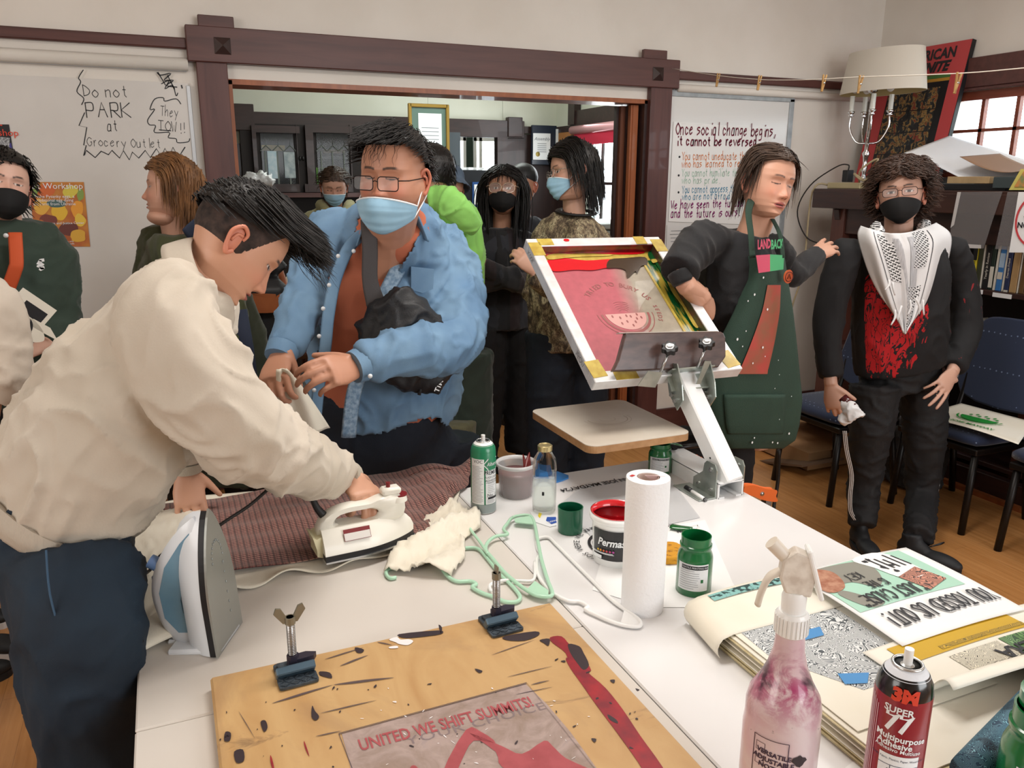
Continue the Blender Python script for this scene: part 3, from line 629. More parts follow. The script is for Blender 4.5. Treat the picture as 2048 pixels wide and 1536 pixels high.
# ================================================================ HANGERS
def hanger(label,pts,hook,m,r=.0042,fill=None,z=TZ+.006):
    P=[atz(x,y,z) for x,y in pts]; t=thing('clothes_hanger',label,'hanger',P[0],None)
    MB().tube(spline(P,5,True)+[P[0]],r,8,side=(0,0,1)).build('hanger_body',m,t,smooth=True)
    if hook: MB().tube([atz(x,y,z+.002) for x,y in hook],r*.85,8,sm=6,side=(0,0,1)).build('hook',m,t,smooth=True)
    if fill:
        for f in fill: MB().prism([(atz(x,y,z).x,atz(x,y,z).y) for x,y in f],z-.001,z+.0015).build('shoulder_web',m,t)
    return t
def C6(p): return (550+p[0]/2.56,850+p[1]/2.56)
m_mint=M('mint_plastic',"#b2dcc0",.35,coat=.3); m_hw=M('white_plastic',"#f1f1ef",.35,coat=.3)
c=lambda L:[C6(p) for p in L]
hanger('mint plastic hanger lying half under the cotton bag',c([(865,640),(950,632),(1035,632),(1085,680),(1150,760),(1220,830),(1255,880),(1235,905),(1180,905),(1120,880),(1060,860),(1010,830),(1030,815),(1000,800),(930,800),(880,770),(850,720),(852,670)]),c([(850,690),(895,690),(870,675)]),m_mint)
hanger('mint plastic hanger lying on top, over the seam between the tables',c([(1215,475),(1265,462),(1310,468),(1330,510),(1345,590),(1365,690),(1395,790),(1420,860),(1400,878),(1340,872),(1280,840),(1220,795),(1170,750),(1120,690),(1080,640),(1090,600),(1130,570),(1190,560),(1170,535),(1190,505)]),c([(972,480),(1005,540),(1050,600),(1090,660)]),m_mint,z=TZ+.013,fill=[c([(1285,470),(1310,468),(1330,510),(1230,500),(1225,482)]),c([(1330,800),(1400,850),(1400,878),(1340,872),(1290,845)])])
hanger('white plastic hanger lying in front of the paper towel roll',c([(1345,585),(1400,575),(1440,610),(1520,690),(1620,790),(1720,890),(1800,950),(1865,1000),(1865,1030),(1800,1028),(1720,1005),(1650,975),(1590,945),(1600,930),(1560,905),(1500,900),(1420,860),(1380,820),(1345,760),(1340,690),(1360,660),(1345,630)]),c([(1330,700),(1325,790),(1260,798),(1200,795),(1140,800),(1100,820),(1105,850)]),m_hw,fill=[c([(1790,940),(1865,1000),(1865,1030),(1800,1028),(1770,1015)])])
hp=[atz(*C6(p),TZ+.005) for p in [(610,728),(575,740),(570,765),(590,785),(620,780)]]
tag(MB().tube(hp,.0042,8,sm=5,side=(0,0,1)).build('hanger_hook',m_mint,smooth=True),'mint hanger hook poking out from under the cream cotton bag','hanger')
# ================================================================ CANS, JARS, BOTTLES
def wrap(v,c,R,ang0,z0): # flat label coords -> cylinder (v.x arc length, v.y height)
    a=ang0+v[0]/R; return V((c[0]+R*math.cos(a),c[1]+R*math.sin(a),TZ+z0+v[1]))
def facing(c): return math.atan2(CAM.y-c[1],CAM.x-c[0])
def wtext(mb,s,size,c,R,ang,z,x=0,y=0,rot=0,**k):
    v,f=textmesh(s,size,**k); cr,sr=math.cos(rot),math.sin(rot)
    mb.add([wrap((x+a*cr-b*sr,y+a*sr+b*cr),c,R,ang,z) for a,b,_ in v],f)
def wpatch(mb,c,R,ang,z,x0,x1,y0,y1,n=14): mb.grid(lambda u,v:wrap((x0+(x1-x0)*u,y0+(y1-y0)*v),c,R,ang,z),n,1)
def wlines(mb,c,R,ang,z,x0,x1,y0,y1,n,h=.0008,rag=.3):
    for k in range(n):
        y=y0+(y1-y0)*k/max(n-1,1); wpatch(mb,c,R,ang,z,x0,x1-(x1-x0)*rag*random.random(),y,y+h,6)
m_pap=M('label_paper',"#eceef0",.45); m_ink=M('label_black',"#1d1d22",.5); m_txt=M('label_grey_text',"#6e737a",.6); m_rim=M('can_rim',"#d0d2d2",.25,.9)
def spraycan(name,label,c,R,Hc,bodym,domem,lab,nozm=m_hw):
    c=V((c[0],c[1],TZ)); t=thing(name,label,'can',c)
    b=MB(); b.mat(m_rim); b.lathe(c,[(R*.94,0),(R,.003),(R*.985,.006)],40); b.mat(bodym); b.lathe(c,[(R*.985,.004),(R*.985,Hc*.80),(R*.97,Hc*.805)],40,cap=False)
    b.build('can_body',None,t,smooth=True,ang=40)
    MB().lathe(c,[(R*.98,Hc*.8),(R*.93,Hc*.85),(R*.78,Hc*.89),(R*.60,Hc*.915)],40,cap=False).build('shoulder',domem[0],t,smooth=True)
    MB().lathe(c,[(R*.80,Hc*.886),(R*.62,Hc*.915),(R*.5,Hc*.925),(R*.46,Hc*.925)],40,cap=False).build('dome',domem[1],t,smooth=True)
    b=MB(); b.tube([c+V((R*.5*math.cos(a),R*.5*math.sin(a),Hc*.927)) for a in np.linspace(0,2*pi,33)],R*.06,8,cap=False); b.lathe(c,[(R*.48,Hc*.92),(R*.3,Hc*.915),(R*.12,Hc*.93)],30); b.build('valve_cup',m_rim,t,smooth=True)
    b=MB(); b.cyl(c+V((0,0,Hc*.91)),c+V((0,0,Hc)),R*.16,n=16); b.build('nozzle',nozm,t,smooth=True,ang=40)
    lab(t,c,R*.987,facing(c)); return t
m_cgreen=M('can_green',"#1c7a55",.3,coat=.4)
def lab(t,c,R,a):
    Q=R+.0004; b=MB(); wpatch(b,c,Q,a,0,-.036,.002,.028,.150); b.build('ingredients_panel',m_pap,t)
    b=MB(); wpatch(b,c,Q,a,0,.006,.042,.028,.120); b.build('name_panel',m_pap,t)
    b=MB(); wpatch(b,c,Q,a,0,-.05,.06,.004,.027); b.build('grey_base_band',M('can_grey',"#9aa6a6",.35,.3),t)
    q=Q+.0004; b=MB(); wtext(b,'VOC',.012,c,q,a,0,-.014,.143); wtext(b,'PREMIUM',.0155,c,q,a,0,.026,.113,bold=.0002,xs=.75); wtext(b,'FLASH LIGHT',.0085,c,q,a,0,.024,.101,xs=.8); wtext(b,'ADHESIVE',.0085,c,q,a,0,.024,.092); wtext(b,'No. 1',.013,c,q,a,0,.025,.052)
    wpatch(b,c,q,a,0,.007,.042,.0865,.0875); wpatch(b,c,q,a,0,.012,.042,.042,.0475); b.build('can_lettering',m_ink,t)
    b=MB(); wlines(b,c,q,a,0,-.033,.0,.034,.130,26); wlines(b,c,q,a,0,.012,.036,.060,.084,6); wlines(b,c,q,a,0,.010,.036,.032,.039,3); tag(b.build('small_print',m_txt,t),kind='stuff')
    b=MB(); 
    P=[(-.001,.136),(.012,.151),(.045,.151),(.045,.121),(.012,.121)]; b.add([wrap(p,c,q,a,0) for p in P],[(0,1,2,3,4)]); b.build('diamond_badge',m_pap,t)
    b=MB(); P=[(.002,.136),(.0135,.149),(.045,.149),(.045,.123),(.0135,.123)]; b.add([wrap(p,c,q+.0002,a,0) for p in P],[(0,1,2,3,4)]); b.build('badge_field',m_cgreen,t)
    b=MB(); wtext(b,'Albatross',.014,c,q+.0005,a,0,.030,.136,shear=.4,xs=.8); b.build('badge_lettering',m_pap,t)
c=atz(967,1020,TZ); spraycan('spray_can','green and white flash adhesive spray can standing beside the plastic ink tub',c,.033,.205,m_cgreen,(m_cgreen,m_hw),lab)
m_cred=M('can_red',"#8c1f2b",.28,coat=.5); m_cblk=M('can_black',"#0e0e12",.2,coat=.6)
m_or=M('label_orange_red',"#d8432c",.4)
def lab(t,c,R,a):
    a+=.0; q=R+.0006
    b=MB(); 
    wtext(b,'SUPER',.0125,c,q,a,.033,-.002,.174,rot=-.05,bold=.0003); wtext(b,'77',.034,c,q,a,.033,-.001,.156,rot=-.05,bold=.0012,xs=.95); wtext(b,'Multipurpose',.0115,c,q,a,.033,.005,.1355,rot=-.05,bold=.0003); wtext(b,'Adhesive',.0115,c,q,a,.033,-.002,.1265,rot=-.05,bold=.0003); wtext(b,'Adhesivo Multiuso',.0075,c,q,a,.033,.003,.119,rot=-.05,bold=.0001)
    b.build('can_lettering',m_pap,t)
    b=MB(); wtext(b,'3M',.024,c,q,a,.033,.003,.195,bold=.0016,rot=-.05); b.build('maker_mark',m_or,t)
    b=MB(); wpatch(b,c,R+.0004,a,.033,-.018,.03,.0,.112); b.build('claims_panel',m_pap,t)
    b=MB(); 
    for y in (.097,.076,.055,.034): wpatch(b,c,q,a,.033,-.018,.03,y,y+.0008)
    wpatch(b,c,q,a,.033,-.004,-.0032,0,.097); wtext(b,'Dries Quickly &',.006,c,q,a,.033,.012,.090); wtext(b,'Immediate',.006,c,q,a,.033,.008,.071); wtext(b,'Holding Strength',.006,c,q,a,.033,.012,.064); wtext(b,'155',.008,c,q,a,.033,-.011,.047); wtext(b,'Square Feet',.006,c,q,a,.033,.010,.047); wtext(b,'Metals, Fabric, Plastics, Paper, Wood & more',.0042,c,q,a,.033,.006,.106,xs=.9)
    b.build('claims_lettering',M('label_navy',"#2c3450",.5),t)
    b=MB(); 
    for k in range(7): wpatch(b,c,q,a,.033,-.050+.0035*k,-.0485+.0035*k,.03+.004*k,.19-.003*k,2)
    tag(b.build('small_print',M('label_pink_text',"#c99aa0",.5),t),kind='stuff')
    b=MB(); wlines(b,c,q,a,.033,-.001,.024,.083,.087,2,.0006); tag(b.build('fine_print',m_txt,t),kind='stuff')
c=V((.793,.606,TZ)); spraycan('adhesive_can','dark red Super 77 adhesive spray can with black shoulder in the foreground','c' and c,.034,.275,m_cred,(m_cblk,M('can_pale_top',"#dfe3ea",.3,coat=.3)),lab)
# plastic tub
c=atz(1032,988,TZ); c.z=TZ; t=thing('plastic_tub','clear plastic tub half full of dark red ink behind the glass bottle','tub',c)
m_clear=M('frosted_plastic',"#e8e6e6",.2,alpha=.35); m_dred=M('dark_red_ink_mass',"#5a2126",.35,col2="#6d2a2c",vs=20,coat=.3); m_red=M('wet_red_ink',"#c8121f",.15,coat=.8); m_green=M('wet_green_ink',"#0d6b2f",.15,col2="#0a5526",vs=30,coat=.8)
MB().lathe(c,[(.043,.0),(.046,.002),(.050,.088),(.053,.09)],40,cap=False).build('tub_wall',m_clear,t,smooth=True)
MB().lathe(c,[(.052,.084),(.055,.086),(.055,.094),(.052,.095),(.0505,.085)],40,cap=False).build('rim',M('frosted_rim',"#dedede",.3,alpha=.75),t,smooth=True)
MB().lathe(c,[(.042,.002),(.0485,.066),(.03,.068),(.001,.064)],40).build('ink',m_dred,t,smooth=True)
MB().add([c+V(p) for p in [(.015,-.02,.066),(.045,.0,.06),(.048,.02,.108),(.02,.0,.112),(.03,.005,.09)]],[(0,1,2,4),(0,4,3)]).build('ink_scraper',M('maroon_card',"#6d1f1c",.4),t,solid=.003)
# glass bottle
c=atz(1088,1022,TZ); c.z=TZ; t=thing('glass_bottle','clear glass bottle with gold lid, half full of water','bottle',c)
m_gl=M('bottle_glass',"#f4fbf8",.03,trans=1,ior=1.18,alpha=.55)
MB().lathe(c,[(.026,.0),(.030,.004),(.031,.02),(.031,.125),(.028,.145),(.019,.160),(.017,.165),(.017,.172)],40,cap=False).build('glass_wall',m_gl,t,smooth=True)
MB().lathe(c,[(.024,.008),(.0285,.02),(.0285,.082),(.001,.082)],36).build('water',M('water',"#dfe8e2",.02,trans=.8,ior=1.2,alpha=.5),t,smooth=True)
MB().lathe(c,[(.0175,.166),(.019,.167),(.019,.179),(.017,.181),(.0155,.1795),(.0001,.180)],36).build('lid',M('gold_lid',"#c9b98a",.25,.8),t,smooth=True,ang=40)
b=MB(); wpatch(b,c,.0312,facing(c),0,-.006,.0,.055,.065,3); b.build('ink_mark',m_ink,t)
# green cap, standing open like a cup
c=atz(1140,1062,TZ); c.z=TZ; m_capg=M('green_cap_plastic',"#0f5c40",.3,coat=.3)
tag(MB().lathe(c,[(.028,0),(.030,.002),(.031,.064),(.0285,.064),(.027,.004),(.0001,.004)],40).build('plastic_cap',m_capg,smooth=True,ang=40),'empty dark green plastic cap standing open beside the ink bucket','cap')
# paper towels
c=atz(1284,1215,TZ); c.z=TZ; t=thing('paper_towel_roll','tall white paper towel roll standing on the white table','paper towels',c)
m_tow=M('quilted_paper',"#f3f3f4",.9,bump=.5,bs=150,bd=.003)
MB().lathe(c,[(.041,.0),(.042,.002),(.0425,.275),(.042,.279),(.0225,.280),(.021,.27),(.021,.2)],48,cap=False,wob=.004).build('paper_roll',m_tow,t,smooth=True,ang=50)
b=MB(); b.lathe(c,[(.0205,.0),(.0205,.279),(.0185,.279),(.0185,.1)],24,cap=False); b.build('cardboard_core',M('core_card',"#a58d84",.9),t,smooth=True)
MB().add([c+V(p) for p in [(.0,.012,.278),(.02,.0,.262),(.03,-.012,.28),(.008,-.004,.282)]],[(0,1,2,3)]).build('torn_flap',M('pink_stained_paper',"#e0c5c5",.9),t,solid=.001)
b=MB(); b.add([c+V(p) for p in [(-.03,.01,.2806),(-.02,.014,.2806),(-.024,.02,.2806),(-.033,.016,.2806)]],[(0,1,2,3)]); b.build('red_dab',m_red,t)
# ink bucket
c=V((.872,1.43,TZ)); t=thing('ink_bucket','white tub of bright red ink with a black label, behind the paper towels','tub',c)
R=.058
MB().lathe(c,[(.049,0),(.052,.002),(.056,.10),(.061,.102),(.063,.108),(.062,.116),(.058,.118),(.056,.11)],44,cap=False).build('tub_wall',m_hw,t,smooth=True,ang=60)
MB().lathe(c,[(.0555,.104),(.04,.1035),(.0001,.103)],44).build('red_ink',m_red,t,smooth=True)
MB().lathe(c,[(.058,.1175),(.0605,.119),(.0575,.1195),(.0545,.105)],44,cap=False).build('ink_smear_on_rim',m_red,t,smooth=True)
a=facing(c)-.55; b=MB(); b.grid(lambda u,v:wrap((-.055+.11*u,.018+.072*v),c,.0535+.0045*v,a+.45,0),16,2); b.build('black_label',M('label_black_gloss',"#222124",.35,coat=.3),t)
b=MB(); wtext(b,'Permaset',.024,c,.0585,a-.1,0,.034,.062,shear=.25,bold=.0007,xs=.9); b.build('label_lettering',m_pap,t)
for k,h in enumerate(["#e8c23c","#ea9a34","#d8653a","#c53b4a","#c03a78","#b04a9a"]):
    b=MB(); b.add([wrap((-.010+.0075*k+.0026*math.cos(q),.042+.0026*math.sin(q)),c,.0585,a-.02,0) for q in np.linspace(0,5.5,8)],[tuple(range(8))]); b.build('colour_dot',M('dot%d'%k,h,.4),t)
b=MB(); wlines(b,c,.0583,a-.02,0,-.036,.03,.034,.036,2,.0012,.1); wpatch(b,c,.0583,a-.02,0,-.03,.0,.022,.030,6); tag(b.build('label_small_print',m_pap,t),kind='stuff')
# jars of green ink
m_jarg=M('green_jar_plastic',"#10713a",.2,coat=.5,trans=.15)
def jar(label,c,R,Hj,ang=0,extra=None):
    c=V((c[0],c[1],TZ)); t=thing('ink_jar',label,'jar',c)
    MB().lathe(c,[(R*.93,0),(R,.003),(R,Hj*.62),(R*.97,Hj*.68),(R*.86,Hj*.76),(R*.84,Hj*.80),(R*.9,Hj*.82),(R*.9,Hj*.86),(R*.84,Hj*.87),(R*.84,Hj),(R*.78,Hj),(R*.77,Hj*.8)],40,cap=False).build('jar_wall',m_jarg,t,smooth=True,ang=50)
    MB().lathe(c,[(R*.78,Hj*.72),(R*.4,Hj*.69),(R*.001,Hj*.70)],30).build('green_ink',m_green,t,smooth=True)
    a=facing(c)+ang; b=MB(); wpatch(b,c,R+.0005,a,0,-R*.95,R*.9,Hj*.13,Hj*.6); b.build('jar_label',m_pap,t)
    b=MB(); wpatch(b,c,R+.0009,a,0,-R*.7,R*.88,Hj*.51,Hj*.575); b.build('label_header',m_ink,t)
    b=MB(); wtext(b,'TEXTILE PRINTING INK',R*.15,c,R+.0012,a,0,R*.1,Hj*.542); b.build('header_lettering',m_pap,t)
    b=MB(); wlines(b,c,R+.0009,a,0,-R*.8,R*.4,Hj*.17,Hj*.48,9,.0007); tag(b.build('label_small_print',m_txt,t),kind='stuff')
    b=MB(); wpatch(b,c,R+.0009,a,0,R*.45,R*.6,Hj*.28,Hj*.34,3); b.build('leaf_mark',m_jarg,t)
    return t
c=atz(1386,1180,TZ); jar('open green ink jar with smeared green neck, nearest to the paper towels',c,.0365,.125,-.05)
c=atz(1307,925,TZ); c=V((1.275,1.865,TZ)); jar('green ink jar with a spatula laid across it beside the press base',c,.034,.09,0)
b=MB(); 
s0,s1=V((1.17,1.845,TZ+.105)),V((1.262,1.855,TZ+.094)); b=MB(); b.tube([s0,s1],[(.006,.003),(.006,.003)],10,side=(0,1,0)); sp=thing('ink_spatula','white spatula with a green ink blade resting across the far green jar','spatula',s0); b.build('spatula_handle',m_hw,sp,smooth=True)
b=MB(); b.tube([s1-V((.02,0,-.003)),s1+V((.02,-.002,.001)),s1+V((.05,-.006,-.006)),s1+V((.072,-.01,-.014))],[(.008,.002),(.016,.0035),(.016,.003),(.008,.002)],12,side=(0,1,0),sm=3); b.build('spatula_blade',m_green,sp,smooth=True)
c=V((.985,.545,TZ)); t=jar('large green ink jar with open flip lid at the right foreground corner',c,.045,.175,.45)
MB().lathe(c+V((.01,0,.172)),[(.036,0),(.039,.003),(.039,.022),(.001,.024)],40).build('flip_lid',m_jarg,t,smooth=True,ang=40)
b=MB(); wtext(b,'PERMASET',.013,c,.0464,facing(c)+.45,0,-.018,.08,rot=pi/2); b.build('side_lettering',M('label_red_text',"#b8474a",.5),t)
# sponge & scraper
c=atz(1335,1118,TZ); b=MB(); b.prism(spline([(c.x+x,c.y+y) for x,y in [(-.03,-.02),(.015,-.035),(.04,-.01),(.045,.03),(.02,.045),(-.02,.035)]],3,True),TZ+.002,TZ+.02); tag(b.build('scrub_sponge',M('stained_yellow_sponge',"#c98f28",.9,col2="#7a4a1c",vs=80,bump=.4,bs=200,lo=.55,hi=.75),bevel=.003),'stained mustard yellow sponge lying behind the open green jar','sponge')
P=[atz(x,y,TZ+.008) for x,y in [(1342,1052),(1362,1056),(1385,1058),(1394,1052),(1398,1062)]]
sc=thing('ink_scraper','green ink covered scraper lying on the film print behind the open jar','scraper',P[0]); MB().tube(P[:3],[(.013,.004),(.012,.005),(.01,.004)],12,side=(0,1,0),sm=3).build('scraper_blade',m_green,sc,smooth=True); MB().tube(P[2:],[(.008,.003),(.005,.003),(.004,.002)],10,side=(0,1,0),sm=3).build('scraper_handle',m_hw,sc,smooth=True)
# marker pen
a,b_=atz(1372,975,TZ+.006),atz(1411,1000,TZ+.006); t=thing('marker_pen','white marker pen with a black cap beside the press base','pen',a)
d=(b_-a); MB().tube([a,a+d*.32],[.0075,.0065],12).build('cap',m_black,t,smooth=True); MB().tube([a+d*.32,b_],[.0055,.0055],12).build('barrel',m_hw,t,smooth=True); MB().tube([b_-d*.04,b_],[.006,.006],12).build('end_plug',m_black,t,smooth=True)
# blue tape, glue stick sticker
b=MB(); b.prism([(atz(*p,TZ).x,atz(*p,TZ).y) for p in [(1080,948),(1115,945),(1137,953),(1137,958),(1125,963),(1108,968),(1076,962)]],TZ+.001,TZ+.004); tag(b.build('blue_tape',M('painters_tape_blue',"#3a7fc4",.6)),'scrap of blue painter tape behind the glass bottle','tape')
b=MB(); b.prism([(atz(*p,TZ).x,atz(*p,TZ).y) for p in [(1060,1025),(1095,1030),(1112,1042),(1113,1052),(1100,1055),(1070,1045)]],TZ+.0005,TZ+.002); t=tag(b.build('torn_packet',m_pap),'small torn white and blue packet in front of the glass bottle','packet')
b=MB(); b.prism([(atz(*p,TZ).x,atz(*p,TZ).y) for p in [(1094,1036),(1112,1036),(1113,1047),(1103,1050),(1092,1043)]],TZ+.0022,TZ+.003); b.build('blue_logo_patch',M('packet_blue',"#2a52a8",.5),t)
b=MB(); b.prism([(atz(*p,TZ).x,atz(*p,TZ).y) for p in [(1078,1026),(1084,1028),(1080,1038),(1076,1034)]],TZ+.0022,TZ+.0028); b.build('yellow_mark',M('packet_yellow',"#e6cf2e",.5),t)
b=MB(); text(b,'GLOW',.010,mtx(atz(1103,1043,TZ+.0034),(1,.1,0),(0,1,0)),bold=.0002); b.build('packet_lettering',m_pap,t)
# ================================================================ PAPERS ON THE WHITE TABLE
m_sheet=M('white_paper',"#f0f0ef",.6); m_film=M('clear_film',"#dfe0e2",.25,alpha=.6,coat=.4)
def sheet(name,px,m,label,cat,z=TZ+.001,th=.0006,**k):
    P=[atz(x,y,z) for x,y in px]; o=MB().prism([(p.x,p.y) for p in P],z,z+th).build(name,m,**k); 
    if label: tag(o,label,cat)
    return o
sheet('paper_sheet',[(1185,1180),(1215,1075),(1410,1040),(1465,1165),(1480,1190),(1370,1215),(1300,1215)],m_sheet,'white paper sheet under the open green jar and the ink bucket','paper',z=TZ+.0008)
flm=sheet('film_print',[(1118,1010),(1170,968),(1330,945),(1400,1035),(1215,1075),(1200,1090)],m_film,'clear printed film with a round black design under the ink bucket','film',z=TZ+.0018)
b=MB(); C0=atz(1215,1010,TZ+.0032); fr=mtx(C0,(-1,.02,0),(0,-1,0))
text(b,"SAN JOSE MAYDAY'24",.030,mtx(atz(1195,968,TZ+.0032),(-1,-.03,0),(.1,-1,0)),bold=.0006,xs=.80)
def ringtext(mb,s,size,cx,cy,R,a0,da,z,flip=1):
    for k,ch in enumerate(s):
        if ch==' ': continue
        a=a0+da*k; p=V((cx+R*math.cos(a),cy+R*math.sin(a),z)); rad=V((math.cos(a),math.sin(a),0))*flip; tan=V((-rad.y,rad.x,0))*-1
        v,f=textmesh(ch,size); fr=mtx(p,tan,rad); mb.add([fr@V(q) for q in v],f)
cx,cy=.915,1.49
ringtext(b,'SEEDS WERE WE KNOW'[::-1],.021,cx,cy,.098,.9*pi*.55,.135,TZ+.0032,1)
ringtext(b,"THEY TRIED",.021,cx+.02,cy,.15,.25,-.13,TZ+.0032,1)
b.build('film_lettering',m_ink,flm)
b=MB()
for R0,R1 in ((.066,.073),(.052,.062)):
    n=40; vs=[];
    for k in range(n+1): a=.02*pi+1.1*pi*k/n; vs+=[(cx+R0*math.cos(a),cy+R0*math.sin(a),TZ+.0032),(cx+R1*math.cos(a),cy+R1*math.sin(a),TZ+.0032)]
    b.add(vs,[(2*k,2*k+1,2*k+3,2*k+2) for k in range(n)])
b.build('film_melon_rind',m_ink,flm)
# green stained paper at bottom right
o=sheet('stained_paper',[(1690,1536),(1800,1450),(2048,1385),(2300,1560),(1900,1800)],m_sheet,'white paper with green ink blotches under the large green jar','paper')
b=MB(); 
for k in range(12): 
    a=k/12*2*pi; b.add([atz(1985+42*math.cos(a)+dx,1500+30*math.sin(a)+dy,TZ+.003) for dx,dy in blob(0,0,random.uniform(6,13),random.uniform(3,7),9,.4,random.uniform(-1,1))],[tuple(range(9))])
tag(b.build('green_blotches',m_green,o),kind='stuff')
c=atz(1865,1530,TZ); t=thing('ink_tray','dark tray smeared with green and red ink beside the dark red can','tray',c)
b=MB(); b.grid(lambda u,v:V((c.x-.07+.14*u,c.y-.05+.1*v,TZ+.012+.02*abs(noise.noise(V((u*4,v*4,1))))+.012*(abs(u-.5)>.42 or abs(v-.5)>.42))),24,24); b.build('tray_body',M('ink_crust',"#2c2a28",.25,col2="#14603a",vs=14,coat=.7,lo=.45,hi=.6),t,smooth=True,solid=.004)
MB().box((c.x-.045,c.y-.04,TZ+.03),(.03,.02,.01),bev=.003).build('red_lump',m_red,t)
# ================================================================ PRINT STACK AND POSTERS
m_cream=M('cream_paper',"#ece8dc",.7,col2="#e6dfcd",vs=4); m_creame=M('paper_edges',"#d5c9a4",.8,col2="#c6b88e",vs=90)
SX0,SX1,SY0,SY1=.865,1.39,.63,1.13
tg=[]
for k in range(14):
    j=random.uniform(-.006,.006); j2=random.uniform(-.006,.006); z=TZ+.003*k
    tag(MB().box(((SX0+SX1)/2+j,(SY0+SY1)/2+j2,z+.0013+.001),(SX1-SX0,SY1-SY0,.0022)).build('print_sheet',m_cream if k%2 else m_creame),'one of the cream print sheets piled up under the posters','paper','cream sheets in the print pile')
SZ=TZ+.044
# curled top sheet with teal strip
A0,A1=(.835,1.13),(1.13,1.135)
def fn(u,v):
    x=.845+.30*u; y=1.14-.13*v; z=SZ+.003+.010*math.sin(u*3)*(1-v)
    if u<.12: t=(.12-u)/.12; z-=.042*t**1.2; x=.868-.016*math.sin(min(t,1)*2.6)+.0*t
    return V((x-.02*v*(1-u),y,z))
o=tag(MB().grid(fn,40,12).build('curled_print',m_cream,smooth=True,solid=.0008),'cream sheet with a teal pattern strip curling over the far left edge of the pile','poster')
m_teal=M('teal_print',"#84b7b3",.6,col2="#22403f",vs=90,lo=.5,hi=.56)
b=MB(); b.grid(lambda u,v:V((.90+.185*u,1.133-.022*v,fn(.2+.6*u,.1).z+.0016)),12,1); b.build('teal_strip',m_teal,o)
# grey line-work print with tape
P=[atz(x,y,SZ+.002) for x,y in ((1472,1268),(1650,1225),(1760,1335),(1640,1378))]
def lineart(name,base,ink,sc=26,th=.5,thick=.055,col3=None,st=(1,1,1)):
    if name in MC: return MC[name]
    g=G(name); co=g.co(st); n=g.noise(sc*.35,co,3,.8); 
    f=g.math('PINGPONG',g.math('MULTIPLY',n.outputs[0],sc),.5); k=g.math('LESS_THAN',f,thick*2.2); c=g.mix(k,base,ink)
    if col3: c2=g.ramp(g.noise(sc*.3,co,2),[(.52,0),(.56,1)]); c=g.mix(c2,c,col3,'MULTIPLY')
    g.base(c); g.p(Roughness=.6); MC[name]=g.m; return g.m
pr=MB().box((1.02,.93,SZ+.0012),(.30,.40,.0012)).build('line_print',m_cream); tag(pr,'grey swirling line print taped with blue tape on the paper pile','poster')
b=MB(); b.add([V((.885,1.075,SZ+.0023)),V((1.105,1.085,SZ+.0023)),V((1.10,.80,SZ+.0023)),V((.955,.80,SZ+.0023)),V((.88,.93,SZ+.0023))][::-1],[(0,1,2,3,4)]); b.build('swirl_artwork',lineart('swirl_lines',"#dfe2e2","#4c5358",48,thick=.1),pr)
m_tape=M('masking_tape_blue',"#4c8ec8",.6)
for px in ([(1603,1262),(1640,1253),(1648,1270),(1610,1280)],[(1675,1347),(1738,1345),(1735,1366),(1690,1368)]):
    b=MB(); z=SZ+.004; b.add([atz(x,y,z) for x,y in px],[(0,1,2,3)]); b.build('blue_tape_piece',m_tape,pr)
# YOU TOSSED US OUT poster
PZ=SZ+.012
def pfn(u,v): # u: A->B (x), v: far->near
    return V((1.10+.315*u,1.125-.27*v,PZ+.006*math.sin(u*2.5)+.006*(1-v)-.004*u+.004*math.sin(v*3)))
pt=thing('protest_poster','mint green poster reading YOU TOSSED US OUT on top of the pile','poster',(1.25,1.0,PZ))
MB().grid(pfn,24,20).build('poster_sheet',m_sheet,pt,smooth=True,solid=.0006)
def pl(mb,pts,dz): # polygon in poster uv, fan-gridded so it follows the sheet
    mb.add([pfn(u,v)+V((0,0,dz)) for u,v in pts],[tuple(range(len(pts)))])
def pgrid(mb,u0,u1,v0,v1,dz): mb.grid(lambda a,b:pfn(u0+(u1-u0)*a,v1+(v0-v1)*b)+V((0,0,dz)),14,10)
b=MB(); pgrid(b,.03,.90,.03,.62,.0014); b.build('mint_field',M('mint_print',"#a9d3bf",.6),pt)
b=MB(); pl(b,spline([(.04,.05),(.30,.04),(.5,.08),(.52,.2),(.45,.35),(.34,.42),(.25,.3),(.12,.28),(.05,.2)],4,True),.0022); pl(b,spline([(.06,.4),(.12,.36),(.2,.5),(.24,.6),(.12,.6)],4,True),.0022); b.build('grey_shape',M('grey_print',"#8b8a80",.6),pt)
b=MB(); pl(b,spline([(.02,.1),(.14,.03),(.23,.1),(.22,.22),(.16,.33),(.06,.36),(.01,.3)],4,True),.0026); b.build('brown_figure',M('brown_print',"#9a6048",.6,col2="#b98a70",vs=70),pt)
b=MB(); pl(b,spline([(.48,.03),(.74,.02),(.80,.3),(.75,.42),(.58,.40),(.52,.2)],4,True),.0026); b.build('white_tower',m_sheet,pt)
b=MB(); pl(b,[(.56,.38),(.78,.30),(.84,.52),(.62,.60)],.003); b.build('brick_base',lineart('brick_print',"#c98a74","#3c2a26",40,thick=.09),pt)
b=MB()
for k in range(5): pl(b,[(.56+.05*k,.06+.03*(k%3)),(.575+.05*k,.06+.03*(k%3)),(.60+.05*k,.26),(.585+.05*k,.26)],.0031)
for u,v in ((.58,.22),(.62,.3),(.66,.22),(.53,.1),(.57,.09)): pl(b,[(u+a,v+c_) for a,c_ in blob(0,0,.018,.022,8,.4)],.0032)
b.build('dark_figures',m_ink,pt)
def pwarp(size): return None
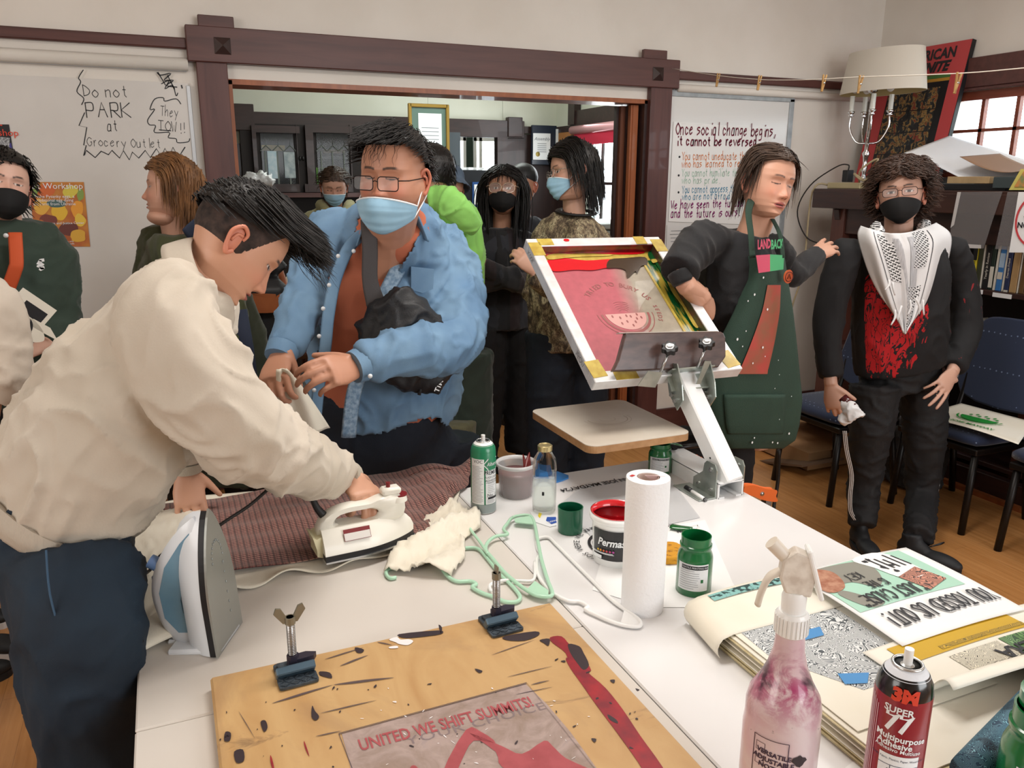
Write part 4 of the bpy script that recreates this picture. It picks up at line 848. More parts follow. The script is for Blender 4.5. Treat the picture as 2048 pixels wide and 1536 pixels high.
def ptext(mb,s,size,u0,v0,ang=0,dz=.0034,xs=1.0,wd=.12):
    tmp=MB(); L=strokes(tmp,s,size,Matrix.Identity(4),wd,.15,xs); 
    ca,sa=math.cos(ang),math.sin(ang)
    mb.add([pfn(u0-(p[0]*ca-p[1]*sa)/.315,v0+(p[0]*sa+p[1]*ca)/.27)+V((0,0,dz)) for p in tmp.v],tmp.f)
b=MB(); ptext(b,'YOU TOSSED US OUT!',.040,.95,.70,0,xs=.455); ptext(b,'"JUST CAUSE"',.034,.62,.47,0,xs=.48); ptext(b,'IS THE',.024,.46,.34,0,xs=.5); ptext(b,'KEY',.024,.36,.20,0,xs=.6); b.build('hand_lettering',m_ink,pt)
# second poster: yellow band, green block, curling near edge
def qfn(u,v):
    x=1.03+.42*u; y=.875-.20*v; z=SZ+.006+.006*math.sin(u*3)
    if v>.62: t=(v-.62)/.38; z+=.045*math.sin(t*2.2)*(1-.6*u); y+=.03*t
    return V((x,y,z))
qt=thing('festival_poster','cream poster with a yellow band and green block print, its near edge curling up','poster',(1.25,.8,SZ))
MB().grid(qfn,30,40).build('poster_sheet',m_cream,qt,smooth=True,solid=.0008)
def qg(mb,u0,u1,v0,v1,dz): mb.grid(lambda a,b:qfn(u0+(u1-u0)*a,v1+(v0-v1)*b)+V((0,0,dz)),14,10)
b=MB(); qg(b,.10,.80,.06,.30,.0016); b.build('yellow_band',M('mustard_print',"#c9a227",.6),qt)
b=MB(); qg(b,.30,.80,.22,.27,.0022); b.build('band_shadow_lettering',lineart('band_scribble',"#c9a227","#6b5a20",60,thick=.12),qt)
b=MB(); qg(b,.58,1.0,.34,.66,.0016); b.build('green_block',lineart('green_leaf_print',"#7fa86e","#2f4f34",30,thick=.12,col3="#cfe0c0"),qt)
b=MB(); qg(b,.50,1.0,.70,.98,.0016); b.build('green_title_block',M('title_green',"#6fae84",.6),qt)
b=MB(); qg(b,.28,.56,.36,.60,.0016); b.build('foliage_line_art',lineart('vine_print',"#e9e3cf","#2c2c2a",70,thick=.08),qt)
def qtext(mb,s,size,u0,v0,**k):
    v,f=textmesh(s,size,**k); mb.add([qfn(min(max(u0-p[0]/.42,0),1),min(max(v0+p[1]/.20,0),1))+V((0,0,.0034)) for p in v],f)
b=MB(); qtext(b,'CALAVERA',.045,.74,.53,bold=.001); qtext(b,'EJERA',.07,.80,.84,bold=.0015,xs=.8); qtext(b,'GRAN BAILE',.026,.48,.70); qtext(b,'URBANA FINAL RHYTHM',.014,.5,.62); b.build('poster_lettering',m_ink,qt)
# rolled dark blue poster
P=[V((.93,.60,SZ+.008)),V((1.15,.66,SZ+.012)),V((1.42,.735,SZ+.018))]
tag(MB().tube(P,[(.030,.022),(.031,.024),(.034,.028)],20,sm=6,side=(0,0,1)).build('rolled_poster',lineart('night_blue_print',"#1f3f58","#7fb6c4",60,thick=.05,col3="#7f95a0"),smooth=True),'dark blue printed poster rolled up along the near side of the pile','poster')
# ================================================================ SPRAY BOTTLE
c=V((.692,.70,TZ)); t=thing('spray_bottle','ink stained translucent spray bottle with a white trigger head in the foreground','bottle',c)
g=G('stained_bottle'); co=g.co(); n=g.noise(26,co,6,.6,.7); n2=g.noise(11,co,5,.5,.6); sp=g.n('SeparateXYZ'); g.t.links.new(co.outputs[0],sp.inputs[0])
zf=g.math('SUBTRACT',1.0,g.math('ABSOLUTE',g.math('MULTIPLY',g.math('SUBTRACT',sp.outputs[2],.945),18))) ; zf.use_clamp=True
c1=g.mix(g.ramp(n2,[(.35,0),(.6,.55)]),"#d9c6c8","#c98fa2"); k=g.math('MULTIPLY',zf,g.ramp(n,[(.42,0),(.55,1)])); c2=g.mix(k,c1,"#a8386a"); k2=g.math('MULTIPLY',zf,g.ramp(n2,[(.5,0),(.58,1)])); c3=g.mix(k2,c2,"#3a2a38"); k3=g.ramp(g.noise(60,co,4),[(.70,0),(.73,1)]); g.base(g.mix(k3,c3,"#2e2630")); g.p(Roughness=.3,Coat_Weight=.4,Subsurface_Weight=.0); m_sb=g.m
MB().lathe(c,[(.040,.0),(.047,.004),(.049,.02),(.0495,.13),(.048,.145),(.048,.165),(.045,.18),(.034,.20),(.025,.222),(.0195,.245),(.0175,.275),(.017,.285)],48,cap=False).build('bottle_body',m_sb,t,smooth=True)
a=facing(c); q=.0502
b=MB(); 
for x0,x1,y0,y1 in ((-.034,.012,.1385,.1395),(-.034,-.033,0,.139),(.0115,.0125,0,.139)): wpatch(b,c,q,a,0,x0,x1,y0,y1)
for s,y in (('VERSATILE',.118),('ADJUSTABLE',.108),('NOZZLE',.098)): wtext(b,s,.0095,c,q,a,0,-.006,y,rot=-.08,bold=.0003)
for x,y in ((-.030,.118),(-.030,.098),(-.018,.074)):
    for (p0,p1) in (((0,0),(.012,0)),((.012,0),(.012,.012)),((.012,.012),(0,.012)),((0,.012),(0,0))): wpatch(b,c,q,a,0,x+min(p0[0],p1[0]),x+max(p0[0],p1[0])+.0006,y+min(p0[1],p1[1]),y+max(p0[1],p1[1])+.0006,3)
b.build('bottle_lettering',M('label_plum',"#3a2840",.5),t)
b=MB(); wpatch(b,c,q,a,0,.026,.041,.06,.095); b.build('blue_label_block',M('label_blue',"#4a74a8",.5,alpha=.8),t)
b=MB(); wpatch(b,c,q+.0003,a,0,.005,.0105,.055,.085); b.build('red_smudge',m_inkr,t)
b=MB(); b.add([wrap((.028+dx,.115+dy),c,q+.0003,a,0) for dx,dy in blob(0,0,.009,.008,12,.4)],[tuple(range(12))]); b.build('black_smudge',m_inkd,t)
MB().lathe(c,[(.0185,.268),(.0205,.270),(.0205,.296),(.0175,.300),(.016,.300)],30,cap=True).build('screw_collar',m_hw,t,smooth=True,ang=40)
b=MB(); 
for k in range(26): w_=2*pi*k/26; b.box(c+V((.0205*math.cos(w_),.0205*math.sin(w_),.283)),(.0022,.0022,.024),Matrix.Rotation(w_,3,'Z'))
tag(b.build('collar_ribs',m_hw,t),kind='stuff')
T=Matrix.Translation(c+V((0,0,.30)))@Matrix.Rotation(a-1.35,4,'Z')
MB(T).lathe((0,0,0),[(.015,0),(.0155,.02),(.013,.028)],24).build('neck_insert',m_hw,t,smooth=True,ang=40)
b=MB(T); 
prof=[(-.018,.024),(.014,.028),(.022,.048),(.02,.072),(.004,.086),(-.016,.078),(-.022,.05)]
b.prism(prof,-.011,.011,Matrix.Rotation(pi/2,4,'X')); b.build('trigger_head',M('worn_cream_plastic',"#e4ddd2",.4,col2="#c9bdb0",vs=60),t,bevel=.003)
b=MB(T); b.box((-.021,0,.055),(.006,.026,.07),Matrix.Rotation(.3,3,'Y'),bev=.002); b.build('back_plate',m_hw,t)
b=MB(T); b.tube([(.012,0,.07),(.034,0,.092)],[.0085,.0095],14); b.build('nozzle',M('worn_cream_plastic2',"#dcd2c4",.4),t,smooth=True,ang=40)
b=MB(T); b.tube([(.016,0,.055),(.032,0,.045),(.040,0,.025),(.044,0,.004)],[(.009,.004),(.009,.004),(.008,.004),(.007,.004)],10,side=(0,1,0),sm=4); b.build('trigger',M('worn_cream_plastic2',"#dcd2c4",.4),t,smooth=True)
# ================================================================ SCREEN PRINT PRESS
m_pw=M('press_white',"#eceded",.25,coat=.4); m_zinc=M('zinc_plate',"#b4bbb4",.3,.75,col2="#98a29c",vs=20); m_alu=M('aluminium_frame',"#c9cacb",.35,.6,col2="#aeb0b2",vs=12); m_alw=M('inked_white_frame',"#dcdcdc",.35,.2,col2="#cfcbcb",vs=30)
m_ylt=M('yellow_tape',"#bda64c",.4,col2="#a88c38",vs=40,coat=.3)
O=V((1.0134,1.80,1.0533)); Wd=V((1,-.017,-.008)).normalized(); Hd=V((0.019,.814,.58)); SF=mtx(O,Wd,Hd); SW,SH=.479,.592
sc=thing('silk_screen','raised silk screen in an aluminium frame with wet red and green ink','screen',O)
fb=.036
for nm,x,y,w_,h_ in (('frame_bar',SW/2,fb/2,SW,fb),('frame_bar',SW/2,SH-fb/2,SW,fb),('frame_bar',fb/2,SH/2,fb,SH-2*fb),('frame_bar',SW-fb/2,SH/2,fb,SH-2*fb)):
    b=MB(SF).mat(m_alw); b.box((x,y,-.018),(w_,h_,.036),bev=.002); b.build(nm,m_alw,sc)
g=G('two_colour_mesh'); co=g.n('TexCoord'); sp=g.n('SeparateXYZ'); g.t.links.new(co.outputs['Object'],sp.inputs[0])
xx=g.math('ADD',g.math('SUBTRACT',sp.outputs[0],1.285),g.math('MULTIPLY',g.math('SUBTRACT',sp.outputs[1],2.05),-.18)); r=g.ramp(g.math('ADD',g.math('MULTIPLY',xx,5.0),.5),[(.30,"#a8505a"),(.52,"#98706a"),(.66,"#9a9080")]); g.base(g.mix(.25,r,g.noise(40),'OVERLAY')); g.p(Roughness=.45,Coat_Weight=.2); m_mesh=g.m
MB(SF).box((SW/2,SH/2,-.035),(SW-.02,SH-.02,.0015)).build('mesh',m_mesh,sc)
def S2(x,y): # zoomed crop px -> point on the mesh plane in screen coordinates
    p=ray(1000+x/2.56,420+y/2.56); n=SF.to_3x3()@V((0,0,1)); pl_=SF@V((0,0,-.0338)); t=(pl_-CAM).dot(n)/p.dot(n); q=SF.inverted()@(CAM+p*t); return (q.x,q.y)
def sp_(mb,px,dz=0,sm=True): 
    P=[S2(*p) for p in px]; P=spline(P,3,True) if sm else P
    mb.add([SF@V((x,y,-.0338+dz)) for x,y in P],[tuple(range(len(P)))])
b=MB(SF); b.box((fb+.004,SH/2-.02,-.0325),(.011,SH-2*fb-.0,.002)); b.box((SW/2,SH-fb-.02,-.0325),(SW-2*fb,.05,.002)); b.box((SW-fb-.052,SH/2,-.0322),(.008,SH-2*fb,.003)); b.build('inner_tape',m_ylt,sc); MB(SF).box((SW-fb-.022,SH/2,-.0328),(.05,SH-2*fb,.002)).build('green_side_smear',M('green_ochre_ink',"#0c4a22",.2,col2="#a08a34",vs=30,stretch=(2,.25,.25),coat=.8,lo=.48,hi=.56),sc)
b=MB()
sp_(b,[(225,185),(400,178),(560,182),(720,185),(735,225),(600,232),(420,225),(300,235),(235,240)],.004)
sp_(b,[(240,262),(330,250),(440,262),(560,255),(640,262),(640,285),(540,300),(470,312),(380,310),(300,318),(262,310)],.003); 
b.build('red_ink_pool',m_red,sc)
b=MB(); sp_(b,[(560,258),(640,250),(740,245),(752,282),(720,292),(700,330),(690,318),(650,352),(640,312),(590,300),(545,300)],.0036); sp_(b,[(240,190),(420,182),(560,186),(720,195),(720,212),(500,206),(330,210)],.006); b.build('dark_ink_pool',M('brown_green_ink',"#3a2a1c",.15,coat=.8),sc)
b=MB(); sp_(b,[(755,225),(790,195),(815,235),(835,300),(890,380),(960,480),(1040,600),(1020,618),(985,600),(900,450),(840,360),(800,290),(765,255)],.0055); sp_(b,[(845,350),(900,420),(960,510),(1010,590),(985,600),(930,510),(870,420)],.0065); b.build('green_ink_pool',M('deep_green_ink',"#0c4a22",.15,coat=.9),sc)
b=MB(); sp_(b,[(838,330),(880,390),(930,470),(985,560),(1010,610),(985,600),(930,505),(870,420)],.008); sp_(b,[(770,262),(800,262),(800,275),(778,280)],.008); sp_(b,[(240,238),(300,228),(420,236),(560,232),(560,240),(420,245),(330,252),(250,260)],.005); b.build('ochre_tape_streaks',m_ylt,sc)
# inside walls smeared with ink
b=MB(SF); b.box((SW/2,SH-fb-.001,-.018),(SW-2*fb,.002,.03)); b.build('inked_far_wall',M('crusted_dark_red',"#5b1a1e",.25,col2="#8a1a20",vs=30,coat=.5),sc)
b=MB(SF); b.box((SW-fb-.001,SH/2,-.018),(.002,SH-2*fb,.03)); b.build('inked_side_wall',M('crusted_maroon',"#4a2422",.3,col2="#2a3a22",vs=30,coat=.5),sc)
for x,y,w_,h_,rz in ((.02,SH-.05,.04,.06,0),(.06,SH-.018,.05,.03,0),(.02,.045,.045,.06,.1),(.10,.018,.07,.037,0),(SW-.02,SH-.045,.042,.06,0),(SW-.08,SH-.018,.04,.037,0),(SW-.03,.04,.05,.06,.2)):
    MB(SF).box((x,y,.0005),(w_,h_,.0015),Matrix.Rotation(rz,3,'Z')).build('corner_tape',m_ylt,sc)
MB(SF).box((SW-.018,.30,.0006),(.037,.018,.0016)).build('blue_tape_band',m_tape,sc)
b=MB(SF); b.prism(spline([(.135+dx,SH-.012+dy) for dx,dy in blob(0,0,.009,.006,10,.2)],2,True),0,.002); b.build('red_drip',m_red,sc)
# watermelon artwork
m_art=M('stencil_pale',"#c69790",.5); m_art2=M('stencil_line',"#8f5552",.5)
C0=S2(640,530); R0=abs(S2(745,530)[0]-C0[0])*.98
def arc(mb,r0,r1,a0,a1,dz,n=30,ky=1.0):
    vs=[]
    for k in range(n+1):
        a=a0+(a1-a0)*k/n; vs+=[SF@V((C0[0]+r0*math.cos(a),C0[1]+ky*r0*math.sin(a),-.0338+dz)),SF@V((C0[0]+r1*math.cos(a),C0[1]+ky*r1*math.sin(a),-.0338+dz))]
    mb.add(vs,[(2*k,2*k+1,2*k+3,2*k+2) for k in range(n)])
T0=-pi*1.0;T1=0.0
b=MB(); arc(b,0,R0,T0,T1,.0003,ky=1.0); b.build('melon_flesh',m_art,sc)
b=MB(); arc(b,R0*1.1,R0*1.22,T0,T1,.0003); arc(b,R0*1.36,R0*1.4,T0,T1,.0003)
for k,(u,v) in enumerate(((-.7,-.15),(-.35,-.25),(-.1,-.5),(.2,-.2),(.45,-.35),(.1,-.75),(-.4,-.6),(.55,-.1),(.7,-.3),(.3,-.55),(0,-.15))):
    b.add([SF@V((C0[0]+R0*u+R0*.06*math.cos(q)*.8,C0[1]+R0*v+R0*.09*math.sin(q),-.0332)) for q in np.linspace(0,5.6,9)],[tuple(range(9))])
for k in range(5): arc(b,R0*(.25+.12*k),R0*(.27+.12*k),.6+.1*k,2.4-.1*k,.0003)
tag(b.build('melon_lines',m_art2,sc),kind='stuff')
b=MB()
def ring(s,R,a0,da,size):
    for k,ch in enumerate(s):
        if ch==' ': continue
        a=a0+da*k; v,f=textmesh(ch,size,bold=.0003); fr=SF@mtx((C0[0]+R*math.cos(a),C0[1]+R*math.sin(a)+.01,-.0334),(math.sin(a),-math.cos(a),0),(math.cos(a),math.sin(a),0)); b.add([fr@V(q) for q in v],f)
ring('TRIED TO BURY US',R0*1.75,2.45,-.135,.026); ring('SEEDS',R0*1.72,.12,-.13,.02); b.build('stencil_lettering',m_art2,sc)
# writing on the frame side wall
m_penc=M('pencil',"#3f3f42",.6)
fr=SF@mtx((-.0006,.13,-.018),(0,1,0),(0,0,1)); b=MB(); b.T=None
strokes(b,'160M',.016,fr@Matrix.Rotation(pi,4,'Z')@Matrix.Translation((-.0,-.008,0)),.09,.2,1.2); strokes(b,'KOOL',.014,fr@Matrix.Translation((.42,.006,0))@Matrix.Rotation(pi,4,'Z'),.09,.2,1.1); b.build('pencil_lettering',m_penc,sc)
# ---- press body
HP=V((1.345,1.645,.795)); UPP=V((1.305,1.80,1.012)); PR=thing('press_stand','white steel screen press with a tilted arm, zinc hinge plates and a wooden clamp bar','press',(1.34,1.7,TZ))
d=(UPP-HP).normalized(); sx=V((1,.12,0)).normalized(); AF=mtx(HP-d*.02,d,sx.cross(d)); L=(UPP-HP).length+.06
MB(AF).box((L/2,0,0),(L,.052,.060),bev=.004).build('arm',m_pw,PR)
b=MB(AF); 
for xx in (.08,): b.ell((xx,-.0265,0),(.003,.001,.003),n=8,m=4); b.ell((xx,.0,.0305),(.003,.003,.001),n=8,m=4); b.ell((xx+.0,.0,-.0305),(.003,.003,.001),n=8,m=4)
b.build('arm_hole',m_black,PR)
b=MB().mat(m_pw); bx0,bx1=1.302,1.385
b.box(((bx0+bx1)/2,1.79,TZ+.044),(bx1-bx0,.33,.004)); b.box((bx0+.002,1.79,TZ+.022),(.004,.33,.044)); b.box((bx1-.002,1.79,TZ+.022),(.004,.33,.044)); b.box((bx0+.012,1.79,TZ+.002),(.02,.33,.004)); b.box((bx1-.012,1.79,TZ+.002),(.02,.33,.004)); b.build('base_channel',None,PR)
for xx in (bx0-.004,bx1+.004):
    T=Matrix.Translation((xx,1.63,TZ))@Matrix.Rotation(pi/2,4,'Z')@Matrix.Rotation(pi/2,4,'X')
    b=MB(T); b.prism([(0,0),(.10,0),(.10,.03),(.06,.06),(.055,.085),(.045,.095),(.01,.095),(0,.08)],-.0015,.0015); b.build('hinge_plate',m_zinc,PR)
    b=MB()
    for q in ((.025,.075),(.02,.02),(.075,.02)): b.cyl((xx-.004,1.63+q[0],TZ+q[1]),(xx+.004,1.63+q[0],TZ+q[1]),.0075 if q[1]>.05 else .005,n=6); b.cyl((xx-.007,1.63+q[0],TZ+q[1]),(xx+.007,1.63+q[0],TZ+q[1]),.004,n=10)
    tag(b.build('hinge_bolts',m_steel,PR,smooth=True,ang=30),kind='stuff')
MB().box((bx0-.03,1.69,TZ+.003),(.055,.12,.003)).build('foot_plate',m_zinc,PR)
# top clamp
CF=mtx(V((1.30,1.785,1.045)),Wd,V((0,.55,.835)))
b=MB(CF); b.box((0.01,-.01,-.012),(.14,.05,.004)); b.box((.01,.018,.004),(.14,.004,.035)); b.box((0.01,-.034,-.02),(.10,.004,.03)); b.build('clamp_channel',m_zinc,PR)
for xx,m_ in ((-.045,m_zinc),(.062,m_zinc)):
    T=CF@Matrix.Translation((xx,0,0))@Matrix.Rotation(pi/2,4,'Z')@Matrix.Rotation(pi/2,4,'X')
    b=MB(T); b.prism([(-.085,-.03),(-.03,-.045),(.03,-.03),(.045,.0),(.03,.03),(-.03,.025),(-.07,.01)],-.0015,.0015); b.build('bracket_plate',m_,PR)
    b=MB()
    for q in ((-.06,-.02),(-.04,-.028),(.015,-.02)): p=CF@V((xx,q[0],q[1])); b.cyl(p-V((.008,0,0)),p+V((.008,0,0)),.007,n=6); b.cyl(p-V((.012,0,0)),p+V((.012,0,0)),.004,n=10)
    tag(b.build('bracket_bolts',m_steel,PR,smooth=True,ang=30),kind='stuff')
for q in (((1275,772),(1296,742),(1325,745),(1310,775)),((1392,768),(1410,722),(1422,722),(1400,768))): MB().add([at(x,y,1.765) for x,y in q],[(0,1,2,3)]).build('angle_plate',m_zinc,PR,solid=.003)
# wooden clamp bar
cb=[at(1222,744,1.80),at(1450,735,1.80)]; cu=at(1240,672,1.83); fr=mtx(cb[0].lerp(cb[1],.5),cb[1]-cb[0],cu-cb[0]); bw=(cb[1]-cb[0]).length
m_bar=M('stained_clamp_wood',"#3c2c2a",.4,col2="#54403c",vs=18,stretch=(1,3,3),coat=.35)
pf=[(-bw/2,0),(bw/2-.03,0),(bw/2,.03),(bw/2+.005,.085),(bw/2+.0,.098),(bw/2-.01,.103),(-bw/2+.05,.103),(-bw/2+.04,.08),(-bw/2+.02,.03)]
MB(fr).prism(pf,-.009,.009).build('clamp_bar',m_bar,PR,bevel=.004)
MB(fr).box((0.005,.1035,0),(bw-.05,.002,.017)).build('bar_edge',M('pale_worn_edge',"#b5aba2",.5),PR)
for px in ((1339,697),(1413,687)):
    c=at(px[0],px[1],1.775); ax=(CAM-c).normalized()*.6+V((0,0,.75)); ax.normalize(); T=mtx(c,ax.cross(V((0,1,0))),V((0,1,0))); T=Matrix.Translation(c)@ax.to_track_quat('Z','Y').to_matrix().to_4x4()
    lob=[]; 
    for k in range(56): a=2*pi*k/56; r=.0205+.0028*math.cos(7*a); lob.append((r*math.cos(a),r*math.sin(a)))
    b=MB(T); b.prism(lob,-.008,.008); k1=b.build('clamp_knob',m_black,PR,bevel=.002)
    MB(T).lathe((0,0,.008),[(.0135,0),(.012,.003),(.008,.0015),(.0001,.001)],24).build('knob_cap',m_steel,k1,smooth=True)
    e=at(px[0]-18,px[1]+48,1.775); MB().cyl(c-ax*.008,e,.0042,n=10).build('knob_rod',m_steel,PR,smooth=True)
# platen
PP=thing('platen_board','pale laminated plywood platen standing out behind the table, with a ghost of a melon print','board',(1.125,1.9,.88))
pf=[(x+1.122,y+1.915) for x,y in rrect(.322,.378,.03,6)]
MB().prism(pf,.880,.899).build('plywood_core',M('platen_edge_wood',"#b58a60",.6,col2="#a3774d",vs=30),PP); MB().prism([(1.122+(x-1.122)*.998,1.915+(y-1.915)*.998) for x,y in pf],.899,.901).build('laminate_top',M('platen_laminate',"#cfc6b8",.45,col2="#c5baab",vs=8),PP)
b=MB(); 
for r0,r1 in ((.05,.052),(.06,.061),(.02,.021)):
    n=20; vs=[]
    for k in range(n+1): a=-.2+pi*k/n*1.1; a=-a; vs+=[(1.13+r0*math.cos(a)*1.2,1.93+r0*math.sin(a),.9014),(1.13+r1*math.cos(a)*1.2,1.93+r1*math.sin(a),.9014)]
    b.add(vs,[(2*k,2*k+1,2*k+3,2*k+2) for k in range(n)])
b.build('melon_ghost',M('ghost_stain',"#a99888",.6),PP)
b=MB(); b.box((1.2,1.95,.873),(.16,.06,.012)); b.build('platen_arm',m_pw,PR); 
b=MB(); P=[at(x,y,1.92) for x,y in ((1311,876),(1347,873),(1348,904),(1335,908),(1311,908))]; b.add(P,[tuple(range(5))]); b.build('platen_bracket',m_zinc,PR,solid=.004)
b=MB(); b.cyl((1.28,1.93,.868),(1.36,1.90,.80),.018,n=14); b.cyl(at(1340,897,1.92),at(1402,890,1.90),.008,n=12); b.build('support_rod',m_blackm,PR,smooth=True)
m_ocl=M('orange_clamp',"#e06a2c",.4,coat=.2)
def oclamp(px,Y,label,ln=.10):
    P=[at(x,y,Y) for x,y in px]; t=thing('bar_clamp',label,'clamp',P[0],'orange clamps on the press base')
    q=spline(P,4,True); vs=[p+V((0,o,0)) for o in (-.011,.011) for p in q]; n=len(q)
    MB().add(vs,[tuple(range(n)),tuple(range(n,2*n))[::-1]]+[(i,(i+1)%n,n+(i+1)%n,n+i) for i in range(n)]).build('clamp_handle',m_ocl,t,bevel=.002)
    c=sum(P,V((0,0,0)))/len(P); MB().cyl(c-V((0,.014,0)),c+V((0,.014,0)),.006,n=12).build('rivet',m_steel,t,smooth=True); return t,P
oclamp([(1372,917),(1398,912),(1408,930),(1406,940),(1385,930),(1368,922)],1.86,'orange clamp gripping the far end of the press base')
t,P=oclamp([(1486,972),(1505,970),(1530,977),(1548,979),(1546,990),(1548,1000),(1520,996),(1500,988),(1484,990)],1.66,'orange clamp gripping the near end of the press base at the table edge')
b=MB(); b.box(at(1533,1000,1.66),(.02,.02,.03)); b.build('clamp_pad',m_grey,t)
# ================================================================ RIGHT WALL: BOOKCASE, WINDOW SHELF
BX=3.74; BT=1.53
bc=thing('bookcase','dark wooden built-in bookcase with a thick mantel shelf under the window','bookcase',(4.05,2.6,0))
m_bk=woodmat('bookcase_wood',"#2c1a18","#40261f",sc=(2,.2,2)); m_bkz=woodmat('bookcase_wood_z',"#4a2820","#5e3428",sc=(2,2,.2)); m_bkd=M('bookcase_dark_wood',"#1c1210",.6)  # m_bkd is simply the darkest wood tone, for backs and carcasses
b=MB(); b.box((BX+.32,2.46,BT-.02),(.66,2.98,.04),bev=.004); b.box((BX+.01,2.46,BT-.065),(.05,2.98,.10),bev=.004); b.build('mantel_shelf',m_bk,bc)
MB().box((BX+.36,3.80,.74),(.56,.05,1.46),bev=.003).build('side_panel',m_bkz,bc)
b=MB(); b.box((BX+.09,3.80,.72),(.06,.10,1.44),bev=.003); b.build('corner_post',m_bkz,bc)
b=MB(Matrix.Translation((BX+.045,3.80,BT-.12))@Matrix.Rotation(pi/2,4,'X')); b.prism(spline([(.0,0),(.0,-.02),(.01,-.06),(.03,-.075),(.05,-.1),(.06,-.1),(.06,0)],3,True),-.02,.02); b.build('corbel',m_bk,bc)
MB().box((BX+.09,2.46,BT-.19),(.03,2.7,.15),bev=.003).build('frieze_board',m_bk,bc)
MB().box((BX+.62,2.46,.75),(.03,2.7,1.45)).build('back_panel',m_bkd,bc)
for z in (1.04,.59,.16): MB().box((BX+.34,2.46,z-.012),(.54,2.66,.024),bev=.002).build('shelf',m_bk,bc)
MB().box((BX+.04,2.46,.06),(.05,2.7,.12),bev=.003).build('plinth',m_bk,bc)
for yy in (2.50,1.6): MB().box((BX+.12,yy,.76),(.06,.035,1.3),bev=.002).build('divider',m_bkz,bc)
MB().box((BX+.0,2.46,.012),(.03,2.7,.024)).build('base_moulding',m_orangew,bc)
for y,z,w_ in ((2.81,1.028,.05),(2.68,1.024,.1),(2.86,.578,.05)): MB().box((BX+.066,y,z),(.002,w_,.022)).build('shelf_label',m_pap,bc)
def book(y,w_,h,z,m,label,lean=0,dx=0,deco=None,txt=None,tcol=None):
    t=thing('book',label,'book',(BX+.2,y,z)); T=Matrix.Translation((BX+.10+dx,y,z))@Matrix.Rotation(lean,4,'X')
    MB(T).box((.07,0,h/2),(.14,w_-.002,h),bev=.002).build('cover',m,t)
    if deco:
        for z0,z1,mm in deco: MB(T).box((-.0006,0,(z0+z1)/2*h),(.0014,w_*.84,(z1-z0)*h)).build('spine_band',mm,t)
    if txt:
        b=MB(); text(b,txt,min(w_*.62,.02),T@mtx((-.0018,0,h*.5),(0,0,1) if 1 else 0,(0,1,0)),xs=1.0,bold=.0002); b.build('spine_lettering',tcol or m_pap,t)
    return t
K=lambda n,h: M('bookcol_'+n,h,.5)
ky,kk,kg,kw,kb,kn,kt,kbr,kr=K('yellow',"#d6c52c"),K('black',"#1a1a1c"),K('olive',"#3b3f2c"),K('white',"#cfcbc0"),K('blue',"#3c78b8"),K('navy',"#2a3358"),K('tan',"#b59468"),K('brown',"#6a5030"),K('red',"#8c1c22")
bs=[(.024,.235,ky,'yellow and black spined book at the left end of the upper shelf',[(.0,.2,kk),(.6,.95,kk)],'AMERICA',kk),(.024,.24,kg,'dark olive book next to the yellow and black one',None,None,None),(.009,.235,kw,'thin silver grey book on the upper shelf between dark olive and black spines',None,None,None),
(.028,.235,kk,'black book with white vertical spine title on the upper shelf',None,'Yearly in Review',kw),(.02,.235,K('darkgreen',"#1e2c24"),'dark green book on the upper shelf beside the one with a white block',[(.05,.5,kw)],None,None),(.012,.24,kw,'grey white thin book left of the bright blue one',None,None,None),
(.026,.235,kb,'bright blue illustrated book on the upper shelf',[(.25,.4,kw),(.5,.8,K('paleblue',"#a8c0d8"))],None,None),(.010,.235,kw,'pale lilac thin book right of the bright blue one',None,None,None),(.022,.235,kn,'navy book with pale spine lettering on the upper shelf',[(.0,.04,kw)],'Dearest Friend',kw),
(.032,.23,kt,'thick tan book on the upper shelf',None,None,None),(.008,.23,kw,'thin beige book right of the thick tan one',None,None,None),(.022,.225,kbr,'brown book near the right end of the upper shelf',None,None,None),(.010,.225,kt,'thin tan book right of the brown one',None,None,None),(.02,.22,K('slate',"#28302e"),'dark slate book near the right end of the upper shelf',None,None,None),(.014,.22,kt,'narrow tan book at the right end of the upper shelf',None,None,None)]
y=2.895
for w_,h,m_,lb,dc,tx,tc in bs:
    w_*=1.18; book(y-w_/2,w_,h,1.04,m_,lb,random.uniform(-.015,.015),0,dc,tx,tc); y-=w_+.0015
    if 2.48<y<2.545 : y=2.47
y=2.885
for w_,h,m_,lb,dc,tx,tc in [(.034,.235,kk,'black book with white dots on the lower shelf',[(.1,.2,kw)],None,None),(.03,.245,kr,'dark red book with CENSORED on its spine on the lower shelf',None,'CENSORED',kw),(.034,.24,K('cream',"#c9bfa8"),'cream book with brown picture bands on the lower shelf',[(.3,.6,kbr),(.08,.18,K('amber',"#d49a3a"))],None,None),(.022,.235,kbr,'brown book on the lower shelf',None,None,None),(.014,.235,kbr,'thinner brown book on the lower shelf',None,None,None),(.012,.23,kw,'first white booklet leaning on the lower shelf',None,None,None),(.012,.225,kw,'last white booklet leaning on the lower shelf',None,None,None)]:
    book(y-w_/2,w_,h,.59,m_,lb,random.uniform(-.03,.0),0,dc,tx,tc); y-=w_+.002
for k,(yy,m_,lb) in enumerate(((2.90,kw,'cream paperback on the lowest shelf behind the chair leg'),(2.875,kt,'mustard tan paperback on the lowest shelf behind the chair leg'),(2.83,kn,'dark blue binder on the lowest shelf behind the chair leg'))): book(yy,.022 if k<2 else .05,.18,.16,m_,lb)
t=MB().box((BX+.17,2.86,1.04+.245+.012),(.14,.13,.014)).build('booklet',m_pap); tag(t,'grey booklet lying flat across the tops of the upper shelf books','booklet')
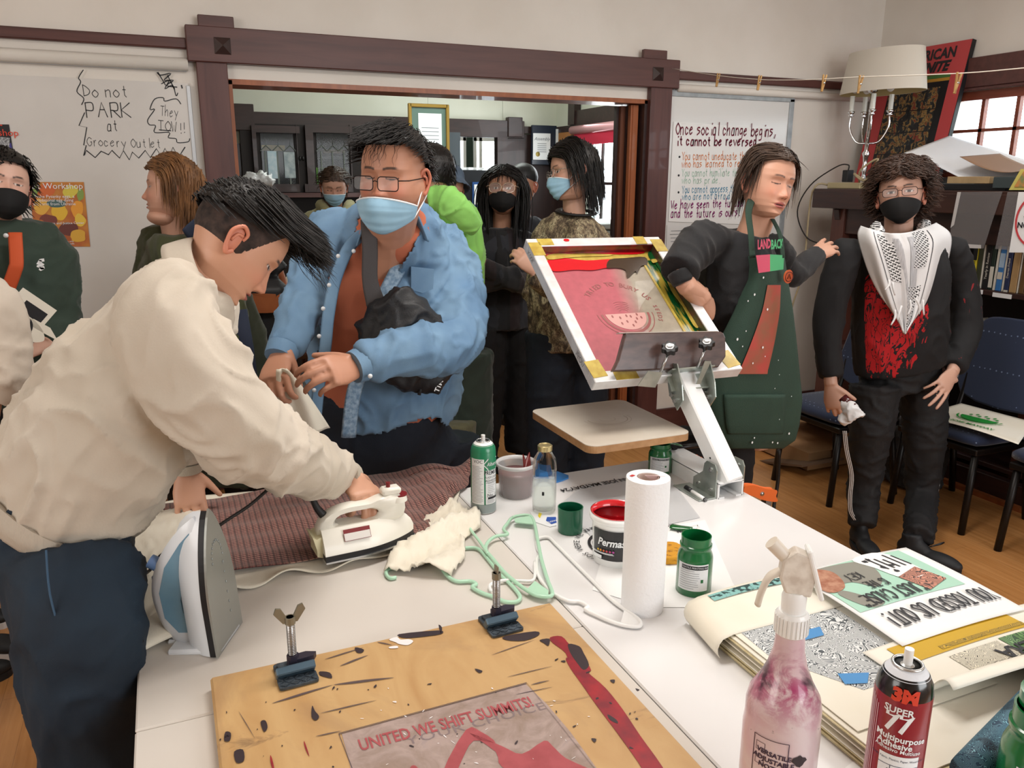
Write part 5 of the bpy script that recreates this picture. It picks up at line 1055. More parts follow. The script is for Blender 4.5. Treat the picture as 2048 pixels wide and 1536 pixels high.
t=MB().box((BX+.17,2.80,.59+.255),(.14,.12,.012)).build('booklet',kw); tag(t,'white booklet lying flat on the lower shelf books, under a second one','booklet')
t=MB().box((BX+.17,2.80,.59+.275),(.14,.13,.012),Matrix.Rotation(.06,3,'X')).build('booklet',kw); tag(t,'white booklet on top of the pile over the lower shelf books','booklet')
# plastic sleeves and sign pinned to the mantel
m_slv=M('plastic_sleeve',"#8d8a8c",.15,alpha=.35,coat=.5); m_strip=M('punched_strip',"#cfcccb",.5,alpha=.85)
def hang(name,px,m,label,cat,X=BX-.022,th=.0015):
    P=[atx(x,y,X) for x,y in px]; return tag(MB().add(P+[p+V((th,0,0)) for p in P],[tuple(range(len(P))),tuple(range(len(P),2*len(P)))[::-1]]+[(i,(i+1)%len(P),len(P)+(i+1)%len(P),len(P)+i) for i in range(len(P))]).build(name,m),label,cat)
o=hang('plastic_sleeve',[(1921,384),(2005,383),(1985,440),(1967,497),(1932,495),(1900,470),(1902,455),(1912,420)],m_slv,'empty grey plastic sleeve hanging from the mantel edge','sleeve')
P=[atx(x,y,BX-.025) for x,y in ((1915,384),(1922,384),(1908,450),(1901,456))]; MB().add(P,[(0,1,2,3)]).build('punched_edge',m_strip,o,solid=.001)
P=[atx(x,y,BX-.025) for x,y in ((1931,488),(1962,490),(1962,497),(1934,496))]; MB().add(P,[(0,1,2,3)]).build('white_tag',m_strip,o,solid=.001)
o=hang('notice_sign',[(2037,384),(2120,384),(2105,505),(2018,505)],m_pap,'white notice with a red ring and the word NO hanging from the mantel','sign')
c=atx(2075,441,BX-.026); b=MB(); n=40; vs=[]
for k in range(n+1): a=2*pi*k/n; vs+=[c+V((0,math.cos(a)*.098,math.sin(a)*.115)),c+V((0,math.cos(a)*.108,math.sin(a)*.125))]
b.add(vs,[(2*k,2*k+1,2*k+3,2*k+2) for k in range(n)]); b.build('red_ring',M('ring_red',"#c8464c",.5),o)
b=MB(); text(b,'NO',.036,mtx(atx(2046,451,BX-.026),(0,-1,0),(0,0,1)),bold=.001); text(b,'C',.034,mtx(atx(2052,434,BX-.026),(0,-1,0),(0,0,1)),bold=.001); b.build('sign_lettering',m_ink,o)
hang('plastic_sleeve',[(2015,384),(2036,384),(2020,500),(1990,498)],m_slv,'clear plastic sleeve edge hanging just left of the notice with the red ring','sleeve',X=BX-.02)
# things on the mantel
sh=lambda x,y,X=BX+.12: atx(x,y,X)
t=thing('power_strip','beige power strip lying on the left end of the mantel','power strip',(BX+.1,3.8,BT)); MB().box((BX+.09,3.79,BT+.019),(.05,.26,.036),bev=.004).build('strip_body',M('beige_plastic',"#b9ab85",.5),t)
t=thing('power_adapter','black power adapter plugged upright into the beige power strip','adapter',(BX+.09,3.78,BT+.038)); MB().box((BX+.09,3.785,BT+.075),(.05,.045,.07),bev=.004).build('adapter_body',m_black,t)
MB().tube([(BX+.09,3.785,BT+.11),(BX+.09,3.79,BT+.14),(BX+.05,3.84,BT+.13),(BX-.03,3.96,BT+.02),(BX-.06,4.02,BT-.14),(BX-.02,3.96,BT-.3),(BX+.04,3.84,BT-.34)],.004,8,sm=6).build('adapter_cable',m_cord,t,smooth=True)
m_bc=M('beige_cable',"#a89878",.6)
for k,P in enumerate(([(BX+.09,3.92,BT+.02),(BX+.0,3.97,BT-.02),(BX-.01,3.975,BT-.5),(BX-.03,4.03,BT-.8),(BX-.03,3.98,BT-1.1),(BX-.05,4.0,BT-1.38)],[(BX+.1,3.7,BT+.04),(BX+.06,3.66,BT+.11),(BX+.1,3.58,BT+.17),(BX+.06,3.62,BT+.05),(BX+.05,3.7,BT+.09),(BX+.1,3.6,BT+.02)])):
    tag(MB().tube(P,.006,8,sm=6).build('beige_cable',m_bc,smooth=True),['beige cable running from the power strip down the plaster wall','beige cable coiled on the mantel beside the power adapter'][k],'cable')
b=MB().box((BX+.22,3.56,BT+.06),(.05,.15,.12),bev=.003); tag(b.build('brown_box',M('brown_card_box',"#6d4a3a",.7)),'small brown box with a dark edge on the mantel behind the cables','box')
tag(MB().box((BX+.09,3.52,BT+.03),(.04,.10,.055),bev=.003).build('white_box',M('ivory_box',"#cbc4a6",.6)),'small ivory box on the mantel beside the cables','box')
tag(MB().box((BX+.18,2.97,BT+.052),(.2,.24,.035),bev=.002).build('wood_block',woodmat('pale_block',"#a48a66","#b89c74")),'pale wooden block on the mantel right of the wavy haired head','block')
tag(MB().box((BX+.2,2.99,BT+.017),(.3,.5,.033),bev=.002).build('dark_board',m_black),'dark flat board on the mantel under the pale block','board')
tag(MB().box((BX+.12,2.73,BT+.04),(.16,.14,.055),bev=.003).build('slate_box',M('slate_box',"#3b4547",.6)),'slate grey box on the mantel under the drooping paper','box')
def fn(u,v):
    y=3.42-.80*u; x=BX+.12+.34*v; z=BT+.20-.14*u-.10*math.sin(u*pi*1.0)*(1-v)*u+.10*v*(1-u)+ (.16*(u-.72)**2*10*(u>.72))*(.6) ; return V((x,y,z-.05*(1-v)*u))
tag(MB().grid(fn,40,16).build('drawing_paper',M('tracing_paper',"#eef0f2",.6,col2="#e4e8ee",vs=3),smooth=True,solid=.0015),'large sheet of white paper drooping over the clutter on the mantel below the window','paper')
def fn2(u,v):
    y=3.05-.62*u; x=BX+.10+.3*v; z=BT+.17-.11*math.sin(u*pi)-.0*v+.06*u; return V((x,y,z+.02*v))
tag(MB().grid(fn2,36,12).build('brown_paper',M('kraft_paper',"#8a6a50",.8),smooth=True,solid=.0015),'curled brown kraft paper under the white sheet on the mantel','paper')
P=[atx(x,y,BX+.02) for x,y in ((2018,380),(2042,338),(2110,338),(2100,380))]; o=tag(MB().add(P,[(0,1,2,3)]).build('food_card',M('card_yellow',"#cfc46a",.6),solid=.003),'yellow framed picture card leaning on the mantel at the frame edge','card')
P=[atx(x,y,BX+.015) for x,y in ((2028,374),(2047,343),(2100,343),(2095,374))]; MB().add(P,[(0,1,2,3)]).build('card_picture',M('card_green',"#7a8a5a",.6,col2="#c8884a",vs=40),o,solid=.001)
# lamp
LX=4.02; c=V((LX,3.845,BT)); t=thing('table_lamp','chrome candelabra table lamp with an oval white shade on the mantel','lamp',c)
m_chr=M('chrome',"#dfe0e2",.08,1.0); m_shade=M('lamp_shade_fabric',"#dcd6ca",.8); m_shin=M('shade_lining',"#b9a878",.7)
b=MB(); b.lathe(c,[(.07,0),(.072,.01),(.03,.025),(.016,.05),(.012,.09),(.018,.12),(.012,.15),(.016,.19),(.024,.21),(.012,.23),(.012,.30)],24); b.build('lamp_base',m_chr,t,smooth=True)
MB().cyl(c+V((0,0,.26)),c+V((0,0,.72)),.010,n=10).build('pole',m_chr,t,smooth=True)
for k,a in enumerate((2.2,-1.0,1.1,-2.3)):
    dx,dy=math.cos(a)*.11,math.sin(a)*.11; b=MB(); b.tube([c+V((0,0,.27)),c+V((dx*.6,dy*.6,.28)),c+V((dx,dy,.36)),c+V((dx,dy,.43))],.006,8,sm=5); b.lathe(c+V((dx,dy,.43)),[(.008,0),(.020,.004),(.008,.01),(.02,.02),(.022,.03),(.012,.034)],16); b.build('arm',m_chr,t,smooth=True)
    MB().cyl(c+V((dx,dy,.46)),c+V((dx,dy,.55)),.014,n=8).build('candle_sleeve',M('candle_white',"#e4e6df",.4),t)
    MB().ell(c+V((dx*.9,dy*.9,.60)),(.026,.026,.036)).build('bulb',M('bulb_glass',"#e6e4e0",.15,coat=.5),t,smooth=True)
b=MB(); b.lathe(c+V((0,0,.56)),[(.01,0),(.03,.01),(.03,.03),(.01,.04)],16); b.build('hub',m_chr,t,smooth=True)
sc0=c+V((0.02,-.05,.56)); n=48; 
def shd(r0,r1,z0,z1): 
    vs=[]
    for r,z in ((r0,z0),(r1,z1)):
        for k in range(n): a=2*pi*k/n; vs.append(sc0+V((r*.62*math.cos(a),r*math.sin(a),z)))
    return vs,[(k,(k+1)%n,n+(k+1)%n,n+k) for k in range(n)]
b=MB(); b.add(*shd(.285,.245,.0,.235)); b.build('shade',m_shade,t,smooth=True)
b=MB(); b.add(*shd(.282,.242,.001,.234)); b.build('shade_lining',m_shin,t,smooth=True)
# pan-african poster leaning in the corner
P=[atx(1724,352,4.24),atx(1876,330,4.24),atx(1932,88,4.385),atx(1768,132,4.385)]
P=[V((4.24,4.10,BT+.02)),V((4.24,3.50,BT+.02)),V((4.385,3.54,2.36)),V((4.385,4.06,2.37))]
P[0]=V((4.24,4.13,BT+.02)); fr=mtx(P[0],P[1]-P[0],P[3]-P[0]); pw=(P[1]-P[0]).length; ph=(P[3]-P[0]).length
t=thing('picture_board','tall red poster board reading AFRICAN UNITE leaning in the corner behind the lamp','poster',P[0])
MB(fr).prism([(0,0),(pw,0),(pw-.0,ph),(.0,ph)],-.03,0).build('board',m_black,t)
MB(fr).prism([(0,0),(pw-.004,0),(pw-.004,ph),(0,ph)],0,.001).build('red_face',M('poster_red',"#c0484a",.6),t)
g=G('figure_grid'); co=g.co((1,1,1)); n=g.noise(26,co,5,1.2); g.base(g.ramp(n,[(.42,"#1c1c1e"),(.5,"#2d3436"),(.53,"#a08048"),(.6,"#6a4a2a"),(.66,"#8a2c2a")])); g.p(Roughness=.5); m_fg=g.m
b=MB(fr); 
for i in range(4):
    for j in range(4): b.box((.13+.095*i+.03,.07+.13*j+.06,.0022),(.09,.124,.001))
tag(b.build('figure_panels',m_fg,t),kind='stuff')
MB(fr).box((pw/2+.01,.33,.0015),(.43,.60,.001)).build('black_field',m_black,t)
MB(fr).box((pw/2+.01,.645,.002),(.43,.022,.001)).build('green_band',M('band_green',"#4a7a3c",.6),t); MB(fr).box((pw/2+.01,.624,.002),(.43,.018,.001)).build('gold_band',M('band_gold',"#b98a30",.6),t)
b=MB(); text(b,'AFRICAN',.085,fr@Matrix.Translation((pw/2+.075,.775,.003)),bold=.003,xs=.86); text(b,'UNITE',.08,fr@Matrix.Translation((pw/2+.085,.70,.003)),bold=.004,shear=.3,xs=.95); b.build('board_lettering',m_ink,t)
# ================================================================ CLOTHESLINE
A_=at(1345,137,4.12); B_=at(2130,129,1.55); m_line=M('cotton_line',"#e8e2d6",.8); m_peg=M('peg_wood',"#b8935c",.6,col2="#a27a44",vs=60)
def onl(px,py):
    lo,hi=0,1
    for _ in range(40):
        m=(lo+hi)/2; q=A_.lerp(B_,m); v=q-CAM; x=1024+F*v.dot(RT)/v.dot(FW)
        if x<px: lo=m
        else: hi=m
    return at(px,py,q.y)
P=[onl(x,y) for x,y in ((1345,137),(1435,151),(1520,159),(1585,160),(1650,158),(1720,154),(1915,147),(2048,136),(2120,130))]
tag(MB().tube(P,.0016,6,sm=4).build('clothes_line',m_line,smooth=True),'thin white clothesline strung across the right side of the room','line')
for k,(x,y,lb,op) in enumerate(((1436,155,'wooden clothespin nearest the door casing',.05),(1519,160,'second wooden clothespin from the door casing',.05),(1648,160,'wooden clothespin on the line left of the lamp shade',.08),(1721,162,'wooden clothespin in front of the lamp shade, its legs spread',.12),(1916,158,'wooden clothespin in front of the leaning red poster edge',.12))):
    c=onl(x,y); t=thing('clothespin',lb,'clothespin',c,'clothespins on the line'); 
    for sg in (-1,1):
        T=Matrix.Translation(c)@Matrix.Rotation(-_y,4,'Z')@Matrix.Rotation(sg*op+.12,4,'Y'); MB(T).box((sg*.0045,0,-.012),(.006,.009,.066),bev=.0015).build('prong',m_peg,t)
    T=Matrix.Translation(c); MB(T).cyl((0,-.006,-.012),(0,.006,-.012),.0035,n=10).build('spring',m_steel,t,smooth=True)
# ================================================================ WHITEBOARDS AND WALL PAPERS
m_wb=M('whiteboard',"#d9d6d2",.25,coat=.3,col2="#d2cfcb",vs=3); m_wbf=M('board_trim',"#c8ccd0",.35,.3)
WB=WY-.012
t=thing('whiteboard','large whiteboard on the left wall with a hand-written parking warning','whiteboard',(-1.2,WB,1.3))
p0,p1=at(373,140,WB),at(399,420,WB)
MB().box(((-2.7+p0.x)/2,WB,1.35),(p0.x+2.7,.012,1.26+.04)).build('board_panel',m_wb,t)
ztop=p0.z
b=MB(); b.box(((-2.7+p0.x)/2,WB-.006,ztop),(p0.x+2.7,.014,.018),bev=.002); b.box((p0.x+.0,WB-.006,1.36),(.018,.014,1.26),bev=.002); b.build('board_frame',m_wbf,t)
def wp(x,y,Y=None): return at(x,y,Y or WB-.0075)
def hand(mb,s,px0,px1,capx,Y=None,wd=.07,jit=.35,xs=None,xf=1.0):
    a,b_=wp(*px0,Y),wp(*px1,Y); fx=b_-a; fx.y=0; fr=mtx(a,fx,V((0,0,1))); size=(wp(px0[0],px0[1]-capx,Y)-a).length
    tmp=MB(); L=strokes(tmp,s,size,Matrix.Identity(4),wd,jit); k=fx.length/L
    mb.add([fr@V((p[0]*k,p[1],0)) for p in tmp.v],tmp.f)
W0=lambda x,y:(x/2.926,y/2.926)
b=MB(); hand(b,'Do not',W0(495,565),W0(760,570),22); hand(b,'PARK',W0(510,685),W0(785,690),29); hand(b,'at',W0(630,765),W0(700,768),20,wd=.09); hand(b,'Grocery Outlet',W0(512,855),W0(950,865),17); hand(b,'They',W0(940,675),W0(1045,690),19); hand(b,'TOW!!',W0(930,765),W0(1090,780),20); 
b.build('marker_lettering',m_ink,t)
b=MB()
def scr(mb,px,w_=.006,Y=None,sm=True):
    P=[wp(*W0(*p),Y) for p in px]; o=P[0]; fr=mtx(o,V((1,0,0)),V((0,0,1))); Q=[V((p.x-o.x,p.z-o.z,0)) for p in P]; Q=spline(Q,4) if sm else Q; ribbon(mb,Q,w_,fr)
scr(b,[(487,410),(460,455),(472,480),(450,535),(490,575),(478,612)],.004); scr(b,[(495,660),(462,735),(508,745),(490,850),(505,850),(490,910)],.004,sm=False)
zz=[(490,910),(510,880),(560,925),(580,880),(640,905)]; scr(b,[(495,905),(505,880),(557,922),(592,885),(635,905),(655,880),(700,925),(722,882),(757,935),(775,890),(812,925),(850,880),(880,922),(915,870),(945,915),(965,868),(990,915),(1012,862),(1045,920),(1082,862)],.005,sm=False)
scr(b,[(1058,608),(1030,578),(965,592),(955,572),(905,580),(878,640),(905,640),(865,700),(875,730),(910,735),(905,775),(990,775),(985,805),(1030,812),(1040,835),(1100,830),(1110,812)],.004)
scr(b,[(920,425),(940,440),(1000,430),(960,470),(1015,470),(975,500),(1035,510)],.005); scr(b,[(945,490),(990,470),(965,520),(1010,500),(1030,560),(1040,545)],.004); scr(b,[(925,425),(970,500),(980,440),(1020,520)],.006,sm=False); scr(b,[(1062,500),(1066,515)],.006,sm=False); scr(b,[(932,760),(1000,765)],.004,sm=False)
tag(b.build('marker_doodle',m_ink,t),kind='stuff')
# art workshop poster
PQ=[(163,1065),(490,1065),(528,1443),(215,1443)]
P=[wp(*W0(*q)) for q in PQ]; Yp=WB-.009
o=MB().add([V((p.x,Yp,p.z)) for p in P],[(0,1,2,3)]).build('fruit_poster',M('poster_orange_ground',"#c98a3c",.5,col2="#b05a34",vs=12),solid=.001); tag(o,'Art Workshop poster covered with orange and yellow fruit on the left whiteboard','poster')
random.seed(5)
for k,(x,y,rx,ry,h) in enumerate(((270,1110,60,45,"#d06a38"),(410,1120,50,48,"#d8c850"),(200,1110,30,50,"#7f9a50"),(470,1140,22,40,"#86a052"),(240,1210,55,60,"#e2b04a"),(350,1240,58,55,"#e3b83c"),(450,1220,40,60,"#e8a03a"),(330,1190,70,25,"#4a6a6a"),(280,1290,60,40,"#7a4038"),(470,1290,40,45,"#e6c24a"),(400,1340,60,50,"#6a3a34"),(300,1370,55,50,"#e09040"),(460,1380,50,45,"#d8a840"),(370,1400,60,30,"#a85a30"),(240,1330,30,50,"#c0703a"))):
    b=MB(); pts=spline([W0(x+dx,y+dy) for dx,dy in blob(0,0,rx*.85,ry*.85,10,.15)],3,True); b.add([V((wp(*q).x,Yp-.0012-.0001*k,wp(*q).z)) for q in pts],[tuple(range(len(pts)))]); b.build('printed_fruit',M('fruit%d'%k,h,.5),o)
b=MB()
for s,x,y,sz in (('Art Workshop',325,1090,.045),('Make Pysanky eggs, a',320,1150,.023),('traditional egg dying',320,1172,.023),('art form from Ukraine',320,1194,.023),('San Jose Peace and Justice Center',345,1306,.0185),('with love',255,1325,.018),('but no one',395,1412,.014),('sick of foods.',395,1426,.014)):
    c=wp(*W0(x,y)); text(b,s,sz*.8,mtx(V((c.x,Yp-.0035,c.z)),(1,0,0),(0,0,1)))
b.build('poster_lettering',m_pap,o)
P=[wp(*q) for q in ((-40,248),(18,249),(29,318),(-30,318))]; o=MB().add([V((p.x,Yp,p.z)) for p in P],[(0,1,2,3)]).build('dark_poster',M('poster_black_top',"#17161c",.5),solid=.001); tag(o,'black and purple poster with red lettering at the left edge of the whiteboard','poster')
b=MB(); P=[wp(*q) for q in ((8,300),(22,285),(29,318),(14,318))]; b.add([V((p.x,Yp-.001,p.z)) for p in P],[(0,1,2,3)]); b.build('purple_corner',M('poster_purple',"#3f3a86",.5),o)
b=MB(); P=[wp(*q) for q in ((-5,273),(20,276),(18,310),(-8,308))]; b.add([V((p.x,Yp-.0015,p.z)) for p in P],[(0,1,2,3)]); b.build('code_panel',M('code_panel',"#b9bcc0",.5,col2="#5a5c60",vs=200),o)
b=MB(); c=wp(6,262); text(b,'Workshop',.04,mtx(V((c.x-.03,Yp-.002,c.z-.008)),(1,0,0),(0,0,1))); c=wp(2,253); text(b,'Poster',.05,mtx(V((c.x-.06,Yp-.002,c.z)),(1,0,0),(0,0,1))); b.build('poster_lettering',m_or,o)
# right whiteboard with slogans
t=thing('framed_whiteboard','framed whiteboard right of the opening with a hand-lettered slogan poster','whiteboard',(3.1,WB,1.5))
tl,tr=at(1334,183,WB),at(1588,194,WB); x0,x1,zt=tl.x+.0,tr.x,(tl.z+tr.z)/2
MB().box(((x0+x1)/2,WB,zt-.72),(x1-x0,.012,1.44)).build('board_panel',M('glossy_whiteboard',"#e2e1df",.2,coat=.4),t)
b=MB(); b.box(((x0+x1)/2,WB-.006,zt-.012),(x1-x0,.016,.034),bev=.002); b.box((x1-.02,WB-.006,zt-.72),(.036,.016,1.42),bev=.002); b.box((x0+.008,WB-.006,zt-.72),(.02,.016,1.42),bev=.002); b.build('board_frame',M('frame_blue_grey',"#aeb4b8",.4,.2,col2="#989ea2",vs=20),t)
Yq=WB-.010
P=[wp(*q,Yq) for q in ((1347,243),(1545,258),(1520,450),(1337,443))]; o=MB().add([V((p.x,Yq,p.z)) for p in P],[(0,1,2,3)]).build('slogan_poster',m_sheet,t,solid=.001)
W1=lambda x,y:(1320+x/5.12,180+y/5.12)
inks=[("#6d1230",[('Once social change begins,',(165,455),(1190,478),22,.11),('it cannot be reversed.',(170,565),(1020,572),17,.15)]),("#e0813a",[('You cannot uneducate the one',(225,715),(1000,715),15,.09),('who has learned to read.',(225,792),(900,785),14,.09)]),("#9ec9b2",[('You cannot humiliate the person',(225,885),(990,880),14,.08),('who has pride.',(225,960),(620,955),13,.08)]),("#3a8fb4",[('You cannot oppress the people',(225,1055),(960,1040),14,.09),('who are not afraid anymore.',(228,1125),(960,1110),13,.09)]),("#8a1a6a",[('We have seen the future,',(115,1215),(880,1190),15,.12),('and the future is ours.',(112,1308),(820,1290),16,.12)])]
for k,(h,rows) in enumerate(inks):
    b=MB()
    for s,a,c_,cp,wd in rows: hand(b,s,W1(*a),W1(*c_),cp,Yq-.002,wd*1.35,.3)
    b.build('slogan_lettering',M('marker%d'%k,h,.6),o)
b=MB()
for x,y in ((200,685),(192,875),(190,1048)): c=wp(*W1(x,y),Yq-.002); b.add([V((c.x+.007*math.cos(q),c.y,c.z+.007*math.sin(q))) for q in np.linspace(0,5.6,9)],[tuple(range(9))[::-1]])
tag(b.build('bullet_dots',m_ink,o),kind='stuff')
P=[wp(*q,Yq) for q in ((1334,450),(1420,452),(1412,640),(1328,630))]; o=MB().add([V((p.x,Yq,p.z)) for p in P],[(0,1,2,3)]).build('typed_notice',M('notice_paper',"#dcdcdc",.6),t,solid=.001)
b=MB()
for k in range(14): c=wp(1340+2,462+k*7,Yq-.002); b.box((c.x+.06,Yq-.002,c.z),(random.uniform(.08,.14),.0004,.003 if k!=4 else .008))
tag(b.build('typed_lines',m_txt,o),kind='stuff')
# ================================================================ FIGURE TOOLS
def vox(mb,size,smooth=4,sf=.5):
    """fuse overlapping solids into one continuous surface"""
    me=D.meshes.new('v'); me.from_pydata(mb.v,[],mb.f); o=D.objects.new('v',me); COL.objects.link(o)
    q=o.modifiers.new('r','REMESH'); q.mode='VOXEL'; q.voxel_size=size
    if smooth: q=o.modifiers.new('s','SMOOTH'); q.iterations=smooth; q.factor=sf
    dg=bpy.context.evaluated_depsgraph_get(); out=D.meshes.new_from_object(o.evaluated_get(dg)); D.objects.remove(o); D.meshes.remove(me)
    return out
def co_np(me):
    a=np.empty(len(me.vertices)*3,np.float32); me.vertices.foreach_get('co',a); return a.reshape(-1,3)
def set_co(me,a): me.vertices.foreach_set('co',a.astype(np.float32).ravel()); me.update()
def nrm(me):
    a=np.empty(len(me.vertices)*3,np.float32); me.vertices.foreach_get('normal',a); return a.reshape(-1,3)
def wrinkle(me,amp=.006,f=9,st=(1,1,1),seed=0,fine=.4,mask=None):
    c=co_np(me); n=nrm(me); out=np.zeros(len(c))
    N=noise.noise; k=0
    for p in c:
        q=V((p[0]*st[0],p[1]*st[1],p[2]*st[2]))*f+V((seed,seed*.7,0))
        w=V((N(q*.7),N(q*.7+V((9,3,1))),N(q*.7+V((2,8,5)))))*1.1
        a=1-min(1,abs(N(q+w))*2.6); b=1-min(1,abs(N(q*2.3+w*1.5))*2.4); out[k]=(a*a-.3)+(b*b-.3)*fine; k+=1
    if mask is not None: out*=mask(c)
    set_co(me,c+n*(out*amp)[:,None])
def setcol(me,cols):
    at_=me.color_attributes.new('Col','FLOAT_COLOR','POINT'); a=np.ones((len(me.vertices),4),np.float32); a[:,:3]=cols; at_.data.foreach_set('color',a.ravel())
def tomesh(vs,fs,name='m'):
    me=D.meshes.new(name); me.from_pydata([tuple(v) for v in vs],[],[tuple(f) for f in fs]); me.update(); return me
def joinmesh(name,parts):
    """parts: (verts Nx3, faces list, colours Nx3)"""
    V_=[];F_=[];C_=[];o=0
    for v,f,c in parts:
        V_.append(v);F_+=[tuple(i+o for i in q) for q in f];C_.append(np.broadcast_to(np.array(c,float),(len(v),3)));o+=len(v)
    me=tomesh(np.vstack(V_).tolist(),F_,name); setcol(me,np.vstack(C_)); return me
def mp(me): return co_np(me).astype(float),[tuple(p.vertices) for p in me.polygons]
ZT=[.118,.112,.10,.08,.06,.04,.02,0,-.02,-.04,-.06,-.08,-.10,-.112,-.118]
YF=[0,.030,.052,.073,.083,.088,.089,.086,.085,.086,.086,.085,.079,.062,0]
XW=[0,.030,.049,.064,.071,.0755,.077,.076,.074,.070,.065,.057,.042,.027,0]
YB=[0,.034,.060,.085,.098,.105,.107,.103,.094,.080,.066,.05,.036,.022,0]
def ip(z,t): return np.interp(-z,[-q for q in ZT],t)
sm_=lambda x,a,b: np.clip((x-a)/(b-a),0,1)**2*(3-2*np.clip((x-a)/(b-a),0,1))
def headpos(phi,z,feat=1,fat=0,jaw=1):
    X=ip(z,XW)*(1+fat*sm_(-z,-.02,.05)); Yf=ip(z,YF); Yb=ip(z,YB)
    s,c=np.sin(phi),np.cos(phi); x=X*np.sign(s)*np.abs(s)**.92; y=np.where(c>0,Yf*np.abs(c)**.85,-Yb*np.abs(c)**.92); zz=z.copy()
    fr=sm_(c,.0,.35); ax=np.abs(x); g=lambda a,b: np.exp(-(a/b)**2)
    if feat:
        N=np.interp(-z,[-.02,-.008,.0,.01,.02,.032,.040,.046,.051,.056],[0,.0015,.003,.008,.013,.020,.0225,.018,.005,0])
        d=g(x,.0085+.003*sm_(-z,.02,.045))*N+g(ax-.0125,.0065)*g(z+.043,.008)*.009
        d-=.011*g(ax-.031,.018)*g(z-.003,.013); d+=.0065*g(ax-.031,.0115)*g(z+.001,.0085)
        d+=.004*g(z-.019,.008)*g(ax-.028,.025)+.005*g(ax-.042,.022)*g(z+.034,.02)
        zm=z-feat*.0*x; sm=(feat-1)*.5*ax*ax*10
        d+=.0055*g(x,.021)*g(zm+.0655-sm,.0042)+.0065*g(x,.018)*g(zm+.077-sm,.0055)-.0065*g(x,.023)*g(zm+.071-sm,.0020)-.004*g(x,.022)*g(z+.087,.006)+.006*g(x,.022)*g(z+.103,.011)
        y=y+d*fr
    return x,y,zz
def headgrid(nu=150,nv=130,feat=1,fat=0):
    s=np.linspace(-1,1,nu,endpoint=False); phi=pi*(s-.62*np.sin(pi*s)/pi); t=np.linspace(0,1,nv)
    z=.118*np.cos(pi*t); z=np.clip(z,-.1179,.1179)
    P,Zz=np.meshgrid(phi,z,indexing='ij'); x,y,zz=headpos(P.ravel(),Zz.ravel(),feat,fat)
    f=[(i*nv+j,i*nv+j+1,((i+1)%nu)*nv+j+1,((i+1)%nu)*nv+j) for i in range(nu) for j in range(nv-1)]
    return np.stack([x,y,zz],1),f,P.ravel(),Zz.ravel()
def facecol(v,phi,skin,brow,lip,eye=1.0,look=(0,0),open_mouth=0,iris="#2a1a12",blush=.5,beard=None):
    sk=np.array(lin(skin)); c=np.tile(sk,(len(v),1)); x,y,z=v.T; ax=np.abs(x); fr=(np.cos(phi)>.15)
    def mixin(m,col): 
        nonlocal c; m=np.clip(m*fr,0,1)[:,None]; c=c*(1-m)+np.array(lin(col) if isinstance(col,str) else col)*m
    g=lambda a,b: np.exp(-(a/b)**2)
    red=sk*np.array([1.12,.78,.74]); mixin(blush*g(ax-.042,.02)*g(z+.035,.018),red); mixin(.25*g(x,.05)*g(z+.03,.05),red); mixin(.6*g(x,.012)*g(z+.042,.012),red)
    mixin(.35*g(ax-.031,.018)*g(z+.002,.010),sk*np.array([.72,.6,.58]))
    if beard: mixin(.55*sm_(-z,.05,.07)*sm_(.075-ax,0,.03)+.4*g(x,.02)*g(z+.06,.004),beard)
    mixin(sm_(1-np.sqrt((x/.024)**2+((z+.0715)/.0115)**2),0,.15),lip)
    if open_mouth: mixin(sm_(1-np.sqrt((x/.018)**2+((z+.0715)/(.0045*open_mouth))**2),0,.1),"#2a1012")
    else: mixin(g(x,.02)*g(z+.071,.0013)*.9,sk*.25)
    mixin(sm_(1-np.sqrt(((ax-.0065)/.0042)**2+((z+.0495)/.0025)**2),0,.3)*.8,sk*.18)
    bz=.0195+.004*np.sin(np.clip((ax-.01)/.036,0,1)*2.6); mixin(sm_(1-np.abs(z-bz)/.0042,0,.5)*sm_(ax,.009,.014)*sm_(.050-ax,0,.01)*.9,brow)
    e=np.sqrt(((ax-.031)/.0150)**2+((z-.0005)/(.0058*max(eye,.15)))**2)
    if eye>.3:
        mixin(sm_(1-e,0,.12),"#cfc4bd"); xs=np.where(x>0,x-.031-look[0],x+.031-look[0]); r=np.sqrt(xs**2+(z-.0005-look[1])**2); mixin((r<.0062)*(e<1),iris); mixin((r<.0026)*(e<1),"#050505")
        mixin(sm_(1-np.abs(e-1)/.22,0,1)*(z>.001),"#1c1412"); mixin(.5*sm_(1-np.abs(e-1)/.15,0,1)*(z<=.001),sk*.45)
    else: mixin(sm_(1-np.abs(z-(-.0015-.003*(1-((ax-.031)/.016)**2)))/.0020,0,.5)*(np.abs(ax-.031)<.0155),"#241613")
    return c
def ears(T,sk,nu=14):
    b=MB(T)
    for sg in (-1,1):
        c=V((sg*.0765,-.012,-.012)); R=Matrix.Rotation(sg*.35,3,'Z')
        b.ell(c,(.006,.017,.030),R,14,10)
        P=[c+R@V((sg*.006,.010,-.020)),c+R@V((sg*.006,.0,-.032)),c+R@V((sg*.007,-.014,-.012)),c+R@V((sg*.008,-.020,.010)),c+R@V((sg*.008,-.008,.030)),c+R@V((sg*.006,.010,.024)),c+R@V((sg*.004,.012,.008))]
        b.tube(P,[.004,.006,.0045,.0045,.0045,.0045,.003],8,sm=4)
        b.tube([c+R@V((sg*.006,.006,.014)),c+R@V((sg*.007,-.006,.010)),c+R@V((sg*.006,-.008,-.008))],.0035,8,sm=3)
    v=np.array(b.v); col=np.tile(np.array(lin(sk))*np.array([1.05,.72,.68]),(len(v),1)); return v,b.f,col
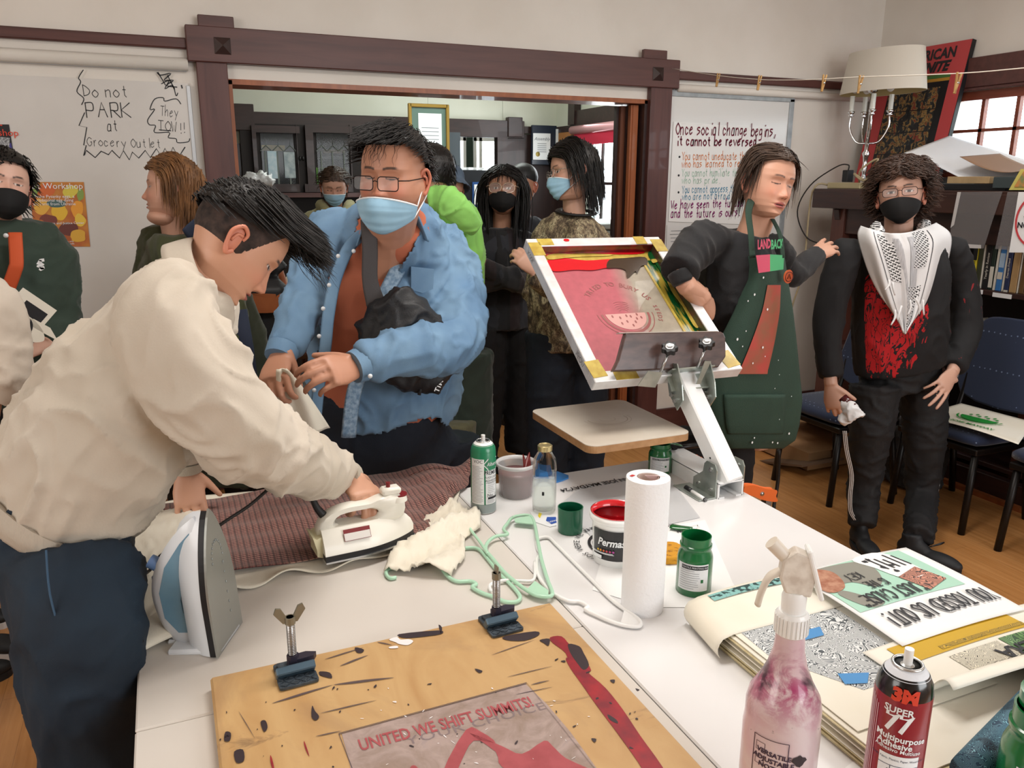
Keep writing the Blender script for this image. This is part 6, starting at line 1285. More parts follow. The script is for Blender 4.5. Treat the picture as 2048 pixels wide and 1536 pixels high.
def HM(pos,fwd,up,s=1.0):
    f=V(fwd).normalized(); u=V(up); u=(u-f*u.dot(f)).normalized(); x=u.cross(f)*-1; x=f.cross(u)*-1
    x=u.cross(f); x=-x                                  # subject's left
    x=f.cross(u)*-1 if False else u.cross(f)*-1
    m=Matrix(((x.x,f.x,u.x,pos[0]),(x.y,f.y,u.y,pos[1]),(x.z,f.z,u.z,pos[2]),(0,0,0,1)))
    if m.to_3x3().determinant()<0: m=Matrix(((-x.x,f.x,u.x,pos[0]),(-x.y,f.y,u.y,pos[1]),(-x.z,f.z,u.z,pos[2]),(0,0,0,1)))
    return m@Matrix.Scale(s,4)
def cam_dir(r,u,t): return RT*r+UP*u-FW*t          # image right, image up, toward the viewer
def hand(b,W,Dr,N,side=1,s=1.0,curl=.5,spread=.12,thumb=.5,curls=None,tcurl=.4,thdir=None):
    """palm and five fingers as overlapping tapered tubes; D wrist->knuckles, N back of the hand, thumb on side*cross(D,N)"""
    Dr=V(Dr).normalized(); N=V(N); N=(N-Dr*N.dot(Dr)).normalized(); A=Dr.cross(N)*side; W=V(W)
    K=W+Dr*.092*s
    b.tube([W-Dr*.03*s,W,W+Dr*.03*s,W+Dr*.06*s,W+Dr*.088*s,W+Dr*.1*s],[(.024*s,.018*s),(.026*s,.018*s),(.034*s,.017*s),(.041*s,.0155*s),(.041*s,.013*s),(.034*s,.009*s)],16,side=A)
    L=[(.044,.026,.022),(.048,.030,.023),(.045,.028,.023),(.034,.021,.020)]
    for i in range(4):
        off=(.031-.0205*i)*s; base=K+A*off-Dr*(.006,0,.003,.012)[i]*s*1.0; d=(Dr+A*spread*(1.5-i)*.6).normalized(); c=(curls[i] if curls else curl)
        P=[base-d*.02*s,base]; ang=0; p=base
        for j,l in enumerate(L[i]):
            ang+=c*(.85,1.0,.7)[j]; q=(d*math.cos(ang)-N*math.sin(ang)); p=p+q*l*s; P.append(p)
        r=(.0095,.0092,.0086,.0080,.0066) if i<3 else (.0082,.0080,.0074,.0068,.0056)
        b.tube(P,[x*s for x in r],10,sm=3); b.ell(P[-1],r[-1]*s*.98,n=10,m=8)
    T0=W+Dr*.022*s+A*.026*s; td=V(thdir).normalized() if thdir is not None else (Dr*.75+A*.75-N*.25*thumb).normalized()
    P=[T0-td*.015*s,T0+td*.022*s,T0+td*.045*s+(Dr*.2-N*.3)*tcurl*.03*s]; P.append(P[-1]+(td+(Dr*.5-N*.6)*tcurl).normalized()*.03*s)
    b.tube(P,[.014*s,.0125*s,.010*s,.0075*s],10,sm=3); b.ell(P[-1],.0074*s,n=10,m=8)
def skull(T,s=1.0): return T
def hairmesh(T,mask,n,length,flow,step=9,grav=.5,rad=.0022,lift=.004,curl=0,cap=.005,fat=0,seed=1,rootmask=None,lenv=.25,ccap=None,clear=.006,tip=.15,nside=3,nz_=.10):
    """cap + tapered strands combed by flow(p) in head space"""
    rg=np.random.default_rng(seed); v,f,phi,z=headgrid(110,90,0,fat); kc=1+cap/.09; lift=max(lift,cap); clear=0; hm=mask(v[:,0],v[:,1],v[:,2],phi)
    c=v*(1+cap/.09*np.clip(hm,-1,1)[:,None]); keep=(hm>-.99) if hm.min()<0 else (hm>.0); Vs=[];Fs=[]
    idx=-np.ones(len(v),int); idx[keep]=np.arange(keep.sum()); Vs=[tuple(T@V(p)) for p in c[keep]]; Fs=[tuple(idx[list(q)]) for q in f if all(keep[k] for k in q)]
    rm=(rootmask or mask)(v[:,0],v[:,1],v[:,2],phi); cand=np.where(rm>.0)[0]
    w=np.cos(z[cand]/.118*1.4)+.3; w=w/w.sum(); R3=T.to_3x3(); down=(R3.inverted()@V((0,0,-1))).normalized()
    for k in range(n):
        p=V(v[rg.choice(cand,p=w)])+V(rg.normal(0,.003,3)); p=p*(1+lift/.09); L=length(p) if callable(length) else length; L*=1+rg.uniform(-lenv,lenv); st=L/step
        if L<=0.002: continue
        d=V(flow(p)).normalized(); d=(d+V(rg.normal(0,nz_,3))).normalized(); P=[p.copy()]; ph=rg.uniform(0,6.3); o1=V(rg.normal(0,1,3))
        for j in range(step):
            d=(d+V(flow(p)).normalized()*.35+down*grav*.35).normalized()
            if curl: d=(d+V((math.sin(ph+j*1.3),math.cos(ph+j*1.1),math.sin(ph*2+j)))*curl).normalized()
            p=p+d*st; e=V((p.x/(.0785*kc*(1+fat*.5)),p.y/((.091 if p.y>0 else .108)*kc),p.z/(.119*kc)))
            if e.length<1 and p.z>-.1: p=p/e.length; 
            P.append(p.copy())
        rr=rad*rg.uniform(.7,1.3); o=len(Vs); a0=None
        for j,q in enumerate(P):
            dd=(P[min(j+1,step)]-P[max(j-1,0)]); a_,b_=frame(dd if dd.length>0 else V((0,0,1)),a0); a0=a_; r=rr*(1-(j/step)**2*(1-tip))
            for m in range(nside): t=2*pi*m/nside; Vs.append(tuple(T@(q+a_*r*math.cos(t)+b_*r*.6*math.sin(t))))
        for j in range(step):
            for m in range(nside): Fs.append((o+j*nside+m,o+j*nside+(m+1)%nside,o+(j+1)*nside+(m+1)%nside,o+(j+1)*nside+m))
    return tomesh(Vs,Fs)
def hairmat(name,a,b_,rough=.35):
    g=G(name); n=g.noise(9,g.co((3,3,1)),6,.5,.7); g.base(g.ramp(n,[(.35,a),(.65,b_)])); g.p(Roughness=rough+.12); g.b.inputs['Specular IOR Level'].default_value=.35; g.bump(g.noise(60,g.co((3,3,.5)),4),.5,.003); return g.m
# --- face mask, glasses in head space
def maskgrid(T,kind='surgical',fat=0):
    nu,nv=36,22; vs=[]
    zt,zb=(-.018,-.112) if kind=='surgical' else (-.022,-.118)
    for i in range(nu+1):
        u=-1+2*i/nu; ph=u*1.22
        for j in range(nv+1):
            t=j/nv; top=zt-.022*abs(u)**1.5; bot=zb+.040*abs(u)**2.2; z=top+(bot-top)*t
            x,y,_=headpos(np.array([ph]),np.array([max(z,-.108)]),0,fat); x,y=float(x[0]),float(y[0])
            n_=V((x,y*.9+.02,0)).normalized(); o=.007
            if kind=='surgical': o+=.018*math.exp(-(u/.28)**2)*math.exp(-((t-.28)/.35)**2)+.002*math.sin(t*pi*7)*(1-abs(u))*(t>.25)*(t<.9)+.006*(1-u*u)
            else: o+=.022*(1-abs(u))**1.0*(1-abs(t-.42)**2*2.2)+.004*(1-u*u)
            if z<-.108: y-=( -.108-z)*1.2
            vs.append(T@V((x+n_.x*o,y+n_.y*o,z)))
    w=nv+1; return vs,[(i*w+j,(i+1)*w+j,(i+1)*w+j+1,i*w+j+1) for i in range(nu) for j in range(nv)]
def add_mask(t,T,kind,mat,loopmat,fat=0):
    vs,fs=maskgrid(T,kind,fat); o=MB().add(vs,fs).build('face_mask',mat,t,smooth=True,solid=.002)
    w=23
    for sg,i in ((-1,0),(1,36)):
        top,bot=vs[i*w],vs[i*w+22]; e=T@V((sg*.081,-.012,.008)); e2=T@V((sg*.081,-.016,-.028)); eb=T@V((sg*.082,-.030,-.01))
        MB().tube([top,e,eb,e2,bot],.0016,6,sm=4).build('ear_loop',loopmat,o,smooth=True)
    if kind=='surgical':
        b=MB(); b.tube([vs[k*w]+ (T.to_3x3()@V((0,.001,0))) for k in range(0,37,3)],.0022,6); b.build('mask_edge',loopmat,o,smooth=True)
    return o
m_lens=M('lens_glass',"#f4f6fa",.02,alpha=.12,coat=1)
def add_glasses(t,T,m,w_=.027,h_=.018,y=.103,z=-.004,r=.0013,rx=.012,tilt=.0,dz=0):
    g_=thing_part('glasses',t); 
    for sg in (-1,1):
        P=[V((sg*.0335+a,y-.10*(sg*.0335+a)**2*10,z+b_+dz)) for a,b_ in rrect(w_*2,h_*2,rx,4)]; P=[T@p for p in P]
        MB().tube(P+[P[0]],r,6).build('rim',m,g_,smooth=True)
        MB().add(P,[tuple(range(len(P)))]).build('lens',m_lens,g_)
        MB().tube([T@V((sg*(.0335+w_),y-.006,z+h_*.5+dz)),T@V((sg*.079,y-.03,z+h_*.5)),T@V((sg*.084,-.005,z+.012)),T@V((sg*.082,-.02,z-.0))],r*1.1,6).build('temple',m,g_,smooth=True)
    MB().tube([T@V((-.0335+w_,y-.0005,z+.004+dz)),T@V((0,y+.002,z+.007+dz)),T@V((.0335-w_,y-.0005,z+.004+dz))],r,6,sm=3).build('bridge',m,g_,smooth=True)
def thing_part(name,parent):
    o=D.objects.new(name,None); COL.objects.link(o); o.parent=parent; o.matrix_parent_inverse=WM(parent).inverted(); o.location=parent.location; o.empty_display_size=.02; return o
SKM=vcol('skin',.48,.06,500,.0)
def body(t,T,skin,brow,lip="#b06a62",hi=1,feat=1,fat=0,necks=None,hands=(),core=(),vs=.005,eye=1,look=(0,0),om=0,blush=.5,beard=None,iris="#2a1a12",neck_r=.055):
    """one skin mesh: modelled head, neck, core limbs and hands fused"""
    b=MB()
    if necks: b.tube(necks,[neck_r]*len(necks),16,sm=3)
    for c in core: b.tube(c[0],c[1],12,sm=3)
    for h in hands: hand(b,**h)
    parts=[]
    if b.v:
        me=vox(b,vs,3,.5); v,f=mp(me); col=np.tile(np.array(lin(skin)),(len(v),1)); D.meshes.remove(me); parts.append((v,f,col))
    v,f,phi,z=headgrid(*((190,170) if hi==2 else (130,110) if hi else (80,70)),feat,fat); c=facecol(v,phi,skin,brow,lip,eye,look,om,iris,blush,beard)
    M4=np.array(T); v=v@M4[:3,:3].T+M4[:3,3]; parts.append((v,f,c)); parts.append(ears(T,skin))
    me=joinmesh('body',parts); me.materials.append(SKM); return link('body',me,t,True)
def garment(t,name,b,mat,voxel=.008,sm=4,amp=.006,f=8,st=(1,1,1),seed=0,fine=.4,cut=None,solid=0,mask=None,post=None):
    me=vox(b,voxel,sm)
    if amp: wrinkle(me,amp,f,st,seed,fine,mask)
    if cut is not None:
        v,fc=mp(me); kill=cut(v); fc=[q for q in fc if not any(kill[i] for i in q)]; D.meshes.remove(me); used=sorted({i for q in fc for i in q}); mpx={a:i for i,a in enumerate(used)}; me=tomesh(v[used].tolist(),[tuple(mpx[i] for i in q) for q in fc])
    me.materials.append(mat); o=link(name,me,t,True,solid); 
    if solid: o.modifiers['s'].offset=-1
    return o
def shoe(t,heel,toe,mat,sole,s=1.0,name='shoe'):
    heel,toe=V(heel),V(toe); d=(toe-heel).normalized(); L=.27*s; fr=mtx(heel,d,V((0,0,1)).cross(d)); 
    b=MB(fr); b.ell((L*.25,0,.045*s),(.075*s,.038*s,.045*s)); b.ell((L*.65,0,.035*s),(.095*s,.042*s,.033*s)); b.tube([(.06*s,0,.05*s),(.05*s,0,.11*s)],[(.045*s,.035*s),(.042*s,.034*s)],14,side=(1,0,0))
    me=vox(b,.008,4); me.materials.append(mat); o=link(name,me,t,True)
    P=[(L*.46+L*.52*math.cos(a)*(1 if math.cos(a)>0 else .92),.043*s*math.sin(a)*(1.0+.12*math.cos(a))) for a in np.linspace(0,2*pi,28,endpoint=False)]
    MB(fr).prism(P,0,.024*s).build('sole',sole,o); 
    return o
def fabric(name,a,b_=None,rough=.85,vs=5,bump=.25,bs=350,sheen=.15):
    return M(name,a,rough,col2=b_ or a,vs=vs,bump=bump,bs=bs,bd=.0012,sheen=sheen)
def inpoly(X,Z,poly):
    r=np.zeros(len(X),bool); n=len(poly)
    for i in range(n):
        x1,z1=poly[i]; x2,z2=poly[(i+1)%n]; c=((z1>Z)!=(z2>Z)); 
        with np.errstate(divide='ignore',invalid='ignore'): r^=c&(X<(x2-x1)*(Z-z1)/((z2-z1) if z2!=z1 else 1e-9)+x1)
    return r
# ================================================================ PEOPLE
m_blackhair=hairmat('black_hair',"#0c0a0a","#1d1917",.28); m_brownhair=hairmat('dark_brown_hair',"#2a1c15","#4a3226",.4); m_ginger=hairmat('copper_hair',"#5a4230","#96683f",.45); m_brown2=hairmat('soft_brown_hair',"#33261e","#4d392c",.4)
m_mblue=M('mask_blue',"#9cc4dc",.8,col2="#8fb8d2",vs=20); m_mwhite=M('mask_white',"#e9ecef",.7); m_mblack=M('mask_black',"#0d0d0f",.8)
sy=(0,1,0)
def deg(v,a,ax): return Matrix.Rotation(math.radians(a),3,ax)@V(v)
# ---------------------------------------------------------------- 1. young man ironing
P=thing('person','person with slicked black hair in a cream jacket, bent over the white iron','person',(-.35,1.55,0))
fw_=cam_dir(.64,-.64,-.36); up_=cam_dir(.54,.79,-.25); T=HM(at(476,488,1.66),fw_,up_,.92)
nk=[at(330,590,1.66),at(390,562,1.66),at(430,545,1.66),at(455,510,1.66)]
sk="#c9977c"
hx=IWT@V((.085,0,.104))
body(P,T,sk,"#15100e","#a8605a",2,1.3,necks=nk,neck_r=.056,vs=.0038,om=.8,eye=.75,look=(0,-.001),
 hands=[dict(W=at(693,950,1.775),Dr=at(728,985,1.70)-at(693,950,1.775),N=V((.25,-.35,1)),side=-1,s=1.0,curls=(1.05,1.05,1.05,1.05),spread=.10,thdir=(.5,.75,-.45)),
        dict(W=at(372,938,2.06),Dr=at(378,985,2.03)-at(372,938,2.06),N=V((0,-1,.3)),side=-1,s=.95,curl=.35)],
 core=[([at(120,1010,1.64),at(270,760,1.64),at(400,580,1.65)],[.08,.08,.05]),([at(345,650,1.5),at(520,870,1.47),at(693,950,1.775)],[.04,.035,.026]),([at(380,620,1.8),at(375,800,2.0),at(372,938,2.06)],[.04,.03,.026])])
m_jacket=M('cream_jacket_cloth',"#c9beaf",.85,col2="#beb3a3",vs=4,bump=.3,bs=260,bd=.0012,sheen=.15)
b=MB()
b.tube([at(122,1008,1.62),at(140,975,1.62),at(185,900,1.62),at(265,770,1.63),at(340,655,1.64),at(374,596,1.65),at(398,560,1.655)],[(.165,.125),(.19,.150),(.205,.155),(.21,.145),(.18,.108),(.12,.084),(.072,.066)],24,side=sy,sm=4)
sl=[at(336,625,1.54),at(358,695,1.47),at(425,800,1.43),at(505,880,1.45),at(590,925,1.58),at(650,940,1.70),at(682,948,1.75)]
b.tube(sl,[.082,.092,.092,.083,.066,.058,.042],20,sm=4); b.ell(sl[0],(.09,.085,.09))
b.tube([at(385,600,1.80),at(380,700,1.92),at(374,860,2.04),at(371,925,2.06)],[.09,.085,.065,.045],16,sm=3)
jk=garment(P,'jacket',b,m_jacket,.007,4,.014,7,(1,1,1),2,.45)
for a_,b_,r_,q_ in ((at(683,948,1.752),at(697,953,1.79),.040,.037),(at(371,922,2.06),at(372,940,2.062),.043,.040)): MB().tube([a_,b_],[r_,q_],20).build('ribbed_cuff',M('jacket_rib',"#b9b0a0",.9,bump=.5,bs=250),jk,smooth=True,ang=50)
b=MB(); b.tube([at(96,1042,1.62),at(110,1022,1.62),at(124,1002,1.62)],[(.172,.132),(.188,.146),(.186,.144)],28,side=sy,sm=3); me=b.build('elastic_hem',M('jacket_hem',"#b9ae9f",.9,bump=.6,bs=60,stretch=(3,3,.2)),jk,smooth=True,ang=60)
# collar
b=MB(); ax=cam_dir(.92,.39,0)
a1,b1=frame(ax,V((0,1,0)))
def colr(c,ax,a1,b1,r0,r1,h,ph0,ph1,sweep=.0):
    def fn(u,v):
        ph=ph0+(ph1-ph0)*u; r=r0+(r1-r0)*v; return c+a1*r*math.cos(ph)+b1*r*math.sin(ph)*.95+ax*(h*(1-(v-.25)**2*2.2)-h*.2)-ax*sweep*abs(u-.5)*v
    return fn
b.grid(colr(at(398,556,1.655),ax,a1,b1,.072,.084,.034,-.2*pi+2.2,1.8*pi+2.2,.03),48,8); b.build('collar',m_jacket,jk,smooth=True,solid=.004)
m_jeans=M('dark_blue_denim',"#13202d",.8,col2="#1b2d3d",vs=7,bump=.3,bs=500,bd=.001)
b=MB(); b.tube([at(110,1005,1.62),at(128,1080,1.59),at(150,1180,1.54)],[(.165,.125),(.165,.122),(.13,.10)],20,side=sy,sm=3)
lg=[at(150,1130,1.50),at(160,1250,1.43),at(172,1370,1.42),at(190,1490,1.42)]; lg.append(V((lg[-1].x+.01,1.41,.25))); lg.append(V((lg[-1].x+.02,1.41,.07))); b.tube(lg,[.118,.103,.098,.094,.10,.096],20,sm=4)
for dx,dy in ((.04,.20),):
    hp=V((-.25+dx*.2,1.50+dy,.84)); b.tube([hp,V((-.235+dx,1.46+dy,.62)),V((-.245+dx,1.46+dy,.42)),V((-.225+dx,1.46+dy,.2)),V((-.215+dx,1.45+dy,.06))],[.118,.112,.108,.102,.098],18,sm=4)
jn=garment(P,'jeans',b,m_jeans,.009,4,.010,7,(1,1,.7),5)
m_seam=M('denim_seam',"#3d5872",.9); b=MB(); b.tube([at(92,1100,1.385),at(100,1190,1.36),at(128,1300,1.355),at(140,1420,1.35),at(155,1530,1.35)],.0018,5,sm=4); b.build('outer_seam',m_seam,jn,smooth=True)
m_shb=M('black_shoe',"#17181a",.6,col2="#202226"); m_shw=M('white_sole',"#d6d5d6",.6); m_shc=M('cream_shoe',"#b9b2a4",.7)
shoe(P,V((-.30,1.40,.0)),V((-.02,1.36,0)),m_shb,m_shw); shoe(P,V((-.17,1.56,.0)),V((.10,1.52,0)),m_shb,m_shw)
hm=lambda x,y,z,phi: ((z>.045-.35*np.clip(-y-.0,-.2,.09)*1.0+.0)&(np.abs(phi)>-1)&~((y>.045)&(z<.072)))*1.0
h=hairmesh(T,hm,4200,lambda p:.080 if p.z>.07 else .055,lambda p:V((p.x*1.0,1.0 if p.z>.03 else .3,.10 if p.y>.03 else -.05)),8,.0,.0018,.006,0,.016,seed=3,lenv=.2,nz_=.05)
h.materials.append(m_blackhair); link('hair',h,P,True)
hm2=lambda x,y,z,phi: np.minimum(np.clip((z+.032-np.clip(y-.012,0,1)*2.2)/.008,-1,1),np.clip((.074-z)/.008,-1,1))
h=hairmesh(T,hm2,0,.01,lambda p:V((0,0,-1)),2,0,.001,0,0,.0022,seed=4); h.materials.append(M('fade_stubble',"#453630",.8,col2="#221b19",vs=60)); link('shaved_sides',h,P,True)
h=hairmesh(T,lambda x,y,z,phi:((y>.055)&(z>.07))*1.0,60,.11,lambda p:V((p.x*2,.9,-.1)),9,.25,.0010,.014,.25,.001,seed=9,clear=.02); h.materials.append(m_blackhair); link('loose_strands',h,P,True)
# ---------------------------------------------------------------- 2. man in denim shirt
P=thing('person','person in an open blue denim shirt over an orange tee, blue mask lowered','person',(.75,2.45,0))
fw_=cam_dir(-.28,-.28,.92); up_=cam_dir(.03,.955,.29); FAT=.20
T=HM(at(787,352,2.10),fw_,up_,1.0); sk="#b8846a"
Yb=2.42
body(P,T,sk,"#241814","#96504a",2,1.5,FAT,necks=[at(770,540,2.34),at(775,460,2.27),at(785,400,2.16)],neck_r=.078,vs=.0042,eye=.12,blush=.9,
 hands=[dict(W=at(563,705,2.20),Dr=at(551,742,2.14)-at(563,705,2.20),N=V((-.55,-.75,.45)),side=-1,s=1.08,curls=(.95,1.0,1.0,1.0),thdir=(.25,-.35,-.85)),
        dict(W=at(712,735,1.98),Dr=at(672,740,1.93)-at(712,735,1.98),N=V((0,-.85,.55)),side=1,s=1.08,curls=(.75,.8,.85,.9),spread=.04,thdir=(-.6,.5,.1))],
 core=[([at(770,900,Yb),at(775,700,Yb),at(775,520,2.36)],[.08,.08,.06]),([at(665,500,2.4),at(590,620,2.32),at(563,705,2.20)],[.05,.04,.03]),([at(890,520,2.4),at(905,690,2.15),at(712,735,1.98)],[.05,.045,.03])])
m_denim=M('light_blue_denim',"#7393ae",.8,col2="#5d7d9c",vs=7,bump=.3,bs=420,bd=.0012); m_denim2=M('denim_edge',"#9fb6ca",.85,col2="#6e8ba6",vs=90,bump=.5,bs=120); m_tee=M('orange_tee',"#b8694c",.85,col2="#ad6046",vs=5,bump=.15,bs=400,bd=.001)
ts=[at(772,905,Yb+.02),at(772,850,Yb+.02),at(772,760,Yb),at(775,660,Yb-.02),at(777,570,Yb-.02),at(778,500,Yb-.05),at(777,440,2.27)]
b=MB(); b.tube([at(765,803,Yb+.01)]+ts[2:],[(.210,.178),(.220,.186),(.225,.18),(.22,.155),(.18,.13),(.098,.092)],28,side=(1,0,0),sm=4)
tee=garment(P,'orange_tee',b,m_tee,.008,4,.006,7,(1,1,.6),3)
b=MB(); b.tube(ts,[(.238,.195),(.242,.20),(.243,.205),(.242,.195),(.238,.172),(.205,.138),(.105,.105)],28,side=(1,0,0),sm=4)
aR=[at(668,478,2.38),at(640,530,2.36),at(612,600,2.32),at(588,655,2.26),at(567,697,2.21)]; b.tube(aR,[.082,.078,.068,.060,.044],20,sm=4); b.ell(aR[0],(.09,.08,.085))
aL=[at(885,500,2.40),at(907,570,2.36),at(912,650,2.24),at(890,690,2.12),at(820,700,2.04),at(760,715,2.00),at(724,728,1.985)]; b.tube(aL,[.085,.092,.088,.080,.070,.056,.046],20,sm=4); b.ell(aL[0],(.09,.085,.085))
def wxz(px,Y=2.24): return [(at(x,y,Y).x,at(x,y,Y).z) for x,y in px]
cutp=wxz([(735,430),(700,500),(668,560),(655,640),(650,720),(645,800),(632,1000),(692,1000),(697,880),(712,790),(735,700),(770,590),(800,530),(832,470),(815,430)])
hem=wxz([(600,860),(690,878),(760,870),(815,850),(850,838),(880,842),(905,865),(960,830),(1000,1100),(560,1100)])
def cut(v): return ((v[:,1]<Yb-.02)&inpoly(v[:,0],v[:,2],cutp)&~((v[:,1]<2.17)&(v[:,2]<at(0,660,2.1).z)&(v[:,0]>at(700,735,2.0).x)))|inpoly(v[:,0],v[:,2],hem)
sh=garment(P,'denim_shirt',b,m_denim,.0085,4,.014,7.5,(1,1,.8),8,.5,cut=cut,solid=.004)
for a_,b_ in ((at(724,728,1.985),at(706,735,1.975)),(at(568,695,2.212),at(559,716,2.19))): MB().tube([a_,b_],[.046,.042],20).build('shirt_cuff',m_denim,sh,smooth=True,ang=50)
def placket(px,Y,w_,mat,name,dy=0):
    Pp=[at(x,y,Yq) for (x,y),Yq in zip(px,Y)]; b=MB(); b.tube(Pp,[(w_,.004)]*len(Pp),8,side=(1,0,0),sm=5); return b.build(name,mat,sh,smooth=True)
placket([(733,462),(700,492),(672,555),(657,630),(650,700),(638,770),(630,850)],[2.27,2.255,2.23,2.21,2.20,2.20,2.21],.017,m_denim,'button_placket')
placket([(835,455),(812,510),(775,580),(745,660),(718,750),(705,800),(697,875)],[2.26,2.25,2.235,2.205,2.20,2.20,2.21],.022,m_denim2,'buttonhole_placket')
b=MB(); 
b.grid(lambda u,v:at(728,462,2.235).lerp(at(838,455,2.22),u)+V((0,(.17*math.sin(u*pi))*1.0+.01*v,.055*math.sin(u*pi)+.015*(1-v)-.04*v+.05*u*(1-v)*.3))+V(((u-.5)*.05*v,-.02*v,0)),30,8)
b.build('shirt_collar',m_denim,sh,smooth=True,solid=.005)
m_btn=M('pearl_button',"#dcdfe2",.3,coat=.4)
for x,y,Yq in ((707,502,2.215),(676,512,2.225),(658,570,2.19),(646,617,2.185),(638,672,2.178),(632,725,2.178),(628,780,2.18),(817,715,1.965),(740,752,1.93)):
    c=at(x,y,Yq); MB().lathe(c,[(.0055,0),(.006,.002),(.0001,.003)],14,axis=(0,-1,0)).build('button',m_btn,sh,smooth=True)
b=MB(); q=[at(x,y,2.225) for x,y in ((822,533),(868,538),(866,578),(845,586),(822,580))]; b.add(q,[tuple(range(5))]); b.build('chest_pocket',m_denim,sh,solid=.003)
b=MB(); q=[at(x,y,2.182) for x,y in ((628,826),(636,827),(637,842),(629,842))]; b.add(q,[(0,1,2,3)]); b.build('care_tag',m_pap,sh,solid=.001)
m_navy=M('navy_trousers',"#0f1722",.8,col2="#141e2c",bump=.2,bs=400)
b=MB(); b.tube([at(765,790,Yb+.01),at(755,880,Yb+.03),V((.70,2.47,.60))],[(.225,.185),(.225,.185),(.20,.16)],22,side=(1,0,0),sm=3)
for dx in (-.10,.12): b.tube([V((.70+dx,2.47,.72)),V((.70+dx*1.1,2.46,.45)),V((.70+dx*1.2,2.48,.1))],[.115,.09,.075],16,sm=3)
garment(P,'trousers',b,m_navy,.011,3,.006,6)
for dx in (-.12,.14): shoe(P,V((.70+dx,2.54,0)),V((.70+dx,2.2,0)),m_shb,m_shb)
fw2=T.to_3x3()
add_glasses(P,T,M('thin_black_frame',"#1a1312",.3,.5),.027,.017,.110,-.014,.0013,.009)
add_mask_T=T@Matrix.Translation((0,.003,-.030)); add_mask(P,add_mask_T,'surgical',m_mblue,m_mwhite,FAT)
hm=lambda x,y,z,phi: ((z>.075-.9*np.clip(.035-y,0,.09))&~((y>.02)&(np.abs(x)>.05)&(z<.05)&(y>.045)))*1.0
h=hairmesh(T,hm,2600,.045,lambda p:V((p.x*2.2+.2,.55 if p.y>-.02 else -.3,-.05)),6,.15,.0017,.006,.1,.014,FAT,seed=12); h.materials.append(m_blackhair); link('hair',h,P,True)
h=hairmesh(T,lambda x,y,z,phi:((y>.05)&(z>.078))*1.0,26,.07,lambda p:V((.2,.5,-.9)),9,.3,.0010,.008,.35,.001,FAT,seed=14,clear=.008); h.materials.append(m_blackhair); link('forehead_curls',h,P,True)
# sling bag worn by him
SB=tag(D.objects.new('sling_bag',None),'black sling bag worn across the chest of the denim-shirted person','bag'); COL.objects.link(SB); SB.location=at(780,660,2.18)
m_bag=M('black_nylon',"#17181b",.5,col2="#1e2024",vs=8,bump=.2,bs=300)
b=MB(); b.tube([at(758,620,2.18),at(785,655,2.135),at(835,700,2.13),at(885,745,2.16)],[(.10,.045),(.125,.065),(.12,.065),(.085,.045)],18,side=(.3,0,1),sm=4); me=vox(b,.008,4); wrinkle(me,.016,8,seed=3); me.materials.append(m_bag); link('bag_body',me,SB,True)
Pp=[at(737,440,2.215),at(740,500,2.19),at(740,560,2.175),at(752,608,2.16)]; MB().tube(Pp,[(.0225,.003),(.022,.003),(.022,.003),(.028,.006)],8,side=(1,0,0),sm=5).build('strap',M('grey_webbing',"#4a4748",.8,bump=.3,bs=500),SB,smooth=True)
Pp=[at(768,606,2.13),at(800,622,2.105),at(835,655,2.10)]; MB().tube(Pp,.003,8,sm=4).build('zip',m_blackm,SB,smooth=True)
b=MB(); b.tube([at(845,765,2.12),at(838,790,2.11)],.005,8); b.build('strap_end',m_bag,SB,smooth=True)
b=MB(); c0,c1=at(878,772,2.095),at(893,735,2.10); text(b,'TIMBUK2',.020,mtx(c0.lerp(c1,.5),c1-c0,V((-.9,0,.4))),sp=1.2,bold=.0006); b.build('bag_lettering',m_pap,SB)
# cloth in his hand
def fn(u,v):
    a=at(560,738,2.10).lerp(at(598,866,2.14),u); w_=.012+.055*u**.8; return a+V((w_*(v-.35)*2,-.012*math.sin(v*9+u*2)*(.3+u),-.0))
tag(MB().grid(fn,24,16).build('cotton_cloth',m_canvas,smooth=True,solid=.003),'white cotton cloth held up by the hand of the denim-shirted person','cloth')
# ---------------------------------------------------------------- 3. woman in apron
P=thing('person','person in a black tee and dark green apron reaching for the scarfed one','person',(1.78,2.28,0))
fw_=cam_dir(.42,-.24,.87); up_=cam_dir(.18,.96,.18); T=HM(at(1535,367,2.10),fw_,up_,.92); sk="#c4947c"
Ya=2.15
body(P,T,sk,"#5a4036","#a8605a",2,1.05,necks=[at(1490,500,2.16),at(1512,450,2.14),at(1525,400,2.12)],neck_r=.052,vs=.004,eye=.1,om=.5,
 hands=[dict(W=at(1400,590,2.02),Dr=at(1440,640,2.06)-at(1400,590,2.02),N=V((.2,-.8,.5)),side=-1,s=.98,curl=.8),
        dict(W=at(1632,512,2.26),Dr=at(1665,487,2.31)-at(1632,512,2.26),N=V((-.35,-.55,.75)),side=-1,s=.98,curls=(.12,.16,.2,.3),spread=.14,thdir=(.5,.3,.15))],
 core=[([at(1515,880,2.28),at(1510,700,2.2),at(1490,500,2.19)],[.07,.06,.05]),([at(1385,500,2.12),at(1368,560,2.03),at(1400,590,2.02),at(1408,600,2.02)],[.045,.036,.028,.027]),([at(1558,505,2.2),at(1592,550,2.2),at(1632,512,2.26)],[.04,.034,.026])])
